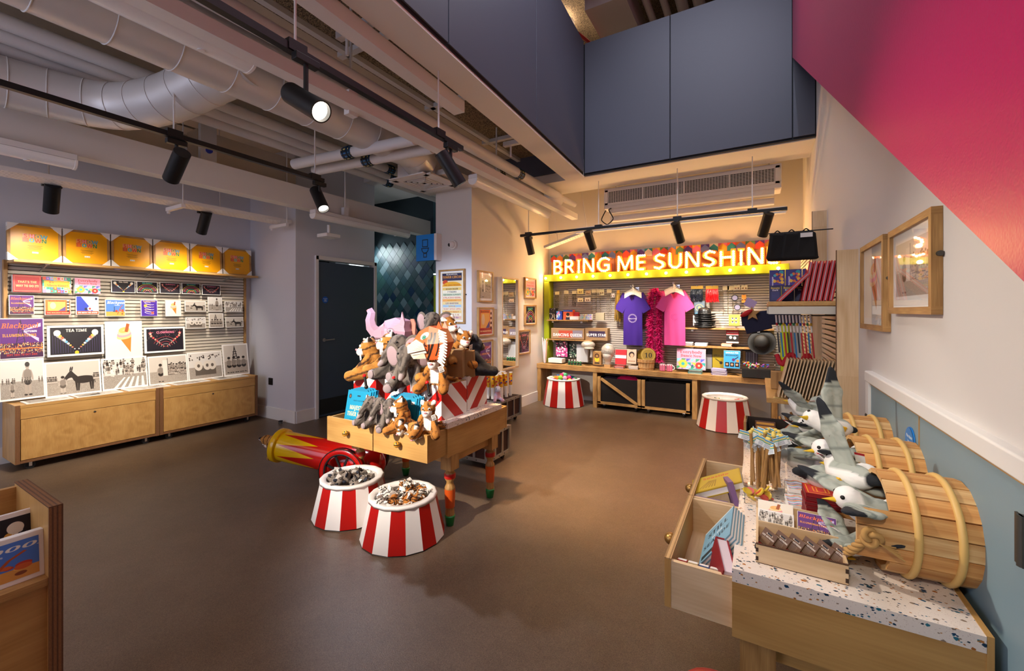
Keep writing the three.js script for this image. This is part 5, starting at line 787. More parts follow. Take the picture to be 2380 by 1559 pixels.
{ // ---- circus cannon
  const A = V(-3.414, 0.295, -2.061), B = V(-2.686, 0.182, -2.347), L = A.distanceTo(B), o = thing('circus_cannon', 'red toy cannon with yellow flame muzzle and spoked wheels, under the plush table', 'cannon', [0, 0, 0]);
  const q = new THREE.Quaternion().setFromUnitVectors(V(0, 1, 0), A.clone().sub(B).normalize()), g = new THREE.Group();
  const flame = print((x, w, h) => { x.fillStyle = '#c0140c'; x.fillRect(0, 0, w, h); x.fillStyle = '#e8b800'; x.fillRect(0, 0, w, 36); const n = 8; for (let i = 0; i < n; i++) { x.beginPath(); x.moveTo(i * w / n, 34); x.lineTo((i + 0.5) * w / n, 250); x.lineTo((i + 1) * w / n, 34); x.fill(); } }, 512, 512, 0.14);
  flame.roughness = 0.15;
  const barrel = part(o, 'barrel', cyl(0.118, 0.128, L, 44, true), flame); barrel.quaternion.copy(q); barrel.position.copy(A.clone().add(B).multiplyScalar(0.5));
  const br = part(o, 'breech', (() => { const s = sph(0.128, 32, 18); return s; })(), std(0xb5120c, 0.14)); br.position.copy(B);
  const mz = part(o, 'muzzle_ring', lathe([[0.1, -0.03], [0.132, -0.03], [0.136, -0.02], [0.136, 0.012], [0.13, 0.02], [0.1, 0.02], [0.1, -0.03]], 44), std(0xe0b000, 0.18)); mz.quaternion.copy(q); mz.position.copy(A);
  const bore = part(o, 'bore', cyl(0.1, 0.1, 0.3, 32, true), M.rubber); bore.quaternion.copy(q); bore.position.copy(A.clone().lerp(B, 0.14 / L));
  const side = V(0, 1, 0).cross(A.clone().sub(B)).normalize(), W0 = V(-2.72, 0.182, -2.119);
  const r = W0.y; const wr = (p) => { const w = part(o, 'wheel', rx(mg([ry(lathe([[r - 0.045, -0.02], [r, -0.02], [r, 0.02], [r - 0.045, 0.02], [r - 0.045, -0.02]], 44), 0)]), 0), std(0xb5120c, 0.2)); w.position.copy(p); w.quaternion.setFromUnitVectors(V(0, 1, 0), side); part(w, 'tyre', lathe([[r - 0.006, -0.022], [r + 0.0, -0.022], [r + 0.0, 0.022], [r - 0.006, 0.022]], 44), M.black); part(w, 'rim_ring', tr(lathe([[r - 0.05, 0.018], [r - 0.042, 0.023], [r - 0.036, 0.018]], 44), 0, 0, 0), M.black); for (let i = 0; i < 8; i++) part(w, 'spoke', tr(bar([0, 0, 0], [Math.cos(i * PI / 4) * (r - 0.03), 0, Math.sin(i * PI / 4) * (r - 0.03)], 0.014, 0.014), 0, 0, 0), M.black); part(w, 'hub', cyl(0.03, 0.03, 0.06, 18), std(0xb5120c, 0.2)); return w; };
  const C = A.clone().lerp(B, 0.72), off = W0.clone().sub(C).dot(side); wr(W0); const W1 = W0.clone().addScaledVector(side, -2 * off); W1.y = r; wr(W1);
  part(o, 'axle', rod(W0.toArray(), W1.toArray(), 0.012), M.black);
  for (const s of [-0.02, 0.02]) { const f = V(-3.119, 0, -2.143).addScaledVector(side, s * 0.4); f.x += s; part(o, 'acrylic_stand', rod([f.x, 0, f.z], [f.x, 0.2, f.z], 0.006), M.acrylic); }
  const p = set(copy(tigerA), 'plush tiger with a white tag peeking out of the cannon muzzle', A.clone().addScaledVector(A.clone().sub(B).normalize(), -0.01).add(V(0, -0.005, 0)).toArray(), [1.25, -1.3, 0], 0.74, 'plush toys in the cannon');
}
// ---- flight cases behind the table
const caseFill = col(0x33160f, 0.55), rivets = sph(0.006, 8, 6);
function flightCase(label, x0, x1, z0, z1, y0, y1) {
  const w = Math.abs(x1 - x0), d = Math.abs(z1 - z0), h = y1 - y0, o = thing('flight_case', label, 'trunk', [(x0 + x1) / 2, 0, (z0 + z1) / 2], 0, 'studded trunks on castors');
  part(o, 'shell', box(w - 0.012, h - 0.012, d - 0.012, 0, (y0 + y1) / 2, 0), caseFill);
  const st = 0.034, edge = (a, b) => bar(a, b, 0.03, 0.03);
  for (const y of [y0 + 0.014, y1 - 0.014]) { for (const z of [-d / 2, d / 2]) part(o, 'steel_edge', box(w + 0.004, 0.03, 0.012, 0, y, z), M.steel); for (const x of [-w / 2, w / 2]) part(o, 'steel_edge', box(0.012, 0.03, d + 0.004, x, y, 0), M.steel); }
  for (const x of [-w / 2, w / 2]) for (const z of [-d / 2, d / 2]) part(o, 'steel_post', box(0.034, h, 0.034, x * 0.985, (y0 + y1) / 2, z * 0.985), M.steel);
  for (const t of [-1 / 6, 1 / 6]) { part(o, 'steel_band', box(0.01, h, 0.024, w / 2, (y0 + y1) / 2, t * d), M.steel); part(o, 'steel_band', box(0.024, h, 0.01, t * w, (y0 + y1) / 2, d / 2), M.steel); }
  for (let i = 0; i < 5; i++) for (const y of [y0 + 0.014, y1 - 0.014]) { part(o, 'rivet', rivets, M.darkSteel, [w / 2 + 0.006, y, (-0.5 + i / 4) * d * 0.94]); part(o, 'rivet', rivets, M.darkSteel, [(-0.5 + i / 4) * w * 0.94, y, d / 2 + 0.006]); }
  for (const x of [-w / 2 + 0.05, w / 2 - 0.05]) for (const z of [-d / 2 + 0.05, d / 2 - 0.05]) part(o, 'castor', rz(cyl(y0 / 2, y0 / 2, 0.022, 16), PI / 2), M.rubber, [x, y0 / 2, z]);
  return o;
}
flightCase('brown studded trunk behind the right legs of the plush table', -2.5, -2.07, -3.5, -3.12, 0.055, 0.31);
flightCase('brown studded trunk against the nib wall carrying tubes', -2.985, -2.69, -4.83, -4.33, 0.055, 0.31);
{
  const art = std(0xffffff, 0.5, { map: canvasTex(128, 256, (x, w, h) => { x.fillStyle = '#f2efe8'; x.fillRect(0, 0, w, h); x.fillStyle = '#e2aa1c'; x.fillRect(0, 6, w, 130); for (let i = 0; i < 9; i++) { x.fillStyle = pick(['#c62c1c', '#2a4aa8', '#c62c1c']); x.fillRect(rnd() * 100, 14 + rnd() * 104, 22, 16); } }) });
  const tb = thing('cardboard_tube', '', 'tube', [0, 0, 0], 0, 'yellow topped tubes in the trunk'); part(tb, 'tube_wall', tr(cyl(0.022, 0.022, 0.3, 18), 0, 0.15, 0), art); part(tb, 'cap', tr(cyl(0.0225, 0.0225, 0.008, 18), 0, 0.302, 0), M.offwhite);
  seed = 5; let k = 0; for (let i = 0; i < 4; i++) for (let j = 0; j < 3; j++) { const o = k ? copy(tb) : tb; place(o, [-2.92 + j * 0.07 + rr(-0.006, 0.006), 0.312, -4.42 - i * 0.1 + rr(-0.01, 0.01)], [rr(-0.06, 0.06), rnd() * 6, rr(-0.06, 0.06)]); o.userData.label = 'yellow and white printed cardboard tube standing on the trunk by the nib wall'; k++; }
  const u = thing('plush_unicorn', 'small pink and white plush unicorn on the front of the tube trunk', 'plush toy', [-2.76, 0.31, -4.38], 0.8);
  part(u, 'body', soft([[0, 0.05, 0, 0.045, 0, 0.1, 0.01, 0.035], [0, 0.15, 0.03, 0.034, 0, 0.14, 0.07, 0.024], [-0.04, 0.02, 0.04, 0.02, -0.05, 0.015, 0.08, 0.02], [0.04, 0.02, 0.04, 0.02, 0.05, 0.015, 0.08, 0.02]], 28, 0.02, (x, y, z) => y > 0.12 ? '#e8e4ee' : vnoise(x * 60, y * 60, 3) > 0.5 ? '#e6b4c4' : '#d8cfe4'), M.plush);
  part(u, 'horn', tr(new THREE.ConeGeometry(0.009, 0.05, 10), 0, 0.21, 0.035), col(0xe08a9a, 0.5)); part(u, 'mane', tube([[0, 0.18, 0.02], [0.01, 0.15, -0.02], [0, 0.1, -0.04]], 0.014), col(0xd85a90, 0.8));
  for (const e of [-1, 1]) part(u, 'eye', eyeB, blackP, [e * 0.024, 0.152, 0.055]);
}
// =====================================================================  BACK: BULB LETTERS AND FANCY DRESS WALL
const SZ = -6.3;
{ // lime frame with bulbs, slats behind
  const o = thing('lime_display_frame', 'lime green frame studded with glowing bulbs round the back display', 'display frame', [0, 0, 0]);
  part(o, 'top_beam', rbox(3.3, 0.11, 0.2, 0.004, -1.33, 1.925, -6.23), M.lime);
  part(o, 'left_jamb', rbox(0.09, 1.3, 0.2, 0.004, -2.935, 1.235, -6.23), M.lime);
  part(o, 'right_jamb', rbox(0.09, 1.3, 0.2, 0.004, 0.275, 1.235, -6.23), M.lime);
  const bulbM = std(0xffffff, 0.3, { emissive: 0xffe0a0, emissiveIntensity: 14 }), bg = sph(0.019, 16, 12);
  for (let i = 0; i < 13; i++) {
    const x = -2.94 + i * 0.262, b = part(o, 'bulb', bg, bulbM, [x, 1.925, -6.112]); part(o, 'bulb_collar', rx(cyl(0.022, 0.024, 0.012, 18), PI / 2), M.lime, [x, 1.925, -6.126]);
    const l = new THREE.PointLight(0xffd890, 0.075, 0, 2); l.name = 'bulb_light'; l.position.set(x, 1.925, -6.085); scene.add(l);
  }
  const s = thing('back_slat_panel', 'grey horizontal slat panel behind the fancy dress goods', 'display panel', [-1.33, 1.235, SZ]);
  part(s, 'back_board', box(3.12, 1.28, 0.012, 0, 0, -0.02), col(0x857c72, 0.9));
  const sl = []; for (let i = 0; i < 40; i++) sl.push(box(3.12, 0.025, 0.018, 0, -0.63 + i * 0.0325, -0.003)); part(s, 'slats', mg(sl), std(0xb9b0a6, 0.55)).userData.kind = 'stuff';
}
{ // bunting board of painted squares, each with a house shaped pennant
  const o = thing('pennant_board', 'board of painted pennant squares above the lit letters', 'board', [0, 0, SZ]);
  const cs = [0xd94a35, 0xe08a3a, 0x5a8f5c, 0x5f4596, 0xd86a8a, 0x7f9ad0, 0x2f8f92, 0xe0a92c, 0xe6dcc4], w = 0.107, q = box(w - 0.002, 0.107, 0.012), p = ext([[-w / 2 + 0.002, -0.056], [w / 2 - 0.002, -0.056], [w / 2 - 0.002, 0.005], [0, 0.05], [-w / 2 + 0.002, 0.005]], 0.004);
  part(o, 'backing', box(3.14, 0.24, 0.012, -1.35, 2.09, -0.008), col(0xb98a5a, 0.8));
  const seq = [[6, 0], [5, 1], [8, 2], [0, 3], [7, 4], [3, 5], [8, 6], [4, 7], [0, 6], [1, 5], [2, 1], [3, 0], [4, 7], [5, 3], [6, 8], [7, 4], [2, 0], [5, 1], [7, 2], [0, 3], [7, 4], [3, 5], [8, 6], [4, 7], [0, 6], [1, 5], [2, 1], [3, 0], [4, 7]];
  seq.forEach(([a, b], i) => { const x = -2.88 + i * w; part(o, 'square', q, col(cs[a], 0.7), [x, 2.255, 0]); part(o, 'pennant', p, col(cs[b], 0.7), [x, 2.255, 0.006]); });
  for (let i = 0; i < 15; i++) part(o, 'tall_panel', box(0.205, 0.2, 0.01, 0, 0, 0), col([0xd2a21e, 0xb88a66, 0xc08a3a][i % 3], 0.7), [-2.82 + i * 0.21, 2.09, 0.006]);
}
{ // lit letters standing on the beam: one thing per letter
  const font = await new FontLoader().loadAsync('fonts/droid/droid_sans_bold.typeface.json');
  const shell = std(0xd9601a, 0.45, { emissive: 0xff6a10, emissiveIntensity: 0.25 }), face = std(0xe8872c, 0.5, { emissive: 0xff7a1a, emissiveIntensity: 0.3 }), bulb = std(0xffffff, 0.3, { emissive: 0xfff0cc, emissiveIntensity: 5 }), bulbG = sph(0.0135, 10, 8);
  const strokes = { // bulb paths in a unit box, x right, y up
    B: [[[0.15, 0.05], [0.15, 0.95], [0.6, 0.93], [0.75, 0.75], [0.6, 0.54], [0.2, 0.52]], [[0.6, 0.5], [0.82, 0.28], [0.62, 0.06], [0.2, 0.05]]], R: [[[0.15, 0.05], [0.15, 0.95], [0.6, 0.93], [0.76, 0.72], [0.58, 0.5], [0.22, 0.48]], [[0.5, 0.44], [0.85, 0.05]]], I: [[[0.5, 0.06], [0.5, 0.94]]], N: [[[0.14, 0.05], [0.14, 0.95], [0.86, 0.05], [0.86, 0.95]]],
    G: [[[0.88, 0.8], [0.65, 0.94], [0.35, 0.9], [0.14, 0.62], [0.14, 0.36], [0.35, 0.1], [0.65, 0.06], [0.87, 0.2], [0.87, 0.45], [0.58, 0.45]]], M: [[[0.11, 0.05], [0.13, 0.95], [0.5, 0.15], [0.87, 0.95], [0.89, 0.05]]], E: [[[0.85, 0.94], [0.2, 0.94], [0.2, 0.06], [0.85, 0.06]], [[0.3, 0.5], [0.76, 0.5]]], S: [[[0.82, 0.84], [0.5, 0.95], [0.22, 0.78], [0.3, 0.58], [0.7, 0.42], [0.82, 0.24], [0.5, 0.05], [0.15, 0.14]]], U: [[[0.15, 0.95], [0.15, 0.3], [0.35, 0.07], [0.65, 0.07], [0.85, 0.3], [0.85, 0.95]]], H: [[[0.14, 0.05], [0.14, 0.95]], [[0.86, 0.05], [0.86, 0.95]], [[0.25, 0.52], [0.76, 0.52]]] };
  const text = 'BRING ME SUNSHINE', wd = { I: 0.07, M: 0.215, G: 0.19, B: 0.15, R: 0.155, E: 0.13, S: 0.155, ' ': 0.045 }, Hh = 0.225, gap = 0.014; let total = 0; for (const ch of text) total += (wd[ch] ?? 0.17) + gap;
  const span = 3.08, sc = span / total; let x = -2.83, idx = 0; const nth = { N: 0, I: 0, E: 0, S: 0 }, ordn = ['first', 'second', 'third'];
  const word = ['first word', 'short middle word', 'last word']; let wi = 0; const seen = {};
  for (const ch of text) {
    const w = (wd[ch] ?? 0.17) * sc; if (ch === ' ') { x += w + gap * sc; wi++; continue; }
    const k = ch + wi; seen[k] = (seen[k] ?? 0) + 1; const multi = text.split(' ')[wi].split(ch).length > 2;
    const o = thing('bulb_letter', `glowing bulb letter ${ch} of the ${word[wi]}${multi ? ', ' + ordn[seen[k] - 1] + ' one' : ''}`, 'letter', [x, 1.982, -6.2], 0, 'letters lit with bulbs');
    const fit = (size, depth) => { const g = new TextGeometry(ch, { font, size, depth, curveSegments: 6, bevelEnabled: false }); g.computeBoundingBox(); const b = g.boundingBox; g.translate(-b.min.x, -b.min.y, 0); g.scale(w / (b.max.x - b.min.x), Hh / (b.max.y - b.min.y), 1); return g; };
    part(o, 'shell', fit(0.2, 0.05), shell); const f = fit(0.2, 0.003); f.translate(-w / 2, -Hh / 2, 0); f.scale(0.92, 0.93, 1); part(o, 'lit_face', f, face, [w / 2, Hh / 2, 0.0505]);
    for (const st of strokes[ch]) { const pts = st.map(([a, b]) => [a * w, b * Hh]); let carry = 0; for (let i = 0; i + 1 < pts.length; i++) { const [ax, ay] = pts[i], [bx, by] = pts[i + 1], L = Math.hypot(bx - ax, by - ay); for (let d = carry; d < L; d += 0.029) part(o, 'bulb', bulbG, bulb, [ax + (bx - ax) * d / L, ay + (by - ay) * d / L, 0.06]); carry = (0.029 - ((L - carry) % 0.029)) % 0.029; } }
    const l = new THREE.PointLight(0xffbe70, 0.19, 0, 2); l.name = 'letter_light'; l.position.set(x + w / 2, 1.982 + Hh / 2, -6.05); scene.add(l);
    x += w + gap * sc;
  }
}
{ // bench with open bays
  const o = thing('display_bench', 'long oak bench under the fancy dress wall', 'bench', [0, 0, -6.11]);
  part(o, 'bench_top', rbox(3.2, 0.07, 0.39, 0.003, -1.4, 0.55, 0), M.oak); for (const x of [-2.965, -2.06, -0.72, 0.16]) part(o, 'leg_panel', box(0.06, 0.515, 0.37, x, 0.2575, 0), M.oak);
}
{ // two rolling crates
  const dk = std(0x120907, 0.95);
  for (const [x0, x1, diag, l] of [[-2.015, -1.4, true, 'dark crate with a diagonal brace under the bench'], [-1.39, -0.775, false, 'plain dark crate right of the braced one']]) {
    const w = x1 - x0, o = thing('rolling_crate', l, 'crate', [(x0 + x1) / 2, 0, -6.08], 0, 'crates under the bench');
    for (const z of [0.15, -0.15]) part(o, 'dark_panel', box(w - 0.02, 0.36, 0.012, 0, 0.26, z), dk); for (const e of [-1, 1]) part(o, 'dark_panel', box(0.012, 0.36, 0.3, e * (w / 2 - 0.012), 0.26, 0), dk); part(o, 'floor_panel', box(w - 0.02, 0.012, 0.3, 0, 0.09, 0), dk);
    for (const e of [-1, 1]) part(o, 'frame_post', box(0.045, 0.38, 0.02, e * (w / 2 - 0.0225), 0.27, 0.162), M.oak); part(o, 'frame_rail', box(w, 0.035, 0.02, 0, 0.085, 0.162), M.oak);
    if (diag) part(o, 'brace', bar([-w / 2 + 0.05, 0.43, 0.163], [w / 2 - 0.05, 0.11, 0.163], 0.018, 0.04), M.oak);
    for (const e of [-1, 1]) for (const z of [0.1, -0.1]) { const c = part(o, 'castor', rz(cyl(0.025, 0.025, 0.02, 14), PI / 2), M.rubber, [e * (w / 2 - 0.08), 0.026, z]); part(c, 'fork', box(0.03, 0.03, 0.03, 0, 0.03, 0), M.chrome); }
  }
  one('crate_cloth', 'shiny pink cloth heaped in the braced crate', 'cloth', (() => { const g = sph(0.16, 24, 16), p = g.attributes.position; for (let i = 0; i < p.count; i++) { const k = 1 + 0.12 * Math.sin(p.getX(i) * 60) * Math.sin(p.getZ(i) * 50); p.setXYZ(i, p.getX(i) * 1.1 * k, p.getY(i) * 0.45 * k, p.getZ(i) * 0.7); } g.computeVertexNormals(); return g; })(), col(0xc21a5a, 0.35), [-1.62, 0.4, -6.08]);
  one('crate_cloth', 'dark purple cloth in the left of the braced crate', 'cloth', (() => { const g = sph(0.14, 20, 14); g.scale(1.2, 0.4, 0.8); return g; })(), col(0x241238, 0.8), [-1.85, 0.39, -6.08]);
}
tub('striped tub of coloured balls under the left end of the bench', -2.54, -5.9, 0.31, 0.245, 0.385, 0.1);
tub('striped tub of small gifts near the right end of the bench', -0.36, -5.72, 0.31, 0.245, 0.36, 0.15);
{
  seed = 77; const ballG = sph(0.035, 16, 12), cs = [0xe0528a, 0xf0c22c, 0x2a86c8, 0x48b070, 0xd01e6a, 0xf09ab8, 0x8ac83a, 0xe8842a, 0x1c5a9a], nm = ['pink', 'yellow', 'blue', 'green', 'magenta', 'pale pink', 'lime', 'orange', 'dark blue'];
  let k = 0; for (const [r, n, y] of [[0.165, 13, 0.375], [0.09, 8, 0.405], [0.03, 3, 0.44]]) for (let i = 0; i < n; i++) { const a = i / n * 6.28 + rnd() * 0.2, c = k % 9; one('play_ball', `${nm[c]} plastic ball heaped in the tub under the bench`, 'ball', ballG, col(cs[c], 0.25), [-2.54 + Math.cos(a) * r, y + rr(-0.008, 0.008), -5.9 + Math.sin(a) * r], null, nm[c] + ' play balls'); k++; }
  one('tub_sign_rod', 'thin clear rod standing in the tub of balls', 'rod', rod([-2.43, 0.3, -5.9], [-2.43, 0.52, -5.9], 0.005), M.acrylic);
  for (let i = 0; i < 14; i++) one('gift_pouch', 'small card gift lying in the right striped tub', 'gift', rbox(0.045, 0.03, 0.02, 0.003), col(pick([0x6a7a2a, 0xd8d0b0, 0x3a4a28, 0xb8a870]), 0.6), [-0.47 + rr(-0.07, 0.07), 0.3 + rr(0, 0.03), -5.7 + rr(-0.08, 0.08)], [rnd(), rnd() * 6, rnd()], 'card gifts in the right tub');
  for (let i = 0; i < 5; i++) one('red_trinket', 'red foil trinket in the right striped tub', 'trinket', sph(0.028, 12, 9), col(0xb0181c, 0.25), [-0.22 + rr(-0.06, 0.04), 0.32, -5.72 + rr(-0.07, 0.07)], null, 'red trinkets in the right tub');
}
// ---- shelves on the slats
for (const [x0, x1, y, z1, l] of [[-2.9, -2.22, 1.257, -6.06, 'upper left oak shelf on the back slats'], [-2.9, -2.16, 0.956, -6.06, 'lower left oak shelf on the back slats'], [-0.93, 0.16, 1.17, -6.06, 'upper right oak shelf under the bowler hats'], [-0.92, 0.1, 0.93, -6.06, 'lower right oak shelf with the white books']]) {
  const o = thing('wall_shelf', l, 'shelf', [(x0 + x1) / 2, y, (SZ + z1) / 2 + 0.006], 0, 'oak shelves on the back wall'); part(o, 'board', rbox(x1 - x0, 0.018, Math.abs(SZ - z1) - 0.012, 0.002), M.oak); for (const e of [-0.35, 0.35]) part(o, 'bracket', box(0.03, 0.03, 0.2, e * (x1 - x0), -0.02, 0), M.steel);
}
// goods: [name, label, category, [x,y,z top left], [bottom right], depth, material, print]
function goods(name, label, cat, tl, br, d, mat, art, group, lean = 0) {
  const w = Math.abs(br[0] - tl[0]), h = tl[1] - br[1], o = thing(name, label, cat, [(tl[0] + br[0]) / 2, (tl[1] + br[1]) / 2, tl[2] - d / 2], [lean, 0, 0], group);
  part(o, 'body', rbox(w, h, d, 0.0025), mat); if (art) part(o, 'printed_face', faced(w * 0.985, h * 0.985, d), art); return o;
}
const quick = (bg, lines, w = 96, h = 120, extra) => print((x, W, H) => { x.fillStyle = bg; x.fillRect(0, 0, W, H); if (extra) extra(x, W, H); for (const [s, y, sz, c] of lines) txt(x, s, W / 2, H * y, sz, c, { max: W * 0.9 }); }, w, h);
const dots = (cs, n, r) => (x, W, H) => { for (let i = 0; i < n; i++) disc(x, rnd() * W, rnd() * H, rr(r * 0.5, r), pick(cs)); };
seed = 311;
goods('gift_tin', 'black patterned tin at the left end of the upper left shelf', 'tin', [-2.859, 1.448, -6.08], [-2.755, 1.265, -6.08], 0.1, col(0x1c1a18, 0.4), quick('#1d1a18', [], 64, 80, dots(['#d8d0c0', '#8a6a4a', '#3a3430'], 40, 5)));
goods('gift_tin', 'blue pink box on the upper left shelf', 'box', [-2.74, 1.4, -6.08], [-2.645, 1.266, -6.08], 0.08, col(0x2a3a9a, 0.4), quick('#3348b0', [], 64, 80, dots(['#e88ab0', '#5aa0e0', '#f0e0e8'], 14, 12)));
goods('gift_tin', 'orange box with a blue top and a cartoonish portrait', 'box', [-2.624, 1.42, -6.08], [-2.467, 1.268, -6.08], 0.1, col(0xd85a2c, 0.4), quick('#d85a30', [], 80, 80, (x, W, H) => { x.fillStyle = '#2450a8'; x.fillRect(0, 0, W, 14); disc(x, 40, 48, 14, '#f0c8a0'); disc(x, 40, 36, 14, '#1c1614'); x.fillStyle = '#20283a'; x.fillRect(22, 60, 36, 20); }));
goods('gift_tin', 'small red and black box right of the portrait box', 'box', [-2.469, 1.387, -6.12], [-2.392, 1.281, -6.12], 0.06, col(0xa81c20, 0.4));
goods('paperback_stack', 'white books lying in front of the portrait box', 'books', [-2.508, 1.321, -6.06], [-2.368, 1.269, -6.06], 0.08, M.paper);
goods('pastel_box', 'pastel patterned box, left one of a pair', 'box', [-2.344, 1.354, -6.07], [-2.262, 1.27, -6.07], 0.06, M.paper, quick('#b8c8cc', [], 48, 48, dots(['#e0a0a8', '#e8d070', '#8ac0b0'], 18, 7)));
goods('pastel_box', 'pastel patterned box, right one of a pair', 'box', [-2.248, 1.355, -6.07], [-2.161, 1.271, -6.07], 0.06, M.paper, quick('#b0bcd4', [], 48, 48, dots(['#e0a0c8', '#e8e0a0', '#8aa0d0'], 18, 7)));
goods('clear_bag_pack', 'clear bag of beads at the right end of the upper left shelf', 'bag', [-2.111, 1.374, -6.1], [-1.979, 1.266, -6.1], 0.05, col(0xa89c80, 0.5));
goods('word_sign_crate', 'card crate with a red dance word sign on the lower left shelf', 'sign', [-2.824, 1.136, -6.07], [-2.283, 0.972, -6.07], 0.12, M.card, quick('#a08060', [['DANCING QUEEN', 0.62, 40, '#fff']], 300, 100, (x, W, H) => { x.fillStyle = '#b84a34'; x.fillRect(70, 20, 130, 66); x.fillStyle = '#8a8090'; x.fillRect(200, 18, 90, 66); }));
goods('word_sign_crate', 'card crate with a black and white word sign', 'sign', [-2.273, 1.146, -6.1], [-1.927, 0.963, -6.1], 0.12, M.card, quick('#9a7a56', [['SUPER STAR', 0.55, 34, '#fff']], 200, 110, (x, W, H) => { x.fillStyle = '#3a2a48'; x.fillRect(30, 26, 150, 56); }));
goods('sequin_bag', 'black and pink sequinned bag on the bench left', 'bag', [-2.766, 0.925, -6.12], [-2.569, 0.685, -6.12], 0.07, col(0x18141c, 0.5), quick('#1a161c', [], 96, 128, (x, W, H) => { dots(['#e8e0e8', '#c83a80', '#3a3440'], 60, 4)(x, W, 44); x.fillStyle = '#e04a94'; x.fillRect(0, 50, W, H); dots(['#f4e8f0', '#1a161c', '#f08ab8'], 50, 8)(x, W, H); }));
goods('patterned_bag', 'black and green confetti bag behind the bottle box', 'bag', [-2.58, 0.895, -6.18], [-2.443, 0.673, -6.18], 0.05, col(0x20282a, 0.5), quick('#22302c', [], 64, 100, dots(['#e8ece0', '#4a8a6a', '#b8c8b0'], 60, 5)));
goods('foil_bag', 'silver white foil bag beside the cap stand', 'bag', [-2.424, 0.891, -6.13], [-2.243, 0.624, -6.13], 0.05, col(0xc9ced4, 0.35));
goods('white_book_stack', 'pale books at the left end of the bench', 'books', [-2.843, 0.668, -6], [-2.611, 0.602, -6], 0.14, M.paper);
goods('novelty_box', 'brown card box with a yellow novelty figure', 'box', [-2.123, 0.808, -6.02], [-1.998, 0.612, -6.02], 0.07, M.card, quick('#a87c48', [], 80, 120, (x, W, H) => { disc(x, 40, 70, 24, '#e8c22a'); disc(x, 40, 40, 22, '#3a1c14'); disc(x, 40, 42, 14, '#a87c48'); x.fillStyle = '#2a2018'; x.fillRect(16, 100, 48, 12); }));
goods('dance_print', 'pink dance print in a white mount on the bench', 'print', [-0.958, 0.901, -6.06], [-0.602, 0.624, -6.06], 0.015, M.paper, PR.dance, null, -0.1);
goods('upright_box', 'grey and black upright box behind the pink print', 'box', [-0.61, 0.887, -6.14], [-0.533, 0.636, -6.14], 0.08, col(0x55555a, 0.6), quick('#8a8a8c', [], 40, 100, (x, W, H) => { x.fillStyle = '#222'; x.fillRect(0, 0, W, 22); }));
goods('music_box_set', 'mustard boxed instrument set with black lettering', 'box', [-0.528, 0.919, -6.14], [-0.366, 0.625, -6.14], 0.09, col(0xa08a1c, 0.6), quick('#a8921e', [['UKULELE', 0.32, 20, '#18160c']], 96, 160, (x) => { x.strokeStyle = '#2a2410'; x.lineWidth = 5; x.beginPath(); x.moveTo(20, 76); x.lineTo(56, 100); x.stroke(); disc(x, 60, 104, 11, '#2a2410'); }));
goods('beginner_book', 'light blue beginners music book standing on a lilac stack', 'book', [-0.389, 0.9, -6.04], [-0.201, 0.676, -6.04], 0.02, M.paper, quick('#3a9ad0', [['UKULELE FOR', 0.12, 17, '#f2f6f8'], ['BEGINNERS', 0.26, 20, '#10202c']], 140, 150, (x, W, H) => { x.strokeStyle = '#2a1a3a'; x.lineWidth = 7; x.beginPath(); x.moveTo(80, 80); x.lineTo(124, 52); x.stroke(); disc(x, 82, 78, 13, '#5a2a6a'); disc(x, 118, 86, 12, '#e8782c'); for (let i = 0; i < 3; i++) { x.fillStyle = '#1a1210'; x.fillRect(12 + i * 42, 100, 34, 38); disc(x, 28 + i * 42, 118, 10, '#d89a7a'); } }), null, -0.08);
goods('cd_box_set', 'dark box of discs with striped spines at the back of the bench', 'box', [-0.19, 0.905, -6.16], [-0.009, 0.735, -6.16], 0.1, col(0x2a241e, 0.6), quick('#2c2620', [], 128, 96, (x, W, H) => { x.fillStyle = '#8a6a30'; x.fillRect(4, 6, 24, 84); for (let i = 0; i < 14; i++) { x.fillStyle = pick(['#7a7a90', '#4a4a5c', '#9a9ab0', '#33304a']); x.fillRect(34 + i * 6.6, 14, 5, 76); } }));
goods('record_card', 'peach card with a small record on the front edge of the bench', 'record', [-0.115, 0.748, -5.98], [-0.014, 0.617, -5.98], 0.02, col(0xc8a078, 0.7), quick('#c9a27c', [], 80, 90, (x) => { disc(x, 46, 44, 34, '#2a2a20'); disc(x, 46, 44, 14, '#d89a80'); }), null, -0.15);
goods('emblem_book', 'slate book with a gold emblem left of the bowler hats', 'book', [-0.754, 1.533, -6.15], [-0.622, 1.343, -6.15], 0.03, col(0x5a6c78, 0.5), quick('#5f7280', [], 96, 120, (x) => { x.strokeStyle = '#c8b070'; x.lineWidth = 5; x.beginPath(); x.ellipse(48, 54, 34, 26, 0, 0, 7); x.stroke(); disc(x, 48, 54, 12, '#c8b070'); x.fillStyle = '#6ab0d8'; x.fillRect(6, 100, 84, 8); }));
goods('white_carton', 'plain white carton under the slate book', 'box', [-0.759, 1.343, -6.1], [-0.622, 1.207, -6.1], 0.08, M.paper);
goods('badge_box', 'yellow badge box with four round badges', 'box', [-0.334, 1.356, -6.1], [-0.212, 1.214, -6.1], 0.06, col(0xd2a83a, 0.5), quick('#d8b048', [], 80, 84, (x) => { for (const [a, b] of [[28, 30], [54, 30], [28, 56], [54, 56]]) { disc(x, a, b, 9, '#f2ead8'); disc(x, a, b - 3, 6, '#3a3048'); } }));
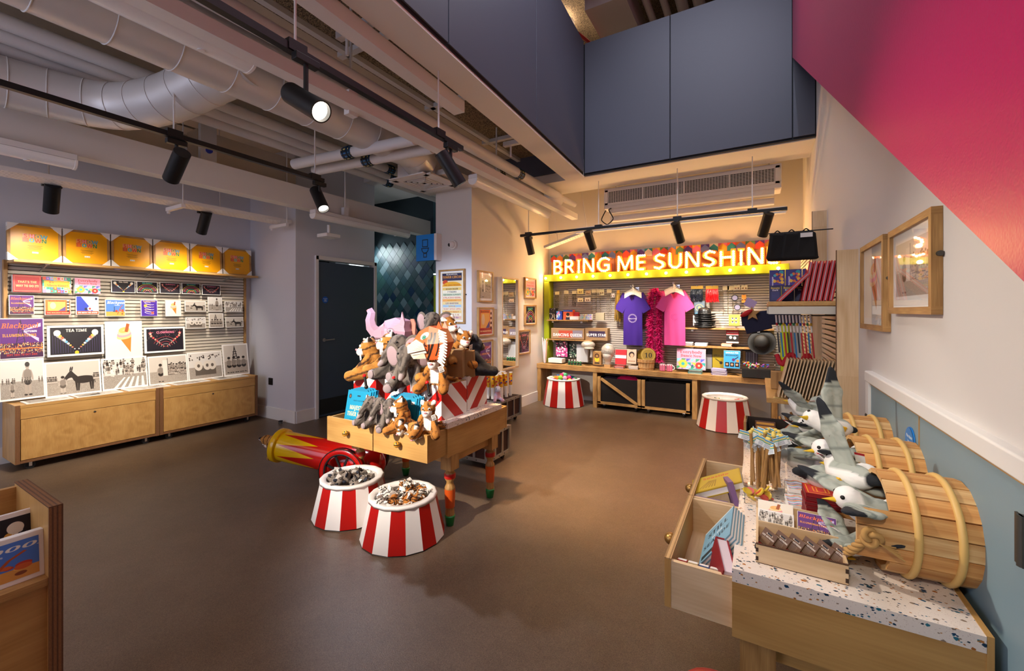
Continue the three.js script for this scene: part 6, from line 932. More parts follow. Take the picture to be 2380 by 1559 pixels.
goods('hardback_book', 'red and black hardback upright on the lower right shelf', 'book', [-0.364, 1.184, -6.1], [-0.222, 0.99, -6.1], 0.03, col(0x8a1a1c, 0.5), quick('#e8e2d8', [['OUR SHOW PEOPLE', 0.3, 14, '#f2e8e0']], 96, 120, (x, W, H) => { x.fillStyle = '#1c1614'; x.fillRect(0, 0, W, 18); x.fillStyle = '#b01c20'; x.fillRect(0, 18, W, 34); x.fillStyle = '#26201c'; x.fillRect(0, 56, W, 52); disc(x, 34, 74, 12, '#e8dcd0'); disc(x, 66, 78, 12, '#e8dcd0'); }));
goods('mug_carton', 'grey mug carton showing a record mug with blue label', 'box', [-0.084, 1.136, -6.1], [0.137, 0.983, -6.1], 0.09, col(0xb4aaa4, 0.6), quick('#bdb2ac', [], 160, 100, (x, W, H) => { txt(x, 'Vinyl', 34, 16, 22, '#1c1614', { font: 'serif' }); txt(x, 'Mug', 20, 34, 14, '#1c1614'); disc(x, 96, 56, 34, '#14140f'); disc(x, 96, 56, 16, '#2a7ac0'); x.strokeStyle = '#14140f'; x.lineWidth = 6; x.beginPath(); x.arc(48, 56, 16, 0, 7); x.stroke(); }));
// book stacks: every book its own thing
function stack(name, label, cat, x, y, z, w, d, n, th, mat, group, jit = 0.006) { for (let i = 0; i < n; i++) { const o = thing(name, n > 1 ? `${['bottom', 'second', 'third', 'fourth', 'fifth', 'sixth', 'seventh', 'eighth', 'ninth', 'tenth'][i]} ${label}` : label, cat, [x + rr(-jit, jit), y + th * (i + 0.5), z + rr(-jit, jit)], rr(-0.05, 0.05), group); part(o, 'cover', mg([box(w, th * 0.14, d, 0, th * 0.42, 0), box(w, th * 0.14, d, 0, -th * 0.42, 0), box(0.003, th, d, -w / 2 + 0.0015, 0, 0)]), mat); part(o, 'pages', box(w - 0.008, th * 0.7, d - 0.006, 0.001, 0, 0), M.paper); } }
stack('notebook', 'red book lying under the upright red one', 'book', -1.72, 0.586, -6.04, 0.13, 0.16, 3, 0.011, col(0xb81a2c, 0.5), 'red books on the bench');
goods('red_book', 'red book with a white band standing on the red stack', 'book', [-1.796, 0.846, -6.05], [-1.635, 0.632, -6.05], 0.02, col(0xb8202c, 0.5), quick('#c4222e', [], 80, 110, (x, W, H) => { x.fillStyle = '#efe6e6'; x.fillRect(0, 40, W, 24); }), null, -0.15);
stack('biography', 'beige book lying under the portrait book', 'book', -1.52, 0.586, -6.04, 0.13, 0.16, 3, 0.014, col(0xc8b4a4, 0.6), 'beige books on the bench');
goods('portrait_book', 'beige book with a dark haired portrait standing on its stack', 'book', [-1.628, 0.86, -6.05], [-1.495, 0.653, -6.05], 0.02, col(0xc8a890, 0.6), quick('#d8baa0', [['MEMOIR', 0.82, 15, '#7a4a30']], 80, 120, (x) => { disc(x, 40, 44, 24, '#241612'); disc(x, 42, 50, 16, '#e0ac8a'); x.fillStyle = '#e0ac8a'; x.fillRect(34, 62, 14, 14); }), null, -0.12);
stack('teal_book', 'teal book in front of the mustard box', 'book', -0.72, 0.586, -6.0, 0.16, 0.12, 4, 0.014, col(0x1e8a80, 0.5), 'teal books on the bench');
stack('lilac_book', 'lilac book under the light blue music book', 'book', -0.44, 0.586, -6.03, 0.17, 0.14, 6, 0.013, col(0x9a92c0, 0.6), 'lilac books on the bench');
stack('white_book', 'white book of the left stack on the lower right shelf', 'book', -0.84, 0.94, -6.14, 0.15, 0.14, 4, 0.011, col(0xd8dce6, 0.6), 'white books left stack');
stack('white_book', 'white book of the right stack on the lower right shelf', 'book', -0.66, 0.94, -6.14, 0.15, 0.14, 4, 0.01, col(0xd0d6e2, 0.6), 'white books right stack');
stack('peach_book', 'peach book right of the red hardback', 'book', -0.36, 0.94, -6.14, 0.12, 0.14, 4, 0.011, col(0xd89a78, 0.6), 'peach books');
{ // sequinned cap on a clear stand, turban on a head, bucket with the gold numbers, mugs, bottles
  const sq = std(0xffffff, 0.35, { map: pixTex(128, 128, (x, y) => { const v = 120 + hash(x >> 1, y >> 1, 4) * 130; return [v, v * 0.96, v * 0.9]; }), metalness: 0.3 }); sq.map.repeat.set(3, 3);
  const c = thing('sequin_hat', 'silver sequinned newsboy hat on a clear stand', 'hat', [-2.22, 0.585, -6.08]); part(c, 'clear_stand', mg([rod([0, 0, 0], [0, 0.26, 0], 0.008), tr(cyl(0.05, 0.05, 0.006, 20), 0, 0.003, 0)]), M.acrylic); part(c, 'crown', (() => { const g = sph(0.1, 24, 16); g.scale(1.05, 0.62, 1.05); g.translate(0, 0.31, 0); return g; })(), sq); part(c, 'peak', (() => { const g = sph(0.07, 20, 10); g.scale(1.1, 0.28, 1); g.translate(0.04, 0.265, 0.07); return g; })(), sq); part(c, 'scarf_end', tube([[0.06, 0.27, 0.03], [0.075, 0.2, 0.05], [0.07, 0.13, 0.06]], 0.022), sq);
  const h = thing('mannequin_head', 'mannequin head in a sequinned turban on the bench', 'mannequin head', [-1.9, 0.585, -6.04]); part(h, 'head', soft([[0, 0.06, 0, 0.04, 0, 0.1, 0, 0.042], [0, 0.2, 0, 0.082, 0, 0.26, -0.01, 0.085], [0, 0.15, 0.03, 0.05, 0, 0.17, 0.04, 0.05]], 36, 0.04, () => '#d8cfc4'), M.plush); part(h, 'turban', (() => { const g = sph(0.102, 26, 18, 0, PI * 2, 0, PI * 0.6); const p = g.attributes.position; for (let i = 0; i < p.count; i++) { const k = 1 + 0.03 * Math.sin(p.getY(i) * 160 + p.getX(i) * 40); p.setXYZ(i, p.getX(i) * k, p.getY(i) * 1.05, p.getZ(i) * k); } g.computeVertexNormals(); g.translate(0, 0.235, -0.005); return g; })(), sq); part(h, 'base', tr(box(0.09, 0.04, 0.09), 0, 0.02, 0), M.card);
  const b = thing('wooden_pail', 'slatted wooden pail holding gold number balloons', 'pail', [-1.36, 0.585, -6.06]);
  for (let i = 0; i < 16; i++) { const a = i / 16 * 6.283, m = part(b, 'stave', ext([[-0.017, 0], [0.017, 0], [0.022, 0.15], [-0.022, 0.15]], 0.007), M.cedar, [Math.sin(a) * 0.088, 0, Math.cos(a) * 0.088], [0, a, 0]); m.rotation.x = 0.16; }
  for (const y of [0.03, 0.11]) part(b, 'hoop', rx(new THREE.TorusGeometry(0.098 + y * 0.2, 0.005, 6, 32), PI / 2), M.oak, [0, y, 0]); part(b, 'pail_floor', tr(cyl(0.088, 0.086, 0.008, 20), 0, 0.01, 0), M.cedar);
  const gb = one('gold_disc', 'round gold number ten disc standing in the wooden pail', 'disc', rx(cyl(0.1, 0.1, 0.03, 36), PI / 2), std(0xa8862c, 0.35, { metalness: 0.6 }), [-1.33, 0.79, -6.04], [-0.15, 0.15, 0]);
  const gd = new THREE.Mesh(new THREE.CircleGeometry(0.095, 36), print((x, w, h) => { x.fillStyle = '#9a7c28'; x.fillRect(0, 0, w, h); x.strokeStyle = '#c8a850'; x.lineWidth = 4; x.beginPath(); x.arc(64, 64, 56, 0, 7); x.stroke(); txt(x, '10', 66, 66, 62, '#181206', { font: 'serif' }); }, 128, 128, 0.35)); gd.name = 'number_face'; gd.position.z = 0.0157; gb.add(gd);
  one('gold_disc', 'round gold disc behind the number ten in the pail', 'disc', rx(cyl(0.09, 0.09, 0.03, 32), PI / 2), std(0x8e7224, 0.4, { metalness: 0.6 }), [-1.41, 0.78, -6.09], [-0.2, -0.3, 0]);
  const mg1 = (x, l, art) => { const m = thing('pink_mug', l, 'mug', [x, 0.586, -6.02], 0, 'pink mugs on the bench'); part(m, 'cup', lathe([[0, 0.004], [0.036, 0.004], [0.04, 0.01], [0.04, 0.095], [0.037, 0.095], [0.036, 0.012], [0, 0.01]], 24), art); part(m, 'handle', new THREE.TorusGeometry(0.026, 0.006, 8, 18, PI), M.offwhite, [0.038, 0.05, 0], [0, 0, -PI / 2]); };
  const ma = std(0xffffff, 0.25, { map: canvasTex(128, 64, (x, w, h) => { x.fillStyle = '#ecd8dc'; x.fillRect(0, 0, w, h); x.fillStyle = '#d87a9a'; x.fillRect(0, 34, w, 30); for (const a of [10, 42, 74, 106]) { x.strokeStyle = '#d0486a'; x.lineWidth = 4; x.beginPath(); x.arc(a, 38, 9, 0, 7); x.stroke(); } }) });
  mg1(-1.135, 'left pink ringed mug on the bench', ma); mg1(-1.045, 'right pink ringed mug on the bench', ma);
  const ab = thing('acrylic_box', 'clear box of green capped bottles on the bench', 'box', [-2.4, 0.586, -6.0]); part(ab, 'clear_wall', mg([box(0.24, 0.06, 0.003, 0, 0.03, 0.05), box(0.24, 0.06, 0.003, 0, 0.03, -0.05), box(0.003, 0.06, 0.1, 0.12, 0.03, 0), box(0.003, 0.06, 0.1, -0.12, 0.03, 0)]), M.acrylic);
  for (let i = 0; i < 5; i++) { const o = thing('small_bottle', `small green bottle in the clear box, ${['leftmost', 'second from left', 'middle', 'second from right', 'rightmost'][i]}`, 'bottle', [-2.49 + i * 0.045, 0.588, -6.0], 0, 'green bottles in the clear box'); part(o, 'glass_body', lathe([[0, 0], [0.017, 0], [0.018, 0.004], [0.018, 0.045], [0.008, 0.056], [0.008, 0.062]], 16), col(0x2f7a4a, 0.15)); part(o, 'cap', tr(cyl(0.01, 0.01, 0.016, 14), 0, 0.07, 0), M.offwhite); part(o, 'label_band', tr(cyl(0.0183, 0.0183, 0.02, 16, true), 0, 0.024, 0), col(0x14202a, 0.5)); }
  const pn = thing('pencil_pot', 'clear pot of pastel striped pencils at the left end of the bench', 'pencils', [-2.9, 0.586, -6.0]); part(pn, 'pot', lathe([[0, 0], [0.032, 0], [0.036, 0.2], [0.034, 0.2], [0.03, 0.004], [0, 0.004]], 20), M.acrylic); seed = 12; for (let i = 0; i < 12; i++) { const a = i * 2.4, r = 0.02; part(pn, 'pencil', rod([Math.cos(a) * r * 0.6, 0.005, Math.sin(a) * r * 0.6], [Math.cos(a) * r * 1.9, rr(0.32, 0.4), Math.sin(a) * r * 1.6], 0.0075, 6), col(pick([0xe8ecf4, 0xf0d8dc, 0xe8a86a, 0xd8e4f0, 0xc84a4a]), 0.5)); }
}
{ // hooks of jewellery cards and beads
  seed = 23; const beadG = sph(0.005, 6, 5), cardM = std(0xcfc2a0, 0.7), bm = [0x6a6248, 0x7a7258, 0x4a4230].map((c) => std(c, 0.35, { metalness: 0.4 }));
  const hookCard = (px, l, strands, len, mi) => { const o = thing('bead_necklace', l, 'necklace', px, 0, 'necklaces on hooks'); part(o, 'hook', rod([0, 0.045, -0.08], [0, 0.04, 0.02], 0.003), M.chrome); part(o, 'card', box(0.075, 0.05, 0.003), cardM); const bs = []; for (let s = 0; s < strands; s++) { const x0 = -0.03 + 0.06 * s / Math.max(1, strands - 1), n = Math.round(len / 0.013); for (let i = 0; i < n; i++) { const g = beadG.clone(); g.translate(x0 + rr(-0.004, 0.004), -0.03 - i * 0.013, 0.006 + rr(-0.005, 0.008)); bs.push(g); } } part(o, 'bead_strands', mg(bs), bm[mi % 3]).userData.kind = 'stuff'; };
  hookCard([-2.779, 1.688, -6.2], 'leftmost beads hanging in a thick bundle', 7, 0.24, 0); hookCard([-2.624, 1.698, -6.2], 'second bead bundle from the left', 6, 0.2, 1); hookCard([-2.487, 1.695, -6.2], 'third, darker bead bundle from the left', 7, 0.2, 2); hookCard([-2.166, 1.708, -6.2], 'long thin chain left of the gold streamer', 2, 0.34, 1); hookCard([-2.098, 1.706, -6.2], 'second long thin chain left of the gold streamer', 2, 0.3, 0); hookCard([-1.932, 1.702, -6.2], 'long red and gold chain next to the gold streamer', 3, 0.36, 1); hookCard([-0.375, 1.704, -6.2], 'long pearl chain right of the red tinsel wig', 2, 0.34, 1); hookCard([-0.319, 1.702, -6.2], 'second long pearl chain right of the red tinsel wig', 2, 0.3, 0);
  const cardOnly = (px, l, c, w = 0.08, h = 0.07) => { const o = thing('accessory_card', l, 'card', px, 0, 'accessory cards on hooks'); part(o, 'card', box(w, h, 0.004), col(c, 0.7)); part(o, 'hook', rod([0, h / 2 + 0.01, -0.08], [0, h / 2, 0.02], 0.003), M.chrome); part(o, 'accessory', mg([tr(sph(0.01, 8, 6), -0.015, -0.008, 0.008), tr(sph(0.01, 8, 6), 0.015, -0.008, 0.008)]), col(0x8a6a5a, 0.4)); };
  cardOnly([-2.388, 1.706, -6.2], 'yellow accessory card in the row of beads', 0xe0d08a, 0.1, 0.08); cardOnly([-2.262, 1.684, -6.2], 'tan accessory card right of the yellow one', 0xc0a888, 0.09, 0.07); cardOnly([-2.388, 1.573, -6.2], 'cream packet under the yellow card', 0xe4d8a8, 0.09, 0.06); cardOnly([-2.269, 1.578, -6.2], 'cream packet with a red dot under the tan card', 0xe8dcc8, 0.09, 0.06); cardOnly([-2.045, 1.685, -6.2], 'pale card between the chains', 0xe0dcb4, 0.07, 0.09); cardOnly([-1.88, 1.637, -6.2], 'round silver trinket card near the gold streamer', 0xcfc8c0, 0.06, 0.06);
  cardOnly([-0.245, 1.706, -6.2], 'pale earring card above the round tin', 0xd8cdb0, 0.07, 0.06); cardOnly([-0.162, 1.704, -6.2], 'second pale earring card', 0xd8cdb0, 0.07, 0.06); cardOnly([-0.167, 1.56, -6.2], 'orange packet under the second earring card', 0xd88a2c, 0.05, 0.1);
  for (const [p, l] of [[[-0.27, 1.573, -6.2], 'upper round holographic tin on the slats'], [[-0.24, 1.45, -6.2], 'lower round holographic tin on the slats']]) { const o = thing('round_tin', l, 'tin', p, 0, 'round tins'); part(o, 'rim', rx(cyl(0.04, 0.04, 0.02, 24), PI / 2), M.black); part(o, 'lid', rx(cyl(0.031, 0.031, 0.004, 24), PI / 2), col(0x8a86a0, 0.2), [0, 0, 0.011]); part(o, 'hook', rod([0, 0.04, -0.08], [0, 0.04, 0.0], 0.003), M.chrome); }
}
{ // long gold streamer, tinsel wigs, feather boa
  const strip = (o, n, w, L, mat, spread, name) => { const g = []; for (let i = 0; i < n; i++) { const x = (i / (n - 1) - 0.5) * w, k = rr(-0.02, 0.02); g.push(tube([[x * 0.5, 0, 0.005], [x * 0.8 + k, -L * 0.4, rr(0, 0.02)], [x * spread, -L * rr(0.9, 1), rr(0, 0.025)]], 0.004, 4, 8)); } part(o, name, mg(g), mat).userData.kind = 'stuff'; };
  seed = 31; const a = thing('gold_streamer', 'long gold foil streamer hanging beside the purple shirts', 'streamer', [-1.79, 1.685, -6.18]); part(a, 'band', rz(cyl(0.02, 0.024, 0.05, 16), 0), std(0xb88a2c, 0.35, { metalness: 0.6 })); strip(a, 34, 0.07, 0.44, std(0xb08a3c, 0.35, { metalness: 0.6 }), 1.5, 'foil_strips'); part(a, 'hook', rod([0, 0.03, -0.1], [0, 0.02, 0.02], 0.004), M.chrome);
  for (const [p, c, l] of [[[-0.718, 1.717, -6.16], 0x1c2430, 'dark blue tinsel wig with a gold header card'], [[-0.535, 1.712, -6.16], 0xd01a1e, 'red tinsel wig with a gold header card']]) { const o = thing('tinsel_wig', l, 'wig', p, 0, 'tinsel wigs'); part(o, 'header_card', box(0.15, 0.045, 0.006), M.gold); const g = []; for (let i = 0; i < 150; i++) { const x = rr(-0.07, 0.07); g.push(tube([[x, -0.02, rr(0, 0.01)], [x + rr(-0.02, 0.02), -0.1, rr(0, 0.03)], [x + rr(-0.02, 0.02), rr(-0.2, -0.16), rr(0, 0.025)]], 0.0035, 3, 5)); } part(o, 'tinsel', mg(g), std(c, 0.25)).userData.kind = 'stuff'; part(o, 'hook', rod([0, 0.03, -0.1], [0, 0.02, 0.03], 0.004), M.chrome); }
  const b = thing('feather_boa', 'hot pink feather boa hanging between the shirts', 'boa', [-1.253, 1.706, -6.1]); part(b, 'core', tube([[-0.03, -0.95, 0], [-0.05, -0.4, 0], [-0.02, -0.02, 0], [0.03, 0, 0], [0.05, -0.4, 0], [0.03, -1.0, 0]], 0.022), col(0xd2146a, 0.9)); const fs = []; for (let i = 0; i < 4200; i++) { const y = -rnd() * 1.0, sd = rnd() < 0.5 ? -1 : 1, cx = sd * 0.055 * Math.min(1, -y * 6 + 0.3), an = rnd() * 6.28, L = rr(0.045, 0.1); const f = new THREE.BufferGeometry(), dx = Math.cos(an) * L, dz = Math.sin(an) * L * 0.8, dy = rr(-0.04, 0.02), w = 0.013; f.setAttribute('position', new THREE.Float32BufferAttribute([cx - w, y, 0, cx + w, y, 0.002, cx + dx, y + dy, dz], 3)); f.computeVertexNormals(); f.setAttribute('uv', new THREE.Float32BufferAttribute([0, 0, 1, 0, 0, 1], 2)); fs.push(f); } part(b, 'feathers', mg(fs), std(0xd81470, 0.8, { side: THREE.DoubleSide })).userData.kind = 'stuff'; part(b, 'hook', rod([0, 0.0, -0.15], [0, 0.03, 0.02], 0.004), M.chrome);
}
{ // shirts on white hangers, hung one behind the other on an arm
  const cloth = (w, h) => { // front and back in one soft bag: torso and two sleeves with hanging folds
    const fold = (g, top, amp) => { const p = g.attributes.position; for (let i = 0; i < p.count; i++) { const x = p.getX(i), y = p.getY(i), k = Math.min(1, Math.max(0, (top - y) / h)); p.setZ(i, p.getZ(i) + amp * k * (Math.sin(x * 62 + y * 3) + 0.6 * Math.sin(x * 27 - y * 9 + 1))); } g.computeVertexNormals(); return g; };
    const t = new THREE.BoxGeometry(w, h, 0.026, 30, 16, 1), p = t.attributes.position;
    for (let i = 0; i < p.count; i++) { const u = p.getX(i) / (w / 2), v = 0.5 - p.getY(i) / h, edge = Math.max(0, 1 - u * u); p.setX(i, p.getX(i) * (v < 0.12 ? 1.16 - v * 1.2 : 1.0 + 0.03 * v)); p.setY(i, p.getY(i) - h / 2 - (1 - v) * (Math.abs(u) < 0.3 ? 0.075 * (1 - (u / 0.3) ** 2) * Math.max(0, 1 - v * 5) : 0.06 * Math.max(0, Math.abs(u) - 0.3) * Math.max(0, 1 - v * 4)) ); p.setZ(i, p.getZ(i) * (0.3 + 0.7 * Math.sqrt(edge))); }
    fold(t, 0, 0.006);
    const parts = [t]; for (const e of [-1, 1]) { const s = new THREE.BoxGeometry(0.12, 0.19, 0.022, 6, 8, 1); s.rotateZ(e * 0.55); s.translate(e * w * 0.56, -0.13, 0); parts.push(fold(s, 0, 0.004)); }
    return tr(mg(parts), 0, 0, 0.008);
  };
  const hang = mg([tube([[-0.12, 0.0, 0], [-0.04, 0.045, 0], [0, 0.055, 0], [0.04, 0.045, 0], [0.12, 0.0, 0]], 0.006), rod([0, 0.055, 0], [0, 0.09, 0], 0.003), tube([[0, 0.09, 0], [0.014, 0.105, 0], [0, 0.12, 0], [-0.012, 0.11, 0]], 0.003)]);
  const set1 = (x, y, c, cn, art, h) => { const mat = std(c, 0.85, { side: THREE.DoubleSide }), g = cloth(0.26, h); const arm = thing('garment_rail', `chrome arm carrying the ${cn} shirts`, 'rail', [x, y + 0.1, -6.2]); part(arm, 'bar', rod([0, 0, -0.1], [0, 0.03, 0.28], 0.006), M.chrome); part(arm, 'plate', box(0.05, 0.06, 0.01, 0, 0, -0.095), M.chrome);
    for (let i = 0; i < 8; i++) { const o = thing('hanging_shirt', i === 7 ? `front ${cn} printed shirt on a white hanger` : `${['rearmost', 'second', 'third', 'fourth', 'fifth', 'sixth', 'seventh'][i]} ${cn} shirt of the row on the arm`, 'shirt', [x + (i - 7) * 0.008, y - 0.01 - (7 - i) * -0.012, -6.27 + i * 0.032], 0, `${cn} shirts on an arm`); part(o, 'cloth', g, mat); part(o, 'hanger', hang, M.offwhite, [0, -0.025, 0.01]); if (i === 7) part(o, 'chest_print', tr(new THREE.PlaneGeometry(0.15, 0.15), 0.0, -h * 0.45, 0.0315), art); } };
  const inkPrint = (c, fn) => { const t = canvasTex(192, 192, (x, w, h) => { x.fillStyle = '#000'; x.fillRect(0, 0, w, h); x.strokeStyle = x.fillStyle = '#fff'; fn(x, w, h); }); t.colorSpace = THREE.NoColorSpace; return std(c, 0.8, { alphaMap: t, transparent: true }); };
  set1(-1.54, 1.62, 0x35107a, 'purple', inkPrint(0xcdb8d6, (x) => { x.lineWidth = 5; for (let i = 0; i < 26; i++) { const a = i / 26 * 6.283; x.beginPath(); x.moveTo(96 + Math.cos(a) * 58, 96 + Math.sin(a) * 58); x.lineTo(96 + Math.cos(a) * 82, 96 + Math.sin(a) * 82); x.stroke(); } txt(x, 'Sing-a-long', 96, 100, 27, '#fff', { style: 'italic bold', font: 'serif' }); }), 0.69);
  set1(-0.98, 1.64, 0xd8488e, 'pink', inkPrint(0xb83a86, (x) => { x.lineWidth = 4; for (const r of [34, 54]) { x.beginPath(); x.arc(96, 90, r, 0.4, 5.6); x.stroke(); } }), 0.69);
}
{ // nested bowler hats and the black trilby
  const hatG = lathe([[0.0, 0.1], [0.035, 0.1], [0.068, 0.085], [0.08, 0.05], [0.083, 0.008], [0.1, 0.0], [0.125, 0.004], [0.135, 0.016], [0.13, 0.006], [0.1, -0.004], [0.08, 0.004]], 36), hm = std(0x17191c, 0.3);
  for (let i = 0; i < 7; i++) { const o = thing('bowler_hat', i === 6 ? 'topmost black bowler hat of the tall stack' : `${['lowest', 'second', 'third', 'fourth', 'fifth', 'sixth'][i]} black bowler hat from the bottom of the stack`, 'hat', [-0.62 + rr(-0.006, 0.006), 1.183 + i * 0.028, -6.14], [rr(-0.05, 0.05), rnd() * 6, rr(-0.05, 0.05)], 'stack of bowler hats'); part(o, 'felt', hatG, hm); part(o, 'hat_band', lathe([[0.0838, 0.012], [0.082, 0.03]], 32), M.black); }
  const t = thing('black_hat', 'upturned black wide brimmed hat on the right of the lower shelf', 'hat', [0.03, 1.02, -6.05], [PI / 2 - 0.25, 0, 0.1]); part(t, 'felt', lathe([[0, 0.09], [0.06, 0.088], [0.085, 0.05], [0.09, 0.0], [0.15, -0.01], [0.155, 0.0]], 36), std(0x12110f, 0.6)); part(t, 'hat_band', lathe([[0.0905, 0.004], [0.088, 0.03]], 32), col(0x3a3830, 0.5));
}
// =====================================================================  NIB WALL: FRAMED POSTERS AND MIRROR
function framed(label, w, h, art, pos, yaw, bw = 0.018, mount = 0.012, d = 0.03, wood = M.oak) {
  const o = thing('wall_frame', label, 'picture frame', pos, yaw, 'framed posters on the walls');
  for (const [a, b, x, y] of [[w, bw, 0, h / 2 - bw / 2], [w, bw, 0, -h / 2 + bw / 2], [bw, h - 2 * bw, w / 2 - bw / 2, 0], [bw, h - 2 * bw, -w / 2 + bw / 2, 0]]) part(o, 'frame_side', box(a, b, d, x, y, 0), wood);
  part(o, 'mount', box(w - 2 * bw, h - 2 * bw, 0.006, 0, 0, -0.002), M.paper); part(o, 'poster', tr(new THREE.PlaneGeometry(w - 2 * bw - 2 * mount, h - 2 * bw - 2 * mount), 0, 0, 0.0016), art);
  part(o, 'glazing', tr(new THREE.PlaneGeometry(w - 2 * bw, h - 2 * bw), 0, 0, 0.006), M.glass); part(o, 'security_fixing', rz(cyl(0.008, 0.008, 0.014, 12), PI / 2), M.darkSteel, [w / 2 + 0.006, 0.02, -d / 2 + 0.008]);
  return o;
}
PR.circus = print((x, w, h) => {
  x.fillStyle = '#ead9b0'; x.fillRect(0, 0, w, h); x.fillStyle = '#23284a'; x.fillRect(6, 6, w - 12, 70); txt(x, 'BLACKPOOL', w / 2, 16, 18, '#f4ead0'); txt(x, 'TOWER CIRCUS', w / 2, 42, 30, '#f0a028', { max: w * 0.9 }); disc(x, 34, 92, 24, '#c8452c'); x.fillStyle = '#e8a820'; x.beginPath(); x.ellipse(w / 2, 130, w * 0.46, 44, 0, PI, 0); x.fill(); txt(x, 'CARL LEWIS PRESENTS', w / 2, 118, 14, '#a83a1c', { max: w * 0.8 });
  const rows = [['SCHOCKLER', '#20242c', '#f4ead0'], ['7 TIGERS', '#20242c', '#f4ead0'], ['PERFORMING ELEPHANTS', '#3a5a2a', '#e8d890'], ['4 PALACIOUS RIDING', '#b8321f', '#f4ead0'], ['MARLAN', '#d89a20', '#3a6ab0'], ['LES BARTON', '#3a3a90', '#f0d890'], ['GALLA', '#e0a420', '#f4ead0'], ['TICKET OFFICE OPEN', '#c85a20', '#f4ead0'], ['TWICE DAILY', '#c85a20', '#f4ead0'], ['2.15 AND 7.15', '#b04a20', '#f4ead0'], ['PRICES 2/- 5/-', '#3a3090', '#f4ead0']];
  rows.forEach(([t, c, b], i) => { const y = 142 + i * 27; x.fillStyle = i % 2 ? b : ['#e8c468', '#d8dcc0', '#f0b060', '#a8c8d8', '#f0d080', '#e8b8a0'][i >> 1]; x.fillRect(10, y, w - 20, 23); txt(x, t, w / 2, y + 12, 20, c, { max: w - 30 }); });
}, 190, 450, 0.5);
framed('tall circus bill on the face of the nib wall', 0.404, 0.67, PR.circus, [-3.287, 1.583, -4.163], 0, 0.022, 0.018);
framed('small frame mostly hidden behind the plush heap on the nib face', 0.2, 0.3, PR.show, [-3.17, 1.015, -4.163], 0);
const N = -2.983;
framed('top left frame by the mirror with a pale figure photo', 0.33, 0.39, PR.bw[3], [N, 1.71, -4.45], PI / 2); framed('middle left frame by the mirror with an orange poster', 0.35, 0.367, PR.orange, [N, 1.265, -4.46], PI / 2); framed('bottom left frame by the mirror with a purple poster', 0.33, 0.4, PR.lights, [N, 0.835, -4.45], PI / 2);
framed('top right frame by the mirror with pink dance art', 0.36, 0.31, PR.dance, [N, 1.747, -5.67], PI / 2); framed('middle right frame by the mirror with dark neon art', 0.36, 0.302, PR.neon, [N, 1.344, -5.67], PI / 2); framed('bottom right frame by the mirror with bright neon figures', 0.36, 0.354, PR.clown, [N, 0.946, -5.47], PI / 2);
{
  const o = thing('tall_mirror', 'tall mirror in a deep pale wood frame on the nib wall', 'mirror', [-2.96, 1.233, -4.985], PI / 2), w = 0.45, h = 1.245;
  for (const [a, b, x, y] of [[w, 0.02, 0, h / 2 - 0.01], [w, 0.02, 0, -h / 2 + 0.01], [0.02, h - 0.04, w / 2 - 0.01, 0], [0.02, h - 0.04, -w / 2 + 0.01, 0]]) part(o, 'frame_side', box(a, b, 0.075, x, y, 0), M.pale);
  part(o, 'mirror_glass', box(w - 0.04, h - 0.04, 0.006, 0, 0, 0.012), M.mirror); for (const y of [0.45, -0.4]) part(o, 'fixing', rz(cyl(0.01, 0.01, 0.02, 12), PI / 2), M.darkSteel, [w / 2 + 0.008, y, -0.03]);
}
framed('framed crowd photo nearest the camera on the right wall', 0.49, 0.322, PR.bw[3], [0.456, 1.551, -1.965], -PI / 2, 0.024, 0.03, 0.026);
framed('framed ice cream print behind the crowd photo on the right wall', 0.46, 0.405, PR.cone, [0.456, 1.517, -2.52], -PI / 2, 0.024, 0.03, 0.026);
// =====================================================================  RIGHT: SLAT BAYS
{
  const sm = std(0xc4b8a4, 0.5);
  for (const [z0, z1, y0, y1, l] of [[-2.97, -4.17, 0.1, 1.72, 'near slat bay with a pale end board on the right wall'], [-4.22, -6.12, 0.62, 2.19, 'tall far slat bay with a pale end board on the right wall']]) {
    const L = Math.abs(z1 - z0), o = thing('slat_bay', l, 'display panel', [RW, 0, (z0 + z1) / 2], 0, 'slat bays on the right wall');
    part(o, 'back_board', box(0.01, y1 - y0, L, -0.012, (y0 + y1) / 2, 0), col(0x4e463e, 0.9)); const g = rbox(0.02, 0.026, L, 0.003), n = Math.floor((y1 - y0) / 0.0375);
    for (let i = 0; i < n; i++) part(o, 'slat', g, sm, [-0.028, y0 + 0.02 + i * 0.0375, 0]);
    part(o, 'end_board', box(0.095, y1 + 0.02, 0.018, -0.0475, (y1 + 0.02) / 2, L / 2 + 0.009), M.pale); part(o, 'end_edge', box(0.003, y1 + 0.02, 0.018, -0.0965, (y1 + 0.02) / 2, L / 2 + 0.009), M.ply);
  }
  const a = thing('bay_shelf', 'oak shelf carrying the red books and blue boxes', 'shelf', [0.245, 1.445, -3.32]); part(a, 'board', rbox(0.39, 0.026, 0.68, 0.003), M.birch); part(a, 'bracket_plate', box(0.33, 0.045, 0.012, -0.03, -0.04, 0.325), M.steel); part(a, 'bracket_plate', box(0.33, 0.045, 0.012, -0.03, -0.04, -0.3), M.steel);
  const b = thing('bay_shelf', 'wide birch shelf with the stack of wooden plaques', 'shelf', [0.24, 0.865, -3.415]); part(b, 'board', rbox(0.4, 0.03, 0.88, 0.003), M.birch); part(b, 'bracket_plate', box(0.3, 0.04, 0.012, 0, -0.035, -0.3), M.steel);
}
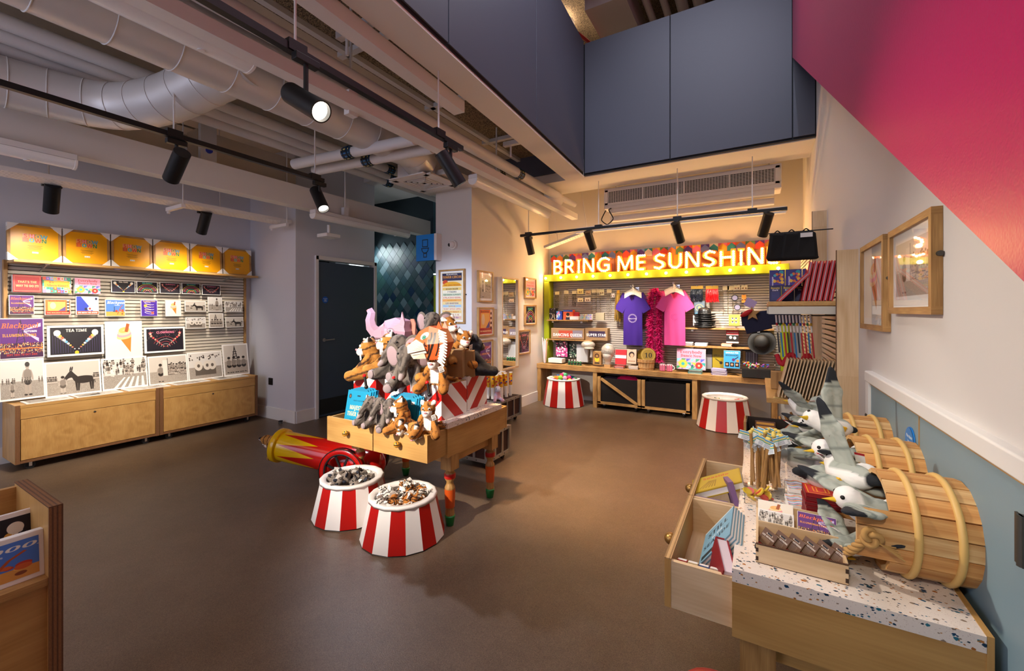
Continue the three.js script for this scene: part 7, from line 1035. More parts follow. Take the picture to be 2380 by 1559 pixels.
{ // red books leaning, blue boxes
  const red = col(0xc01426, 0.4), pg = col(0xc9a0b0, 0.7);
  const book = (label, pos, rot, h = 0.235, t = 0.02, d = 0.17) => { const o = thing('red_hardback', label, 'book', pos, rot, 'red hardbacks on the bay shelf'); part(o, 'cover', mg([box(0.006, h, d, t / 2 - 0.003, h / 2, 0), box(0.006, h, d, -t / 2 + 0.003, h / 2, 0), box(t, h, 0.003, 0, h / 2, -d / 2)]), red); part(o, 'pages', box(t - 0.013, h - 0.008, d - 0.004, 0, h / 2, 0), pg); };
  for (let i = 0; i < 6; i++) book(`${['leftmost', 'second', 'third', 'fourth', 'fifth', 'rightmost'][i]} red book of the leaning row on the bay shelf`, [0.225 + i * 0.026, 1.459, -3.1], [0, 0, -0.17]);
  book('single red book leaning far over against the row', [0.1, 1.459, -3.08], [0, 0, -0.75], 0.22);
  const art = quick('#2a2a80', [], 96, 110, (x, W, H) => { x.fillStyle = '#3a2a90'; x.fillRect(0, 50, W, 60); disc(x, 74, 18, 14, '#1a9ab0'); for (let i = 0; i < 14; i++) disc(x, rr(30, 80), rr(30, 90), rr(5, 12), pick(['#d8742c', '#3ab0c8', '#c83a5a', '#e8c040'])); x.save(); x.translate(18, 80); x.rotate(-PI / 2); txt(x, 'manager', 0, 0, 16, '#e8ecf8'); x.restore(); }), art2 = quick('#1c2460', [['Beauty', 0.12, 18, '#e8d040'], ['Dark', 0.26, 18, '#e8ecf8']], 80, 110, (x, W, H) => { for (let i = 0; i < 8; i++) { x.fillStyle = '#4a5aa8'; x.fillRect(12, 44 + i * 7, 56, 2); } });
  const up = ['left', 'middle', 'right'], lo = ['leftmost', 'second', 'third', 'fourth'];
  for (let i = 0; i < 3; i++) { const o = thing('toy_box', `${up[i]} blue toy box of the upper row behind the leaning red book`, 'box', [0.1 + i * 0.088, 1.612, -3.2], 0, 'blue toy boxes upper row'); part(o, 'carton', box(0.083, 0.1, 0.05), col(0x26286e, 0.4)); part(o, 'printed_face', faced(0.082, 0.099, 0.05), art); }
  for (let i = 0; i < 4; i++) { const o = thing('toy_box', `${lo[i]} dark blue toy box of the lower row on the bay shelf`, 'box', [0.09 + i * 0.068, 1.51, -3.2], 0, 'blue toy boxes lower row'); part(o, 'carton', box(0.064, 0.1, 0.05), col(0x1a2050, 0.4)); part(o, 'printed_face', faced(0.063, 0.099, 0.05), art2); }
}
{ // thin plywood plaques leaning in a clear holder
  const hold = thing('acrylic_holder', 'clear holder round the stack of wooden plaques', 'holder', [0.255, 0.882, -3.06]); part(hold, 'clear_wall', mg([box(0.34, 0.1, 0.003, 0, 0.05, 0.075), box(0.003, 0.24, 0.15, -0.17, 0.12, 0), box(0.34, 0.003, 0.15, 0, 0.0015, 0)]), M.acrylic);
  const g = box(0.006, 0.235, 0.13, 0, 0.1175, 0); const word = ['first', 'second', 'third', 'fourth', 'fifth', 'sixth', 'seventh', 'eighth', 'ninth', 'tenth', 'eleventh', 'twelfth', 'thirteenth', 'fourteenth', 'fifteenth', 'sixteenth'];
  const pm = std(0xffffff, 0.6, { map: T.pale }), dk = col(0x3a2018, 0.7);
  for (let i = 0; i < 16; i++) { const o = thing('wooden_plaque', `${word[i]} thin wooden plaque from the left of the leaning stack`, 'plaque', [0.1 + i * 0.0165, 0.886, -3.06], [0, 0, -0.22], 'wooden plaques in the clear holder'); part(o, 'panel', g, pm); part(o, 'dark_face', box(0.0012, 0.225, 0.12, 0.0038, 0.1175, 0), dk); }  // each plaque carries a thin dark sheet on one face
}
{ // black bags on a peg, navy pouch with a starfish, hanging pens
  const bagG = (w, h) => { const g = new RoundedBoxGeometry(w, h, 0.05, 5, 0.022), p = g.attributes.position; for (let i = 0; i < p.count; i++) { const y = p.getY(i) / h + 0.5; p.setX(i, p.getX(i) * (0.72 + 0.32 * (1 - y)) + 0.004 * Math.sin(y * 30)); p.setZ(i, p.getZ(i) * (1 + 0.2 * Math.sin(p.getX(i) * 50 + y * 9))); } g.computeVertexNormals(); return g; };
  const peg = thing('peg_rail', 'thin black peg rail carrying the black bags', 'rail', [0.24, 1.965, -3.62]); part(peg, 'rod', rod([-0.18, 0.0, 0], [0.2, 0, 0], 0.004), M.black);
  const bm = std(0x0d0b0a, 0.8); for (let i = 0; i < 3; i++) { const o = thing('black_bag', `${['left', 'middle', 'right'][i]} black fabric bag hanging on the peg rail`, 'bag', [0.115 + i * 0.085, 1.86, -3.6], [0, 0.2 - i * 0.1, 0], 'black bags on the peg rail'); part(o, 'fabric', bagG(0.14, 0.2), bm); part(o, 'strap', tube([[-0.03, 0.09, 0], [0, 0.118, 0], [0.03, 0.09, 0]], 0.004), bm); if (i === 2) part(o, 'white_label', box(0.07, 0.03, 0.002, 0, 0.07, 0.032), M.paper); }
  const p = thing('navy_pouch', 'navy cloth pouch with a starfish hanging over the bench end', 'pouch', [0.098, 1.335, -5.034], [0, -0.1, 0.08]); part(p, 'cloth', rbox(0.52, 0.15, 0.03, 0.012), std(0x161a34, 0.85)); part(p, 'cloth_fold', rbox(0.24, 0.19, 0.025, 0.01), std(0x171b38, 0.85), [-0.12, -0.04, 0.025], [0, 0.2, 0.2]); const st = new THREE.Shape(); for (let i = 0; i < 10; i++) { const a = i * PI / 5 + 0.3, r = i % 2 ? 0.03 : 0.07; i ? st.lineTo(Math.cos(a) * r, Math.sin(a) * r) : st.moveTo(Math.cos(a) * r, Math.sin(a) * r); } part(p, 'starfish', ext(st, 0.01, 0.004), col(0xb08a54, 0.8), [-0.15, 0.05, 0.045]); part(p, 'red_cap', (() => { const s = sph(0.05, 14, 8); s.scale(1.3, 0.5, 0.6); return s; })(), col(0xb81c22, 0.7), [-0.2, 0.06, 0.06], [0, 0, 0.5]); part(p, 'lilac_label', box(0.1, 0.085, 0.003), col(0xb8a4cc, 0.6), [-0.16, 0.16, 0.03], [0, 0, -0.6]); part(p, 'hanging_hook', rod([0.1, 0.07, 0], [0.345, 0.1, 0.0], 0.004), M.darkSteel);
  const hk = thing('pen_hook', 'dark hook rail carrying the clip pens', 'hook', [0.25, 1.372, -3.3]); part(hk, 'rod', rod([-0.16, 0, 0], [0.19, 0, 0], 0.004), M.darkSteel);
  for (let i = 0; i < 11; i++) { const o = thing('clip_pen', `${['first', 'second', 'third', 'fourth', 'fifth', 'sixth', 'seventh', 'eighth', 'ninth', 'tenth', 'eleventh'][i]} white clip pen from the left with its ribbon`, 'pen', [0.1 + i * 0.0185, 1.335, -3.29], [0, 0, 0.08], 'clip pens on the hook'); part(o, 'barrel', rod([0, -0.07, 0], [0, 0.04, 0], 0.0055, 10), M.offwhite); part(o, 'colour_band', tr(cyl(0.006, 0.006, 0.018, 10), 0, -0.02, 0), col([0xc81c2c, 0x1c8a4a, 0xe0b020, 0x2a4ac0][i % 4], 0.4)); part(o, 'ribbon', box(0.009, 0.13 + (i % 3) * 0.03, 0.002, 0, -0.14 - (i % 3) * 0.015, 0), col(i % 4 === 1 ? 0x1d78b8 : i % 3 ? 0xb8182a : 0x1c2030, 0.6)); }
  const rb = thing('ribbon_pile', 'loose red and blue ribbon ends under the pens', 'ribbon', [0.2, 0.99, -3.32]); part(rb, 'ribbon_coil', tube([[-0.1, 0.12, 0], [-0.07, 0.06, 0.03], [-0.02, 0.13, 0], [0.03, 0.08, 0.02], [0.07, 0.13, 0], [0.1, 0.06, 0.0]], 0.016), col(0xb8182a, 0.7)); part(rb, 'holder_box', box(0.26, 0.11, 0.09, 0, -0.052, -0.05), M.card);
}
{ // clear box of small toys at the right end of the bench, lower stock under the bay
  const o = thing('clear_toy_box', 'clear box of colourful toys at the right end of the bench', 'box', [-0.03, 0.586, -5.96]); part(o, 'clear_wall', mg([box(0.34, 0.24, 0.003, 0, 0.12, 0.09), box(0.34, 0.24, 0.003, 0, 0.12, -0.09), box(0.003, 0.24, 0.18, 0.17, 0.12, 0), box(0.003, 0.24, 0.18, -0.17, 0.12, 0)]), M.acrylic); part(o, 'dark_cards', box(0.3, 0.1, 0.14, 0, 0.06, 0), col(0x1c1c1a, 0.5)); seed = 88;
  for (let i = 0; i < 26; i++) one('tiny_toy', 'small bright toy in the clear box on the bench', 'toy', rbox(0.03, 0.018, 0.012, 0.004), col(pick([0xd83a2c, 0x2aa06a, 0xe8a82c, 0xe8e4dc, 0x8a3a9a, 0x2a6ac0]), 0.5), [-0.03 + rr(-0.13, 0.13), 0.72 + rr(0, 0.05), -5.96 + rr(-0.06, 0.06)], [rnd() * 3, rnd() * 3, rnd() * 3], 'small toys in the clear box');
  const k = thing('wire_rack', 'rack of brown slanted boards under the wide shelf', 'rack', [0.3, 0.5, -3.1]); for (let i = 0; i < 8; i++) part(k, 'board', box(0.012, 0.3, 0.12, -0.12 + i * 0.034, 0.15, 0), M.oak, null, [0, 0, 0.5]); part(k, 'rack_base', box(0.32, 0.02, 0.14, 0, -0.01, 0), M.darkSteel); part(k, 'rack_leg', box(0.3, 0.48, 0.02, 0, -0.26, -0.05), M.darkSteel);
}
// =====================================================================  RIGHT FOREGROUND: SEAGULL TABLE
const TY = 0.70;
{
  const o = thing('display_table', 'birch table with speckled terrazzo top and open drawers by the right wall', 'table', [0.18, 0, -2.09]);
  const x0 = -0.243, x1 = 0.243, z0 = 0.79, z1 = -0.79;
  part(o, 'terrazzo_top', box(0.487, 0.036, 1.58, 0, TY - 0.018, 0), M.terrazzo);
  part(o, 'end_panel', box(0.487, 0.15, 0.02, 0, 0.588, z0 - 0.012), M.birch); part(o, 'end_panel', box(0.487, 0.15, 0.02, 0, 0.588, z1 + 0.012), M.birch); part(o, 'back_panel', box(0.018, 0.15, 1.54, x1 - 0.01, 0.588, 0), M.birch); part(o, 'bottom_panel', box(0.46, 0.014, 1.54, 0, 0.52, 0), M.birch);
  part(o, 'top_edging', box(0.012, 0.19, 1.58, x1 + 0.006, 0.607, 0), M.birch);
  part(o, 'front_panel', box(0.016, 0.13, 0.54, x0 + 0.008, 0.588, -0.5), M.birch);
  for (const x of [x0 + 0.06, x1 - 0.06]) for (const z of [z0 - 0.08, z1 + 0.08]) tableLeg(o, x, z, 0.513);
  for (const x of [x0 + 0.06, x1 - 0.06]) part(o, 'lower_rail', box(0.024, 0.07, 1.36, x, 0.475, 0), M.birch);
  part(o, 'lower_rail', box(0.36, 0.07, 0.024, 0, 0.475, z0 - 0.08), M.birch);
  for (const [a, b, kz] of [[0.77, 0.275, 0.52], [0.27, -0.215, 0.03]]) {
    const d = part(o, 'drawer', box(0.018, 0.142, a - b, -0.414, 0.594, (a + b) / 2), M.birch); part(d, 'front_edge', box(0.019, 0.003, a - b, -0.414, 0.6665, (a + b) / 2), M.plyPale);
    for (const z of [a - 0.008, b + 0.008]) part(d, 'drawer_side', box(0.36, 0.138, 0.014, -0.225, 0.592, z), M.pale);
    part(d, 'drawer_bottom', box(0.36, 0.008, a - b - 0.03, -0.225, 0.532, (a + b) / 2), M.pale); part(d, 'knob', knobGeo, M.brass, [-0.424, 0.6, kz], [0, -PI / 2, 0]);
  }
}
{ // ---- books in the near drawer
  const art = quick('#7fb0c8', [], 160, 230, (x, W, H) => { x.save(); x.translate(W / 2, H / 2); x.rotate(0); txt(x, 'STILL', 0, -52, 44, '#12303c'); txt(x, 'BY THE', 0, -12, 18, '#f0f2ee'); txt(x, 'SEASIDE', 0, 24, 36, '#12303c'); x.restore(); x.fillStyle = '#2c3a40'; x.fillRect(10, 190, 90, 26); x.fillStyle = '#c8d8dc'; x.fillRect(0, 0, W, 12); });
  const cov = col(0x6f97ac, 0.5), g = mg([box(0.15, 0.0035, 0.215)]), pages = box(0.147, 0.006, 0.212, 0, -0.0045, 0); const wd = ['top', 'second', 'third', 'fourth', 'fifth', 'sixth', 'seventh', 'bottom'];
  for (let i = 0; i < 8; i++) { const t = 0.95, nx = -Math.sin(t), ny = Math.cos(t), o = thing('seaside_booklet', `${wd[i]} light blue booklet of the pile leaning in the near drawer`, 'booklet', [-0.118 + i * 0.0095 * Math.sin(t), 0.665 - i * 0.0095 * Math.cos(t), -1.545], 0, 'blue booklets in the near drawer'); o.rotation.set(0, 0, t); part(o, 'cover', g, cov); part(o, 'pages', pages, M.paper); if (!i) part(o, 'cover_print', rz(rx(new THREE.PlaneGeometry(0.215, 0.15), -PI / 2), 0), (() => { art.map.center.set(0.5, 0.5); art.map.rotation = -PI / 2; return art; })(), [0, 0.0022, 0], [0, PI / 2, 0]); }
  const bk = thing('thick_hardback', 'thick red hardback with pale pages standing in the near drawer', 'book', [-0.1, 0.62, -1.4], [0.3, 0.25, -0.15]); part(bk, 'cover', mg([box(0.004, 0.15, 0.12, 0.016, 0, 0), box(0.004, 0.15, 0.12, -0.016, 0, 0), box(0.034, 0.15, 0.004, 0, 0, -0.06)]), col(0x8a1c24, 0.5)); part(bk, 'pages', box(0.028, 0.144, 0.116), col(0xd8c8d0, 0.8));
  const nm = ['red striped', 'cream', 'blue striped', 'pale']; for (let i = 0; i < 4; i++) { const o = thing('pocket_book', `${nm[i]} pocket book at the near end of the drawer`, 'booklet', [-0.2 + i * 0.03, 0.595, -1.355], [-0.25, 0, 0], 'pocket books in the near drawer'); part(o, 'cover', box(0.028, 0.11, 0.02), col([0xb03a3a, 0xd8c8a0, 0x3a5a98, 0xc8b4a4][i], 0.6)); part(o, 'pages', box(0.024, 0.108, 0.016, 0, 0.002, 0), M.paper); }
  const yb = thing('yellow_book', 'yellow hardback leaning open in the far drawer', 'book', [-0.15, 0.675, -1.97], [0.0, 0.1, 0.42]); part(yb, 'cover', mg([box(0.2, 0.004, 0.16, 0, 0.013, 0), box(0.2, 0.004, 0.16, 0, -0.013, 0), box(0.004, 0.03, 0.16, -0.1, 0, 0)]), col(0xb89a28, 0.5)); part(yb, 'pages', box(0.192, 0.022, 0.154, 0.003, 0, 0), M.paper); part(yb, 'cover_print', rx(new THREE.PlaneGeometry(0.19, 0.15), -PI / 2), quick('#c4a62c', [['Seaside', 0.2, 22, '#c8502c']], 140, 110, (x) => { x.strokeStyle = '#8a6a1c'; x.lineWidth = 3; for (let i = 0; i < 6; i++) { x.beginPath(); x.moveTo(20 + i * 9, 96); x.lineTo(50 + i * 4, 46); x.stroke(); } }), [0, 0.0156, 0]);
  const pb = thing('purple_book', 'purple town history book standing in the far drawer', 'book', [-0.17, 0.595, -1.845], [-0.1, 0, 0]); part(pb, 'cover', box(0.13, 0.12, 0.02), col(0x8a6a90, 0.5)); part(pb, 'cover_print', faced(0.128, 0.118, 0.02), quick('#b898b8', [['BLACKPOOL', 0.16, 20, '#2a1a30']], 130, 110, (x) => { for (let i = 0; i < 14; i++) disc(x, rr(20, 110), rr(50, 90), rr(5, 12), pick(['#4a3a60', '#c85a6a', '#6a5a90', '#d8b8c8'])); }));
  const p2 = thing('purple_book', 'purple book leaning on the yellow one in the far drawer', 'book', [-0.085, 0.655, -1.88], [-0.2, 0.2, 0.25]); part(p2, 'cover', box(0.018, 0.16, 0.13), col(0x7a5a88, 0.5)); part(p2, 'cover_print', ry(new THREE.PlaneGeometry(0.126, 0.156), PI / 2), quick('#9a7aa8', [['PIERS', 0.2, 24, '#f0e4f0']], 90, 110, dots(['#c8a8c8', '#5a3a70', '#d88a9a'], 12, 10)), [0.0095, 0, 0]);
}
// ---- wooden barrel pails lying on their sides
const hoopM = std(0xd8b068, 0.45), staveMs = [0, 1, 2].map((i) => std([0xffffff, 0xf0dcc0, 0xffe8cc][i], 0.5, { map: T.cedar }));
function barrel(label, z, x0 = 0.28) {
  const o = thing('barrel_pail', label, 'pail', [x0, TY + 0.131, z], [0, 0.06, 0], 'barrel pails on their sides'), n = 18, r = 0.122, L = 0.172;
  for (let i = 0; i < n; i++) { const a = i / n * 2 * PI, side = Math.abs(Math.cos(a)) > 0.93, ex = side ? 0.07 : 0, w = 2 * PI * r / n - 0.0012, m = part(o, 'stave', box(L + ex, 0.012, w, (L + ex) / 2 - ex, 0, 0), staveMs[i % 3]); m.position.set(0, Math.sin(a) * r, Math.cos(a) * r); m.rotation.set(-a + PI / 2, 0, 0, 'XYZ'); m.rotation.x = PI / 2 - a; }
  part(o, 'barrel_floor', rz(cyl(r - 0.005, r - 0.005, 0.012, 36), PI / 2), staveMs[0], [L - 0.012, 0, 0]);
  for (const x of [0.05, 0.13]) part(o, 'hoop', ry(new THREE.TorusGeometry(r + 0.008, 0.0085, 8, 44), PI / 2), hoopM, [x, 0, 0]);
  const rp = []; for (let i = 0; i <= 12; i++) { const t = i / 12; rp.push([-0.05 - Math.sin(t * PI) * 0.05, -Math.sin(t * PI) * 0.1, Math.cos(t * PI) * (r + 0.01)]); }
  const c = new THREE.CatmullRomCurve3(rp.map((p) => V(...p)));
  for (let k = 0; k < 3; k++) { const pts = []; for (let i = 0; i <= 90; i++) { const t = i / 90, p = c.getPointAt(t), a = t * 44 + k * 2.094, tg = c.getTangentAt(t), u = V(0, 1, 0).cross(tg).normalize(), v = tg.clone().cross(u); p.addScaledVector(u, Math.cos(a) * 0.0058).addScaledVector(v, Math.sin(a) * 0.0058); pts.push(p); } part(o, 'rope_strand', new THREE.TubeGeometry(new THREE.CatmullRomCurve3(pts), 180, 0.0062, 6), M.rope); }
  for (const e of [-1, 1]) { const k = part(o, 'rope_knot', new THREE.TorusKnotGeometry(0.013, 0.0075, 48, 8, 2, 3), M.rope, [-0.045, 0.0, e * (r + 0.022)]); part(k, 'frayed_end', mg([0, 1, 2, 3, 4].map((i) => tube([[0, 0, 0], [0.02, -0.012, e * 0.004], [0.05 + i * 0.003, -0.018 - i * 0.005, (i - 2) * 0.005]], 0.0022, 5, 8))), M.rope); }
  return o;
}
barrel('nearest wooden barrel pail with a knotted rope handle', -1.52); barrel('middle wooden barrel pail on the terrazzo table', -1.89); barrel('farthest wooden barrel pail on the terrazzo table', -2.27);
// ---- plush seagulls
function makeGull(sweep, lift) {
  const o = thing('plush_gull', '', 'plush toy'), grey = '#a9afa6', dk = '#1c1f24';
  part(o, 'body', soft([[0, 0, -0.03, 0.036, 0, 0.005, 0.03, 0.038], [0, 0.032, 0.06, 0.033, 0, 0.036, 0.066, 0.034], [0, 0.0, -0.06, 0.02, 0, 0.0, -0.1, 0.012]], 36, 0.024, (x, y, z) => z < -0.075 ? dk : y > -0.012 && z < 0.036 ? (vnoise(x * 90, z * 90, 3) > 0.5 ? grey : '#98a098') : '#eeece8', 0.0012), M.plush);
  part(o, 'beak', (() => { const g = new THREE.ConeGeometry(0.012, 0.04, 12); g.scale(1, 1, 0.7); return tr(rx(g, PI / 2), 0, 0.03, 0.112); })(), col(0xd8b21e, 0.7)); for (const e of [-1, 1]) part(o, 'eye', sph(0.0062, 10, 8), blackP, [e * 0.024, 0.046, 0.086]);
  // wings: soft quilted blades with dark tips
  const wing = (a, b) => soft([[a, 0, 0.012, 0.017, b * 0.5 + a * 0.5, 0.004, 0.016, 0.018], [a * 0.5 + b * 0.5, 0.004, 0.016, 0.018, b, 0, -0.002, 0.009], [a, 0, -0.022, 0.014, b * 0.55 + a * 0.45, 0.002, -0.026, 0.014], [a * 0.45 + b * 0.55, 0.002, -0.026, 0.014, b * 0.93 + a * 0.07, 0, -0.012, 0.008]], 34, 0.018, (x, y, z) => x > 0.15 + 0.25 * Math.max(0, -z) ? '#20242b' : Math.sin(x * 150) > 0.86 && x > 0.04 ? '#7c857e' : vnoise(x * 70, z * 70, 5) > 0.5 ? '#b0b6ac' : '#a3aaa0');
  const wg = wing(0.0, 0.205); wg.scale(1, 0.55, 1.15); wg.computeVertexNormals(); const wm = wg.clone(); wm.scale(-1, 1, 1); { const ix = wm.index.array; for (let k = 0; k < ix.length; k += 3) { const t = ix[k]; ix[k] = ix[k + 1]; ix[k + 1] = t; } } wm.computeVertexNormals();
  for (const e of [-1, 1]) part(o, 'wing', e > 0 ? wg : wm, M.plush, [e * 0.022, 0.014, 0.0], [0, e * -sweep, e * lift]);
  part(o, 'feet', mg([tr(box(0.02, 0.006, 0.03), 0.015, -0.038, 0.0), tr(box(0.02, 0.006, 0.03), -0.015, -0.038, 0.0)]), col(0xd8a81e, 0.8)); const t = part(o, 'tag', box(0.036, 0.0012, 0.024), M.paper, [0.03, 0.05, -0.03], [0.3, 0.5, 0.2]); part(t, 'red_stripe', box(0.008, 0.0014, 0.0242, 0.014, 0, 0), col(0xb82028, 0.6));
  return o;
}
{
  const gs = [makeGull(0.75, 0.25), makeGull(0.15, 0.5)], gg = 'plush seagulls by the barrels', used = [0, 0];
  const L = [
    [0, 'plush gull sitting in the mouth of the nearest barrel, beak out', [0.275, 0.85, -1.5], [0.05, -1.35, 0.0], 0.95], [1, 'plush gull lifting a wing above the nearest barrel mouth', [0.235, 0.9, -1.63], [0.2, -2.5, 0.9], 1.0], [1, 'plush gull lying on the terrazzo before the nearest barrel', [0.215, 0.742, -1.5], [0.1, 2.1, 0.0], 0.7],
    [0, 'plush gull spreading its wings over the red notebooks', [0.215, 0.85, -1.72], [0.15, 1.75, 0.1], 1.1], [0, 'plush gull sitting in the mouth of the middle barrel', [0.265, 0.88, -1.88], [0.1, -1.3, 0.1], 1.0], [1, 'plush gull with one wing standing straight up by the middle barrel', [0.245, 0.96, -2.02], [-0.2, -0.9, 1.2], 0.95], [0, 'plush gull lying before the middle barrel with dark wing tips', [0.15, 0.81, -2.04], [0.1, 1.5, -0.1], 1.05],
    [0, 'plush gull sitting in the mouth of the farthest barrel', [0.25, 0.87, -2.27], [0.1, -1.5, 0.1], 1.0], [0, 'plush gull spreading both wings before the farthest barrel', [0.15, 0.83, -2.3], [0.1, 1.9, 0.1], 1.05], [1, 'plush gull with a dark wing tip beyond the farthest barrel', [0.2, 0.93, -2.42], [0.0, -2.2, 0.2], 0.95]];
  for (const [k, l, p, r, s] of L) set(used[k]++ ? copy(gs[k]) : gs[k], l, p, r, s, gg);
}
{ // ---- divided wooden tray with postcards and keyrings
  const o = thing('wooden_tray', 'finger jointed wooden tray of postcards and keyrings', 'tray', [0.095, TY, -1.49]), w = 0.205, d = 0.245;
  part(o, 'front_panel', box(w, 0.05, 0.006, 0, 0.025, d / 2), M.pale); part(o, 'back_panel', box(w, 0.075, 0.006, 0, 0.0375, -d / 2), M.pale); for (const e of [-1, 1]) { part(o, 'side_panel', box(0.006, 0.055, d - 0.006, e * (w / 2 - 0.003), 0.0275, 0), M.pale); for (const y of [0.012, 0.036]) part(o, 'finger_joint', box(0.0065, 0.011, 0.0075, e * (w / 2 - 0.003), y, d / 2), col(0x3a2414, 0.7)); }
  part(o, 'divider', box(w - 0.012, 0.066, 0.005, 0, 0.036, 0.01), M.pale); part(o, 'tray_floor', box(w - 0.01, 0.004, d - 0.01, 0, 0.003, 0), M.pale);
  for (const y of [0.001, 0.052]) part(o, 'burnt_edge', box(w, 0.0016, 0.0066, 0, y, d / 2), col(0x4a2c18, 0.7));
  const pc = (l, x, z, art, yaw, y) => { const c = thing('postcard', l, 'postcard', [x, y ?? TY + 0.06, z], [-0.6, yaw, 0], 'postcards in the tray'); part(c, 'card', box(0.095, 0.07, 0.002), M.paper); part(c, 'card_print', faced(0.093, 0.068, 0.002), art); };
  pc('cream ice cream postcard at the back of the tray', 0.045, -1.575, PR.cone, 0); pc('black and white postcard in front of the cream one', 0.045, -1.54, PR.bw[2], 0, TY + 0.045); pc('purple and orange tower postcard in the tray', 0.148, -1.54, PR.lights, -0.05);
  const ka = quick('#6a4a30', [['MULTI', 0.2, 13, '#f0e4d0'], ['LED KEYRING', 0.36, 15, '#f4ece0']], 84, 110, (x, W, H) => { for (let i = 0; i < 6; i++) { x.fillStyle = '#b8a084'; x.fillRect(12, 54 + i * 7, 52, 2); } x.fillStyle = '#b01c28'; x.fillRect(0, 98, W, 12); });
  for (let i = 0; i < 6; i++) { const k = thing('carded_keyring', `${['leftmost', 'second', 'third', 'fourth', 'fifth', 'rightmost'][i]} brown carded keyring in the front of the tray`, 'keyring', [0.02 + i * 0.032, TY + 0.048, -1.415], [-0.35, -0.35, -0.4], 'carded keyrings in the tray'); part(k, 'card', box(0.038, 0.05, 0.0015), col(0x7a5636, 0.7)); part(k, 'card_print', faced(0.037, 0.049, 0.0015), ka); part(k, 'torch', rod([-0.012, -0.035, 0.006], [0.012, -0.024, 0.006], 0.008, 12), M.black); part(k, 'hang_hole', box(0.012, 0.004, 0.002, 0, 0.016, 0.0006), M.black); }
}
{ // ---- pencils with flag tops in a clear pot, notebooks, magnets
  const h = thing('clear_pencil_box', 'tall clear box of wooden pencils with paper flags', 'pencil holder', [0.02, TY, -1.92]); part(h, 'clear_wall', mg([box(0.14, 0.16, 0.003, 0, 0.08, 0.06), box(0.14, 0.16, 0.003, 0, 0.08, -0.06), box(0.003, 0.22, 0.12, 0.07, 0.11, 0), box(0.003, 0.22, 0.12, -0.07, 0.11, 0), box(0.14, 0.003, 0.12, 0, 0.0015, 0), box(0.003, 0.16, 0.12, 0.0, 0.08, 0)]), M.acrylic);
  const p = thing('flag_pencil', '', 'pencil', [0, 0, 0], 0, 'flag pencils in the clear box'); part(p, 'shaft', tr(cyl(0.0055, 0.0055, 0.19, 8), 0, 0.095, 0), M.oak); part(p, 'topper', tr(sph(0.008, 8, 6), 0, 0.195, 0), col(0xd8c060, 0.6)); const fm = std(0xffffff, 0.7, { map: canvasTex(64, 48, (x, w, hh) => { x.fillStyle = '#e8f0f4'; x.fillRect(0, 0, w, hh); x.fillStyle = '#3a9ac8'; x.fillRect(0, 4, w, 6); x.fillStyle = '#e0c030'; x.fillRect(0, 12, w, 4); x.fillStyle = '#2a8a5a'; x.fillRect(0, 18, w, 4); x.fillStyle = '#8090a8'; for (let i = 0; i < 4; i++) x.fillRect(8, 26 + i * 5, 40, 2); }) }); fm.side = THREE.DoubleSide; for (const [fx, fy, fr] of [[0.02, 0.178, 0.3], [-0.016, 0.16, -0.5]]) part(p, 'paper_flag', new THREE.PlaneGeometry(0.046, 0.034), fm, [fx, fy, 0.007], [0.1, 0.2, fr]);
  seed = 64; for (let i = 0; i < 26; i++) { const o = i ? copy(p) : p; place(o, [0.02 + rr(-0.05, 0.05), TY + 0.006 + rr(0, 0.035), -1.92 + rr(-0.04, 0.04)], [rr(-0.14, 0.14), rnd() * 6.28, rr(-0.14, 0.14)]); o.userData.label = 'wooden pencil with a paper flag standing in the clear box'; }
  const m = thing('clear_magnet_box', 'low clear box of yellow and red magnets before the pencils', 'box', [0.02, TY, -1.81]); part(m, 'clear_wall', mg([box(0.13, 0.07, 0.003, 0, 0.035, 0.045), box(0.003, 0.07, 0.09, 0.065, 0.035, 0), box(0.003, 0.07, 0.09, -0.065, 0.035, 0)]), M.acrylic);
  for (let i = 0; i < 12; i++) one('fruit_magnet', 'yellow or red slice shaped magnet in the low clear box', 'magnet', rx(cyl(0.016, 0.016, 0.005, 16), 0), col(i % 3 ? 0xd8b82c : 0xc8402c, 0.4), [0.0 + rr(-0.04, 0.04), TY + 0.012 + i * 0.003, -1.81 + rr(-0.025, 0.025)], [rr(-0.9, 0.9), rnd() * 3, rr(-0.9, 0.9)], 'magnets in the low clear box');
  const na = quick('#c83028', [], 96, 96, (x, W, H) => { x.strokeStyle = '#f0b030'; x.lineWidth = 3; x.strokeRect(8, 8, 80, 80); x.strokeRect(26, 26, 44, 44); x.strokeRect(36, 26, 24, 44); });
  for (let i = 0; i < 10; i++) { const o = thing('red_notebook', i === 9 ? 'topmost red notebook with gold lines of the tall stack' : `${['lowest', 'second', 'third', 'fourth', 'fifth', 'sixth', 'seventh', 'eighth', 'ninth'][i]} red notebook from the bottom of the tall stack`, 'notebook', [0.17 + rr(-0.002, 0.002), TY + 0.0065 + i * 0.013, -1.665 + rr(-0.002, 0.002)], 0.05, 'red notebooks on the terrazzo'); part(o, 'cover', box(0.09, 0.0112, 0.09), col(0x8a1420, 0.4)); if (i === 9) part(o, 'cover_print', rx(new THREE.PlaneGeometry(0.088, 0.088), -PI / 2), na, [0, 0.0062, 0]); else part(o, 'page_edge', box(0.0905, 0.006, 0.0905), col(0x6a1018, 0.6)); }
  const rainbow = quick('#e8ecf0', [], 96, 96, (x, W, H) => { for (let k = 0; k < 2; k++) for (let i = 0; i < 14; i++) { x.strokeStyle = ['#d83a3a', '#f0b030', '#3a8ac8', '#e8e8f0', '#c84a8a', '#3aa0a0'][i % 6]; x.lineWidth = 4; x.beginPath(); for (let t = 0; t <= 48; t += 6) x.lineTo(k * 48 + t, 8 + i * 7 + Math.sin(t / 8) * 7); x.stroke(); } });
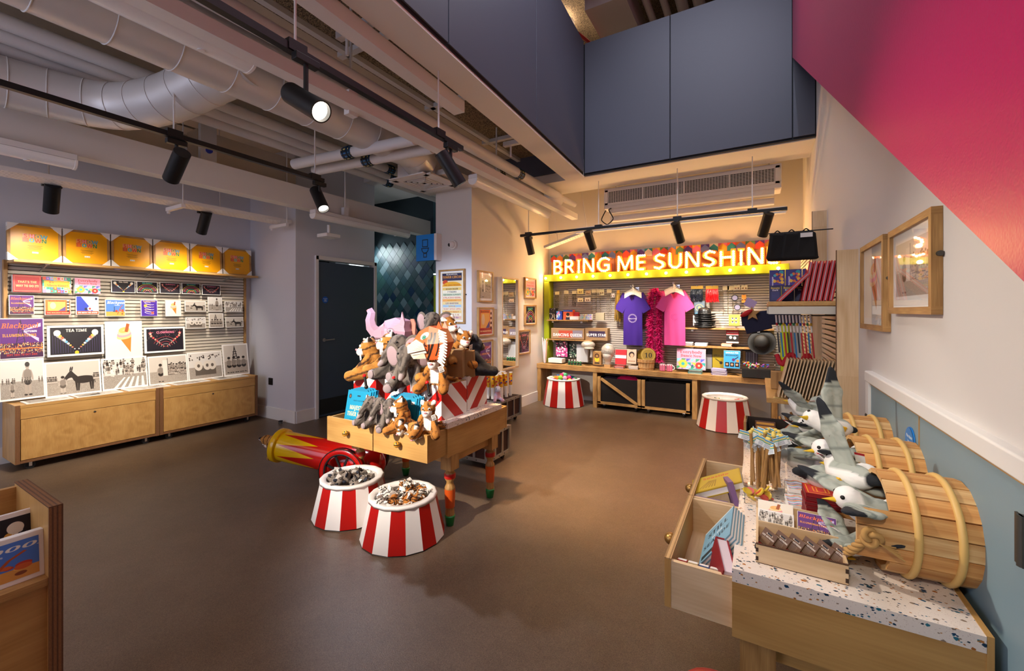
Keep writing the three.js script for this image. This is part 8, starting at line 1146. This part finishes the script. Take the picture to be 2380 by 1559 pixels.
  for (const [x, z, n, l] of [[0.135, -1.87, 4, 'left'], [0.13, -1.76, 3, 'front']]) for (let i = 0; i < n; i++) { const o = thing('rainbow_notebook', `${['lowest', 'second', 'third', 'fourth'][i]} rainbow wave notebook of the ${l} pile`, 'notebook', [x, TY + 0.008 + i * 0.016, z], [0, 0.04 * i, 0], `rainbow notebooks ${l} pile`); part(o, 'cover', box(0.095, 0.014, 0.095), M.paper); part(o, 'cover_print', rx(new THREE.PlaneGeometry(0.094, 0.094), -PI / 2), rainbow, [0, 0.0073, 0]); }
  // far end: dark tray with yellow packs, orange cards
  const t = thing('dark_tray', 'dark wooden tray of yellow packs at the far end of the table', 'tray', [0.06, TY, -2.7]); part(t, 'tray_side', mg([box(0.24, 0.1, 0.008, 0, 0.05, -0.08), box(0.24, 0.05, 0.008, 0, 0.025, 0.08), box(0.008, 0.1, 0.16, -0.12, 0.05, 0), box(0.008, 0.1, 0.16, 0.12, 0.05, 0)]), col(0x2a1a12, 0.6)); part(t, 'tray_floor', box(0.23, 0.006, 0.15, 0, 0.003, 0), col(0x2a1a12, 0.6)); part(t, 'pale_end', box(0.012, 0.1, 0.162, -0.126, 0.05, 0), M.oak);
  for (let i = 0; i < 3; i++) { const o = thing('yellow_pack', `${['rear', 'middle', 'front'][i]} yellow pack in the dark tray`, 'pack', [0.03, TY + 0.06 - i * 0.012, -2.74 + i * 0.04], [-0.5, 0, 0], 'yellow packs in the dark tray'); part(o, 'pack_body', rbox(0.1, 0.06, 0.012, 0.004), col(0x5a3018, 0.5)); part(o, 'yellow_window', rbox(0.085, 0.032, 0.004, 0.002, 0, 0.004, 0.007), col(0xd8962c, 0.4)); }
  for (let i = 0; i < 8; i++) { const o = thing('orange_card', `${['first', 'second', 'third', 'fourth', 'fifth', 'sixth', 'seventh', 'eighth'][i]} orange patterned card leaning in the dark rack`, 'card', [0.13 + i * 0.016, TY + 0.075, -2.62 - (i % 2) * 0.004], [0.1, 0.2, -0.7], 'orange cards leaning at the far end'); part(o, 'card', box(0.008, 0.13, 0.09), col(i < 5 ? 0xb84a24 : 0x8a6a2c, 0.5)); part(o, 'gold_panel', box(0.001, 0.1, 0.06, -0.0046, 0, 0), col(0xc88a3c, 0.4)); }
}
one('price_label', 'small black and white price card on the wide birch shelf', 'label', box(0.05, 0.001, 0.03), print((x, w, h) => { x.fillStyle = '#e8d48a'; x.fillRect(0, 0, w, h); x.fillStyle = '#222'; for (let i = 0; i < 6; i++) { x.fillRect(6 + i * 9, 6, 5, 12); x.fillRect(6 + i * 9, 26, 6, 10); } }, 64, 44), [0.1, 0.8815, -3.0], [0, 0, 0]);
// =====================================================================  LEFT FOREGROUND: CARD BIN
{
  const o = thing('card_bin', 'birch print bin with thick ply ends, cut by the left picture edge', 'display bin', [-2.06, 0, -0.42]);
  part(o, 'end_board', box(0.38, 0.8, 0.03, 0, 0.4, 0), M.birch); part(o, 'end_edge', box(0.004, 0.8, 0.031, 0.191, 0.4, 0), M.ply); part(o, 'end_edge', box(0.384, 0.004, 0.031, 0, 0.801, 0), M.ply);
  part(o, 'back_panel', box(0.02, 0.78, 1.2, -0.18, 0.4, 0.61), M.birch); part(o, 'front_panel', box(0.02, 0.56, 1.2, 0.165, 0.3, 0.61), M.birch); part(o, 'lip', box(0.06, 0.022, 1.2, 0.158, 0.576, 0.61), M.oak); part(o, 'floor_panel', box(0.32, 0.02, 1.2, 0, 0.5, 0.61), M.birch); part(o, 'clear_divider', box(0.003, 0.2, 1.0, -0.02, 0.65, 0.55), M.acrylic); part(o, 'end_board', box(0.38, 0.8, 0.03, 0, 0.4, 1.225), M.birch);
  const cp = (l, x, y, w, h, art, z, d = 0.03) => { const c = thing('boxed_print', l, 'print', [x, y, z], [-0.1, PI / 2, 0], 'boxed prints in the bin'); part(c, 'block', rbox(w, h, d, 0.003), M.paper); part(c, 'print', faced(w - 0.024, h - 0.03, d), art); };
  cp('purple seaside holiday print at the front of the bin', -1.93, 0.655, 0.3, 0.14, PR.beach, -0.256); cp('dark teapot print standing behind the purple one', -2.06, 0.655, 0.3, 0.2, PR.tea, -0.27, 0.012);
}
one('red_floor_item', 'red rounded item just showing at the bottom edge under the terrazzo table', 'ball', (() => { const g = sph(0.06, 20, 14); g.scale(1.6, 0.9, 1); return g; })(), col(0xb81820, 0.35), [-0.11, 0.243, -1.42]);
// =====================================================================  RENDER
const renderer = new THREE.WebGLRenderer({ antialias: true });
renderer.toneMapping = THREE.LinearToneMapping;
renderer.toneMappingExposure = EXPOSURE;
renderer.outputColorSpace = THREE.SRGBColorSpace;
renderer.shadowMap.enabled = true;
scene.traverse((o) => { if (o.isMesh) { o.castShadow = true; o.receiveShadow = true; } if (o.isSpotLight || o.isPointLight) o.castShadow = true; });
renderer.render(scene, camera);
